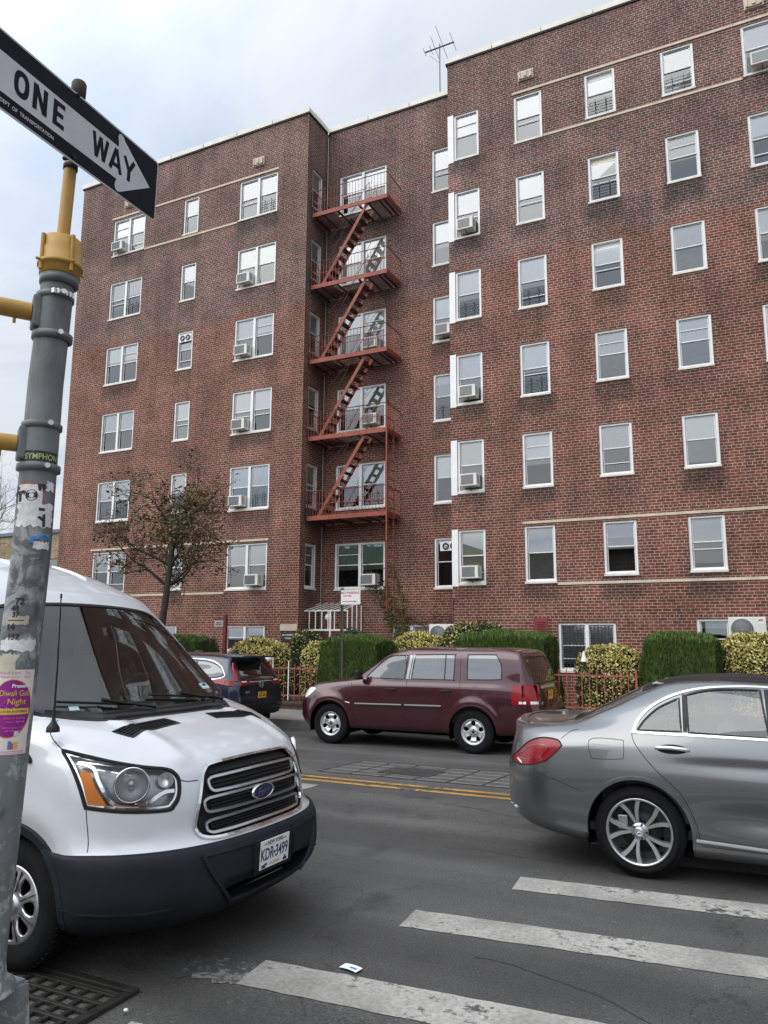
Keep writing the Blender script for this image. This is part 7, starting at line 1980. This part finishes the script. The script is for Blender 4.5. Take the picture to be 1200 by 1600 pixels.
# one way sign
def one_way():
    k = 1.0
    TR = Vector((0, 0, 1.75)) + (Vector((-2.58706, 2.66946, 4.10682)) - Vector((0, 0, 1.75))) * k
    e1 = Vector((-.13135, .98869, .07233)).normalized(); e2 = Vector((.07655, -.06263, .9951)).normalized(); n = e1.cross(e2).normalized()
    h = .305 * k; Lg = 1.10 * k
    n = n if n.dot(Vector((0, 0, 1.75)) - TR) > 0 else -n
    O = TR - e2 * h      # lower right corner; sign coordinates: x <= 0 to the left, y up
    t = thing('one_way_sign', 'black and white one-way arrow sign clamped to the top of the signal pole', 'sign', O - e1 * .57)
    Mx = Matrix(((e1.x, e2.x, n.x, O.x), (e1.y, e2.y, n.y, O.y), (e1.z, e2.z, n.z, O.z), (0, 0, 0, 1)))
    def outline(inset, r_):
        pts = []
        for cx, cy, a0 in ((-inset - r_, inset + r_, -90), (-inset - r_, h - inset - r_, 0), (-Lg + inset + r_, h - inset - r_, 90), (-Lg + inset + r_, inset + r_, 180)):
            for q in range(6): a = R(a0 + 18 * q); pts.append((cx + r_ * math.cos(a), cy + r_ * math.sin(a)))
        return pts
    def flat(mb, pts, z, thick=None):
        vs = [Mx @ Vector((x, y, z)) for x, y in pts]; mb.face(vs)
        if thick:
            vb = [Mx @ Vector((x, y, z - thick)) for x, y in pts]; mb.face(list(reversed(vb)))
            for i in range(len(pts)): j = (i + 1) % len(pts); mb.face([vs[i], vb[i], vb[j], vs[j]])
    al = P('sign aluminium', (.42, .43, .45), .45, metal=.4); bk = P('faded black sign face', (.006, .008, .014), .6, spec=.15, var=.3, vscale=6, rvar=.1); wh = P('weathered white sign face', (.56, .57, .6), .45, var=.1, vscale=5)
    mb = MB(al); flat(mb, outline(0, .018), .0, .003); mb.build('plate', t)
    mb = MB(bk); flat(mb, outline(.008, .014), .0006); mb.build('face', t)
    mb = MB(wh)
    s_ = k
    y0, y1, yc = .068 * s_, .222 * s_, .147 * s_
    flat(mb, [(-Lg + .008, y0), (-.305 * s_, y0), (-.305 * s_, y1), (-Lg + .008, y1)], .0012)
    # arrow head with rounded barbs
    head = [(-.06, .147), (-.262, .27), (-.275, .285), (-.29, .29), (-.306, .283), (-.311, .268), (-.305, .24), (-.3045, .222), (-.3045, .068), (-.312, .05), (-.315, .035), (-.308, .02), (-.292, .014), (-.272, .022)]
    flat(mb, [(x * s_, y * s_) for x, y in head], .00122)
    mb.build('arrow', t)
    mb = MB(bk)
    for ch, x in (('O', -.885), ('N', -.80), ('E', -.695), ('W', -.425), ('A', -.315), ('Y', -.215)):
        pass
    Z = .0018
    for ch, cx, w in (('O', -.888, .078), ('N', -.79, .078), ('E', -.685, .066), ('W', -.425, .115), ('A', -.318, .09), ('Y', -.222, .088)):
        lw = .0235; x0, x1 = (cx - w / 2) * s_, (cx + w / 2) * s_; yb, yt = .098 * s_, .205 * s_
        def seg(a, b, ww=lw):
            a = Vector(a); b = Vector(b); d = (b - a).normalized(); pp = Vector((-d.y, d.x)) * ww / 2
            flat(mb, [tuple(a + pp), tuple(a - pp), tuple(b - pp), tuple(b + pp)], Z + .00003 * (len(mb.f) % 7))
        if ch == 'O':
            n_ = 28; a_, b_ = (x1 - x0) / 2, (yt - yb) / 2; c0 = ((x0 + x1) / 2, (yt + yb) / 2)
            for q in range(n_):
                t0, t1 = 2 * PI * q / n_, 2 * PI * (q + 1) / n_
                f_ = lambda t_, g_: (c0[0] + (a_ - g_) * math.copysign(abs(math.cos(t_)) ** .8, math.cos(t_)), c0[1] + (b_ - g_) * math.copysign(abs(math.sin(t_)) ** .8, math.sin(t_)))
                mb.face([Mx @ Vector((*f_(t0, lw * .95), Z)), Mx @ Vector((*f_(t0, 0), Z)), Mx @ Vector((*f_(t1, 0), Z)), Mx @ Vector((*f_(t1, lw * .95), Z))])
        if ch == 'N': seg((x0 + lw / 2, yb), (x0 + lw / 2, yt)); seg((x1 - lw / 2, yb), (x1 - lw / 2, yt)); seg((x0 + lw * .6, yt - .004), (x1 - lw * .6, yb + .004), lw * .95)
        if ch == 'E':
            seg((x0 + lw / 2, yb), (x0 + lw / 2, yt))
            for yy, f_ in ((yb + lw * .42, 1), ((yb + yt) / 2, .88), (yt - lw * .42, 1)): seg((x0 + lw * .9, yy), (x0 + (x1 - x0) * f_, yy), lw * .84)
        if ch == 'W':
            q = (x1 - x0); 
            for a, b in (((.1, 1), (.29, 0)), ((.29, 0), (.5, .95)), ((.5, .95), (.71, 0)), ((.71, 0), (.9, 1))): seg((x0 + a[0] * q, yb + a[1] * (yt - yb)), (x0 + b[0] * q, yb + b[1] * (yt - yb)), lw * .88)
        if ch == 'A': seg((x0 + .008, yb), ((x0 + x1) / 2 - .001, yt), lw * .92); seg((x1 - .008, yb), ((x0 + x1) / 2 + .001, yt), lw * .92); seg((x0 + .025, yb + .03), (x1 - .025, yb + .03), lw * .8)
        if ch == 'Y': seg((x0 + .008, yt), ((x0 + x1) / 2, (yb + yt) / 2 - .004), lw * .92); seg((x1 - .008, yt), ((x0 + x1) / 2, (yb + yt) / 2 - .004), lw * .92); seg(((x0 + x1) / 2, (yb + yt) / 2 + .004), ((x0 + x1) / 2, yb), lw)
    mb.build('lettering', t)
    mb = MB(wh); put_text(mb, 'DEPT  OF  TRANSPORTATION', .021, Mx @ Matrix.Translation((-.845 * s_, .036 * s_, .0018)), .0004, 0, sx=1.0); mb.build('small_lettering', t)
    mb = MB(M['steel_band'], M['blackm'])
    for y in (.30 * s_, .022 * s_):
        mb.mat(M['blackm']); c0 = Mx @ Vector((-.585 * s_, y, 0)); mb.tube([c0 + n * .008, c0 - n * .05], .009, 8); 
        ca = pax(c0.z); mb.lathe([(.0275, -.012), (.0305, -.011), (.0305, .011), (.0275, .012)], 20, Matrix.Translation(ca))
    mb.build('clamp', t)
one_way()

# ================================================================== kerbside sign posts
def no_parking():
    t = thing('parking_sign', 'no parking sign with a red arrow on a green post behind the maroon SUV', 'street sign', (-8.62, 15.35, -.08))
    pm = P('olive channel post', (.11, .11, .07), .6, metal=.2, var=.25)
    mb = MB(pm); mb.box(-8.655, -8.595, 15.38, 15.385, -.1, 2.9); mb.box(-8.655, -8.65, 15.35, 15.38, -.1, 2.9); mb.box(-8.6, -8.595, 15.35, 15.38, -.1, 2.9); mb.build('post', t)
    Mx = Matrix.Translation((-8.37, 15.335, 2.68)) @ Matrix.Rotation(R(4), 4, 'Z') @ Matrix.Rotation(PI / 2, 4, 'X')
    mb = MB(P('white sign face', (.72, .72, .72), .45), redp); mb.rbox(-.26, .22, -.16, .16, -.003, .0, .001, Mx); mb.build('plate', t)
    mb = MB(redp)
    put_text(mb, 'NO PARKING', .075, Mx @ Matrix.Translation((-.03, .1, .002)), .002, .0005); put_text(mb, 'ANYTIME', .05, Mx @ Matrix.Translation((-.1, .03, .002)), .001, .0005)
    mb.box(-.22, .08, -.1, -.085, .001, .003, Mx); mb.mesh([Mx @ Vector(p) for p in ((.14, -.0925, .002), (.07, -.07, .002), (.07, -.115, .002))], [(0, 2, 1)])
    mb.build('lettering', t)
no_parking()
def red_post():
    t = thing('hanging_sign', 'dark red post carrying a small white hanging sign above the hedge', 'sign', (-13.95, 18.05, 0))
    rp = P('dark red post paint', (.17, .022, .02), .55, var=.2)
    mb = MB(rp); mb.box(-14.0, -13.91, 18.0, 18.09, 0, 2.42); mb.box(-14.35, -13.91, 18.03, 18.06, 2.27, 2.31); mb.box(-14.35, -13.99, 18.03, 18.06, 2.05, 2.08); mb.tube([(-13.95, 18.045, 2.42), (-13.97, 18.045, 2.5)], .012, 6); mb.build('post', t)
    mb = MB(P('white board', (.55, .54, .5), .5)); mb.box(-14.33, -14.02, 18.02, 18.05, 2.085, 2.265); mb.build('board', t)
    mb = MB(M['black']); Mx = Matrix.Translation((-14.175, 18.017, 2.2)) @ Matrix.Rotation(PI / 2, 4, 'X'); put_text(mb, 'PRIVATE', .05, Mx, .001); put_text(mb, 'DRIVEWAY', .05, Mx @ Matrix.Translation((0, -.06, 0)), .001); mb.build('lettering', t)
    t = thing('white_pipe', 'white vertical pipe beside the dark red sign post', 'pipe', (-14.1, 18.3, 0)); mb = MB(M['white_metal']); mb.tube([(-14.1, 18.3, 0), (-14.1, 18.3, 2.0)], .045, 12); mb.build('pipe', t)
red_post()

# ================================================================== fence and low wall
t = thing('garden_wall', 'low dark brick wall under the red iron fence', 'wall', (-6, 17.2, 0))
gb = brick_mat('dark garden brick', None, ((.10, .05, .042), (.06, .035, .03)), (.16, .14, .12), .21, .07, .006)
mb = MB(gb)
def uvbox(x0, x1, y0, y1, z0, z1):
    for q, uv in (([(x0, y0, z0), (x1, y0, z0), (x1, y0, z1), (x0, y0, z1)], [(x0, z0), (x1, z0), (x1, z1), (x0, z1)]), ([(x0, y0, z1), (x1, y0, z1), (x1, y1, z1), (x0, y1, z1)], [(x0, y0), (x1, y0), (x1, y1), (x0, y1)]),
                  ([(x1, y0, z0), (x1, y1, z0), (x1, y1, z1), (x1, y0, z1)], [(y0, z0), (y1, z0), (y1, z1), (y0, z1)])): mb.face(q, uv=uv)
uvbox(-24, 9, 17.08, 17.3, -.1, .17)
mb.att['stain'] = ('POINT', [0.0] * len(mb.v)); mb.build('wall', t)
t = thing('iron_fence', 'rust-pink iron picket fence along the front gardens', 'fence', (-6, 17.19, .17), None)
pink_p = P('faded red fence paint', (.33, .085, .065), .6, var=.25, vscale=8)
rails = MB(pink_p); rails.box(-24, 9, 17.175, 17.2, .98, 1.01); rails.box(-24, 9, 17.175, 17.2, .30, .33); rails.build('rail', t)
q = random.Random(3); pk = MB(pink_p); pw = None; wh_p = []
x = -23.9; i = 0
while x < 8.9:
    wht = x < -10.75 and i % 3 == 0
    j = q.uniform(-.004, .004)
    if wht:
        wh_p.append(x)
    elif i % 14 == 5:
        pk.box(x - .022, x + .022, 17.165, 17.21, .17, 1.14)
    else:
        pk.box(x - .0085 + j, x + .0085 + j, 17.179, 17.196, .2, 1.12 + j)
    x += .163; i += 1
pk.build('picket', t)
pk = MB(M['white_paint'])
for x in wh_p: pk.box(x - .012, x + .012, 17.14, 17.165, .2, 1.2 + q.uniform(-.03, .09))
pk.build('white_picket', t)
t = thing('garden_lamp', 'white bell-shaped solar lamp standing on a fence post', 'lamp', (-3.62, 17.19, 1.1))
mb = MB(M['white_metal']); mb.lathe([(.001, .27), (.02, .26), (.03, .2), (.05, .13), (.075, .06), (.08, .045), (.06, .045)], 18, Matrix.Translation((-3.62, 17.19, 1.24))); mb.build('shade', t)
mb = MB(M['black']); mb.tube([(-3.62, 17.19, 1.1), (-3.62, 17.19, 1.3)], .03, 10); mb.build('stem', t)
t = thing('globe_lamp', 'small white globe lamp on the fence behind the blue crossover', 'lamp', (-11.78, 17.19, 1.15))
mb = MB(M['frame']); mb.lathe([(.001, -.09), (.06, -.07), (.095, 0), (.06, .07), (.001, .09)], 16, Matrix.Translation((-11.78, 17.1, 1.24))); mb.build('globe', t)
mb = MB(M['black']); mb.tube([(-11.78, 17.15, 1.0), (-11.78, 17.1, 1.17)], .02, 8); mb.build('stem', t)

# ================================================================== planting
def leaf_mat(name, c1, c2, rough=.6):
    m, nt, b = new_mat(name); N, L = nt.nodes.new, nt.links.new
    g_ = N('ShaderNodeNewGeometry'); cr = N('ShaderNodeValToRGB'); cr.color_ramp.elements[0].color = (*c1, 1); cr.color_ramp.elements[1].color = (*c2, 1); L(g_.outputs['Random Per Island'], cr.inputs[0]); L(cr.outputs[0], b.inputs['Base Color']); b.inputs['Roughness'].default_value = rough
    b.inputs['Specular IOR Level'].default_value = .3
    return m
M['leaf_green'] = leaf_mat('arborvitae green', (.04, .075, .018), (.135, .2, .045)); M['leaf_yellow'] = leaf_mat('variegated yellow leaf', (.42, .36, .09), (.74, .66, .26)); M['leaf_dark'] = leaf_mat('dark green leaf', (.015, .028, .012), (.06, .085, .03))
M['leaf_red'] = leaf_mat('autumn leaf', (.10, .03, .018), (.14, .085, .03)); M['leaf_olive'] = leaf_mat('olive leaf', (.035, .055, .012), (.13, .14, .035)); M['leaf_grey'] = leaf_mat('grey green leaf', (.05, .07, .05), (.12, .15, .11))
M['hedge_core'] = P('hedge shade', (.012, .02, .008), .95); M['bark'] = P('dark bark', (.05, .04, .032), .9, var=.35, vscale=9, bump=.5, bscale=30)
def leaf(mb, p, d, n, L_, w):
    """a pointed leaf, two triangles each side of the rib"""
    s_ = d.cross(n)
    if s_.length < 1e-5: return
    s_.normalize(); mb.mesh([p, p + d * L_ * .5 + s_ * w, p + d * L_, p + d * L_ * .5 - s_ * w], [(0, 1, 2, 3)])
def hedge(name, label, x0, x1, y0, y1, z1, kind, seed, dens=1.0, group=None, round_=.25, z0=.05, cat='hedge'):
    q = random.Random(seed); t = thing(name, label, cat, ((x0 + x1) / 2, (y0 + y1) / 2, z0), group)
    bm = bmesh.new(); bmesh.ops.create_cube(bm, size=2); bmesh.ops.subdivide_edges(bm, edges=bm.edges[:], cuts=9, use_grid_fill=True)
    cx, cy, cz = (x0 + x1) / 2, (y0 + y1) / 2, (z0 + z1) / 2; hx, hy, hz = (x1 - x0) / 2, (y1 - y0) / 2, (z1 - z0) / 2
    def shape(v, k=1.0):
        r_ = round_; e = 4.5 if kind == 'green' else 3.2
        l = (abs(v.x) ** e + abs(v.y) ** e + (abs(v.z) ** e if v.z > 0 else 0)) ** (1 / e); m_ = max(abs(v.x), abs(v.y), abs(v.z) if v.z > 0 else 0, 1e-6)
        f = 1 + (m_ / l - 1) * 1.0 if l > 0 else 1
        w = Vector((v.x * f, v.y * f, v.z if v.z < 0 else v.z * f))
        nz = .05 * math.sin(v.x * hx * 5.1 + seed) * math.cos(v.z * 4.3 + seed) + .04 * math.sin(v.x * hx * 11 + v.y * 7)
        return Vector((cx + w.x * (hx + nz) * k, cy + w.y * (hy + nz) * k, cz + w.z * (hz + nz * .6) * k))
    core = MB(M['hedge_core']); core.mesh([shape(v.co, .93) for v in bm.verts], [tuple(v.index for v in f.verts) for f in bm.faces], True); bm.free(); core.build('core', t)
    area = 2 * (hx * 2 * hz * 2 + hy * 2 * hz * 2) * .5 + hx * hy * 4
    mats = {'green': [M['leaf_green']], 'yellow': [M['leaf_yellow'], M['leaf_dark']], 'mixed': [M['leaf_dark'], M['leaf_yellow']], 'grey': [M['leaf_grey']]}[kind]
    mb = MB(*mats); N_ = int(area * dens * {'green': 2600, 'yellow': 1700, 'mixed': 1500, 'grey': 1500}[kind])
    for _ in range(N_):
        f = q.random(); u, v = q.uniform(-1, 1), q.uniform(-1, 1)
        a_front = hx * hz; a_side = hy * hz; a_top = hx * hy; tot = a_front * 1.3 + a_side * 2 + a_top
        f *= tot
        if f < a_front * 1.3: s_ = Vector((u, -1 if q.random() < .85 else 1, v)); n = Vector((0, -1, .1))
        elif f < a_front * 1.3 + a_side * 2: s_ = Vector((1 if q.random() < .5 else -1, u, v)); n = Vector((s_.x, 0, .1))
        else: s_ = Vector((u, v, 1)); n = Vector((0, 0, 1))
        p = shape(s_, 1 - q.random() ** 2 * .05); rnd_ = Vector((q.uniform(-1, 1), q.uniform(-1, 1), q.uniform(-1, 1)))
        if kind == 'green':
            mb.mat(mats[0]); d = (Vector((0, 0, 1)) * 1.0 + n * .55 + rnd_ * .35).normalized(); leaf(mb, p - d * .03, d, (n + rnd_ * .6).normalized(), q.uniform(.06, .13), q.uniform(.008, .016))
        else:
            top = (s_.z + 1) / 2
            yl = q.random() < ({'yellow': .34 + .5 * top ** 2, 'mixed': .12 + .2 * top, 'grey': 0}[kind])
            mb.mat(mats[(0 if yl else 1)] if kind == 'yellow' else (mats[1] if (yl and kind == 'mixed') else mats[0]))
            d = (n * .7 + rnd_).normalized(); leaf(mb, p, d, (n + rnd_ * .5).normalized(), q.uniform(.035, .075), q.uniform(.013, .024))
    mb.build('leaves', t)
    return t
GG = 'clipped green hedges along the fence'; YG = 'yellow variegated shrubs along the fence'
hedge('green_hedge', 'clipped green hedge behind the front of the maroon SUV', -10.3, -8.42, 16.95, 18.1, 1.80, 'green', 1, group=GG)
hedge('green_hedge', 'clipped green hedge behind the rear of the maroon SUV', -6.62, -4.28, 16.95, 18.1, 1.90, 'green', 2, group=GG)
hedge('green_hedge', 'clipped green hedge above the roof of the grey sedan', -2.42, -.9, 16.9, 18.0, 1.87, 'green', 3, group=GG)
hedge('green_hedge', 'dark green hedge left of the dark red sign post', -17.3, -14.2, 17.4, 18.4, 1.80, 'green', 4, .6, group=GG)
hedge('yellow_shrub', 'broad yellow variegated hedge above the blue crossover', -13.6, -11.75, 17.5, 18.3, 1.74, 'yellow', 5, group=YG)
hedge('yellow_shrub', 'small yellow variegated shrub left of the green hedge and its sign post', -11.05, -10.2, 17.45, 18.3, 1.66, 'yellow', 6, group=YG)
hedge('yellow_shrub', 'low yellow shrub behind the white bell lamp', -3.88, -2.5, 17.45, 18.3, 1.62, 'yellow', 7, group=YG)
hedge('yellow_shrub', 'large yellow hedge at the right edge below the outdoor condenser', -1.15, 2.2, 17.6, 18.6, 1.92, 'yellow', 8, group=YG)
hedge('flowering_bush', 'yellow flowering bush in front of the cream outdoor condenser', -9.1, -7.55, 18.6, 19.6, 1.9, 'yellow', 9, .9, cat='bush')
hedge('leafy_bush', 'dark leafy bush with yellow tips right of the outdoor condenser', -7.75, -5.9, 18.7, 19.8, 2.18, 'mixed', 10, .9, cat='bush')
hedge('grey_bush', 'small grey-green bush at the foot of the recess wall', -11.6, -10.9, 20.2, 20.9, 2.05, 'grey', 11, .8, cat='bush')
hedge('cage_shrub', 'dark shrub growing under the white iron cage', -13.2, -12.0, 20.0, 20.6, 1.98, 'mixed', 12, .6, cat='bush')
# creeper on the recess wall beside the drop ladder
q = random.Random(20); t = thing('wall_creeper', 'thin ivy climbing the recess wall beside the fire escape ladder', 'creeper', (-10.2, 21.7, 1.2))
st = MB(M['bark']); lv = MB(M['leaf_olive'], M['leaf_red'])
for k in range(9):
    x = -10.3 + q.uniform(-.15, .15); z = 1.3; pts = []
    top = q.uniform(2.4, 4.3)
    while z < top:
        pts.append((x, 21.78, z)); lean = -.35 if z < 2.9 else 0; x += q.uniform(-.08, .08) + (-.05 if z > 2 else .01) ; z += .12
        for _ in range(int(7 * (1 - (z - 1.3) / 3.6)) + 1):
            rn = Vector((q.uniform(-1, 1), q.uniform(-1, -.2), q.uniform(-1, 1))).normalized(); lv.mat(lv.mats[q.random() < .3]); leaf(lv, Vector((x + q.uniform(-.12, .12), 21.76, z + q.uniform(-.07, .07))), rn, Vector((0, -1, .3)).normalized(), q.uniform(.05, .1), q.uniform(.015, .03))
    st.tube(pts, .008, 5)
for a in range(3):
    pts = [(-10.0 + k * .25, 21.78, 2.15 + .12 * math.sin(k * 1.3 + a) + a * .1) for k in range(9)]; st.tube(pts, .007, 5)
    for p in pts:
        for _ in range(5): rn = Vector((q.uniform(-1, 1), q.uniform(-1, -.2), q.uniform(-1, 1))).normalized(); lv.mat(lv.mats[1]); leaf(lv, Vector(p) + Vector((q.uniform(-.1, .1), -.02, q.uniform(-.1, .2))), rn, Vector((0, -1, .3)).normalized(), .06, .02)
st.build('stem', t); lv.build('leaves', t)

# trees
def tree(name, label, base, height, spread, seed, leafn, first=2.2, r0=.13, levels=5, leaf_mats=None, lean=(0, 0), leaf_low=1.0, group=None, twig=1.0):
    q = random.Random(seed); t = thing(name, label, 'tree', base, group); B = Vector(base)
    tr = MB(M['bark']); tips = []
    def grow(p, d, L_, r_, lev):
        n = 5 if lev < 3 else 3; pts = [p]; rs = [r_]; c = p.copy(); dd = d.copy()
        for k in range(n):
            dd = (dd + Vector((q.uniform(-1, 1), q.uniform(-1, 1), q.uniform(-.7, .9))) * (.10 + .07 * lev)).normalized(); c = c + dd * L_ / n; pts.append(c.copy()); rs.append(r_ * (1 - .5 * (k + 1) / n))
            if lev >= 1 and lev < levels and k >= 1 and q.random() < .75:
                s_ = dd.cross(Vector((q.uniform(-1, 1), q.uniform(-1, 1), q.uniform(-1, 1)))).normalized(); grow(c.copy(), (dd * .6 + s_ * q.uniform(.7, 1.1) + Vector((0, 0, .08))).normalized(), L_ * q.uniform(.45, .7), rs[-1] * .7, lev + 1)
            if lev >= 2: tips.append((c.copy(), dd.copy(), lev))
        tr.tube(pts, [max(.0035, x) for x in rs], 8 if lev < 2 else (5 if lev < 4 else 3), cap=False)
        if lev < levels:
            for _ in range(2 if lev else 0): s_ = dd.cross(Vector((q.uniform(-1, 1), q.uniform(-1, 1), q.uniform(-1, 1)))).normalized(); grow(c.copy(), (dd + s_ * q.uniform(.3, .8)).normalized(), L_ * q.uniform(.55, .78), rs[-1] * .9, lev + 1)
    top = B + Vector((lean[0], lean[1], height * .62)); n = 9; pts = []; rs = []
    for k in range(n + 1):
        f = k / n; p = B.lerp(top, f) + Vector((math.sin(f * 5 + seed) * .06, math.cos(f * 4) * .05, 0)); pts.append(p); rs.append(r0 * (1 - .6 * f) * (1.25 if k == 0 else 1))
    tr.tube(pts, rs, 12)
    for k in range(3, n + 1):
        if pts[k].z - B.z < first: continue
        for _ in range(3 if k < n else 4):
            a = q.uniform(0, 2 * PI); up = .25 + .9 * (k - 3) / n
            grow(pts[k], Vector((math.cos(a), math.sin(a), up)).normalized(), spread * q.uniform(.5, .72) * (1.05 - .25 * k / n), rs[k] * .55, 1)
    tr.build('trunk', t)
    if leafn:
        lv = MB(*leaf_mats); zt = B.z + first
        for _ in range(leafn):
            p, d, lev = q.choice(tips); w = 1 - (p.z - zt) / (height - first) * leaf_low
            if q.random() > w + .15: continue
            rn = Vector((q.uniform(-1, 1), q.uniform(-1, 1), q.uniform(-1.2, .5))).normalized(); lv.mat(leaf_mats[q.choice([0, 0, 0, 1, 1] if q.random() < w else [1, 1, 1, 0, 1])])
            leaf(lv, p + Vector((q.uniform(-.1, .1), q.uniform(-.1, .1), q.uniform(-.1, .1))), rn, Vector((q.uniform(-1, 1), q.uniform(-1, 1), q.uniform(-1, 1))).normalized(), q.uniform(.05, .15), q.uniform(.015, .038))
        lv.build('crown', t)
    return t
tree('street_tree', 'half-bare autumn street tree in front of the left wing', (-14.95, 16.1, -.05), 7.7, 1.85, 5, 6500, first=3.0, r0=.14, levels=4, leaf_mats=[M['leaf_olive'], M['leaf_red']], lean=(.75, 0), leaf_low=.85)
tree('bare_tree', 'distant bare tree at the left edge, seen past the signal pole', (-38.5, 27, 0), 11.5, 4.2, 8, 0, first=3, r0=.2, levels=4)
# ================================================================== neighbouring low building at the left
t = thing('corner_building', 'low yellow-brick building with a dark shopfront far left behind the pole', 'building', (-32, 24, 0))
yb = brick_mat('yellow brick', None, ((.36, .27, .15), (.3, .22, .12)), (.33, .3, .24)); mb = MB(yb)
def ub(x0, x1, y0, y1, z0, z1):
    for q_, uv in (([(x0, y0, z0), (x1, y0, z0), (x1, y0, z1), (x0, y0, z1)], [(x0, z0), (x1, z0), (x1, z1), (x0, z1)]), ([(x1, y0, z0), (x1, y1, z0), (x1, y1, z1), (x1, y0, z1)], [(y0, z0), (y1, z0), (y1, z1), (y0, z1)])): mb.face(q_, uv=uv)
ub(-44, -24.2, 24, 36, 5.2, 6.35); ub(-44, -43, 24, 36, -.1, 5.2); ub(-33, -32.3, 24, 36, -.1, 5.2); ub(-25.2, -24.2, 24, 36, -.1, 5.2)
mb.att['stain'] = ('POINT', [0.0] * len(mb.v)); mb.build('wall', t)
mb = MB(P('blue-grey coping', (.1, .13, .18), .5)); mb.box(-44.1, -24.1, 23.9, 24.3, 6.352, 6.5); mb.build('coping', t)
mb = MB(M['dark']); mb.box(-43.9, -24.3, 24.3, 35, -.1, 5.2); mb.box(-44, -24.25, 24.3, 36, 5.25, 6.3); mb.build('interior', t)
mb = MB(MT['glass_dark']); mb.face([(-43, 24.1, .3), (-33, 24.1, .3), (-33, 24.1, 5.2), (-43, 24.1, 5.2)]); mb.face([(-32.3, 24.1, .3), (-25.2, 24.1, .3), (-25.2, 24.1, 5.2), (-32.3, 24.1, 5.2)]); mb.build('shopfront', t)
# houses across the side of the street behind the camera: what the car bodies and windows mirror
for i, (x0, x1, h_, c1) in enumerate(((-34, -20, 8.5, 'brick2'), (-19.6, -7, 7.2, 'cream2'), (9, 24, 8.0, 'brick2'))):
    if c1 not in M: M[c1] = brick_mat(c1, None, ((.24, .09, .06), (.16, .06, .045)) if c1 == 'brick2' else ((.4, .34, .26), (.34, .29, .22)), (.4, .36, .3))
    t = thing('row_house', ('brick row house, two storeys, far left across the pavement behind the viewpoint', 'cream row house, two storeys, directly behind the signal pole corner', 'brick row house right of the viewpoint, across the side street')[i], 'house', ((x0 + x1) / 2, -9, 0))
    mb = MB(M[c1]); y0 = -9
    mb.face([(x1, y0, -.1), (x0, y0, -.1), (x0, y0, h_), (x1, y0, h_)], uv=[(x1, 0), (x0, 0), (x0, h_), (x1, h_)]); mb.face([(x0, y0, -.1), (x0, y0 - 10, -.1), (x0, y0 - 10, h_), (x0, y0, h_)], uv=[(0, 0), (10, 0), (10, h_), (0, h_)]); mb.face([(x1, y0 - 10, -.1), (x1, y0, -.1), (x1, y0, h_), (x1, y0 - 10, h_)], uv=[(0, 0), (10, 0), (10, h_), (0, h_)])
    mb.att['stain'] = ('POINT', [0.0] * len(mb.v)); mb.build('wall', t)
    mb = MB(M['shadow_and_roof_black']); mb.box(x0 - .2, x1 + .2, y0 - 10, y0 + .3, h_, h_ + .25); mb.build('roof', t)
    k = 0
    x = x0 + 1.2
    while x < x1 - 1.8:
        for z in (1.0, 4.0):
            w = MB(M['frame']); w.box(x, x + 1.2, y0 + .001, y0 + .06, z, z + 1.7); wo = w.build('window', t)
            g2 = MB(MT['glass_dark'], M['dark']); g2.mat(M['dark']); g2.box(x + .08, x + 1.12, y0 + .061, y0 + .07, z + .08, z + 1.62); g2.build('pane', wo)
        x += 2.6
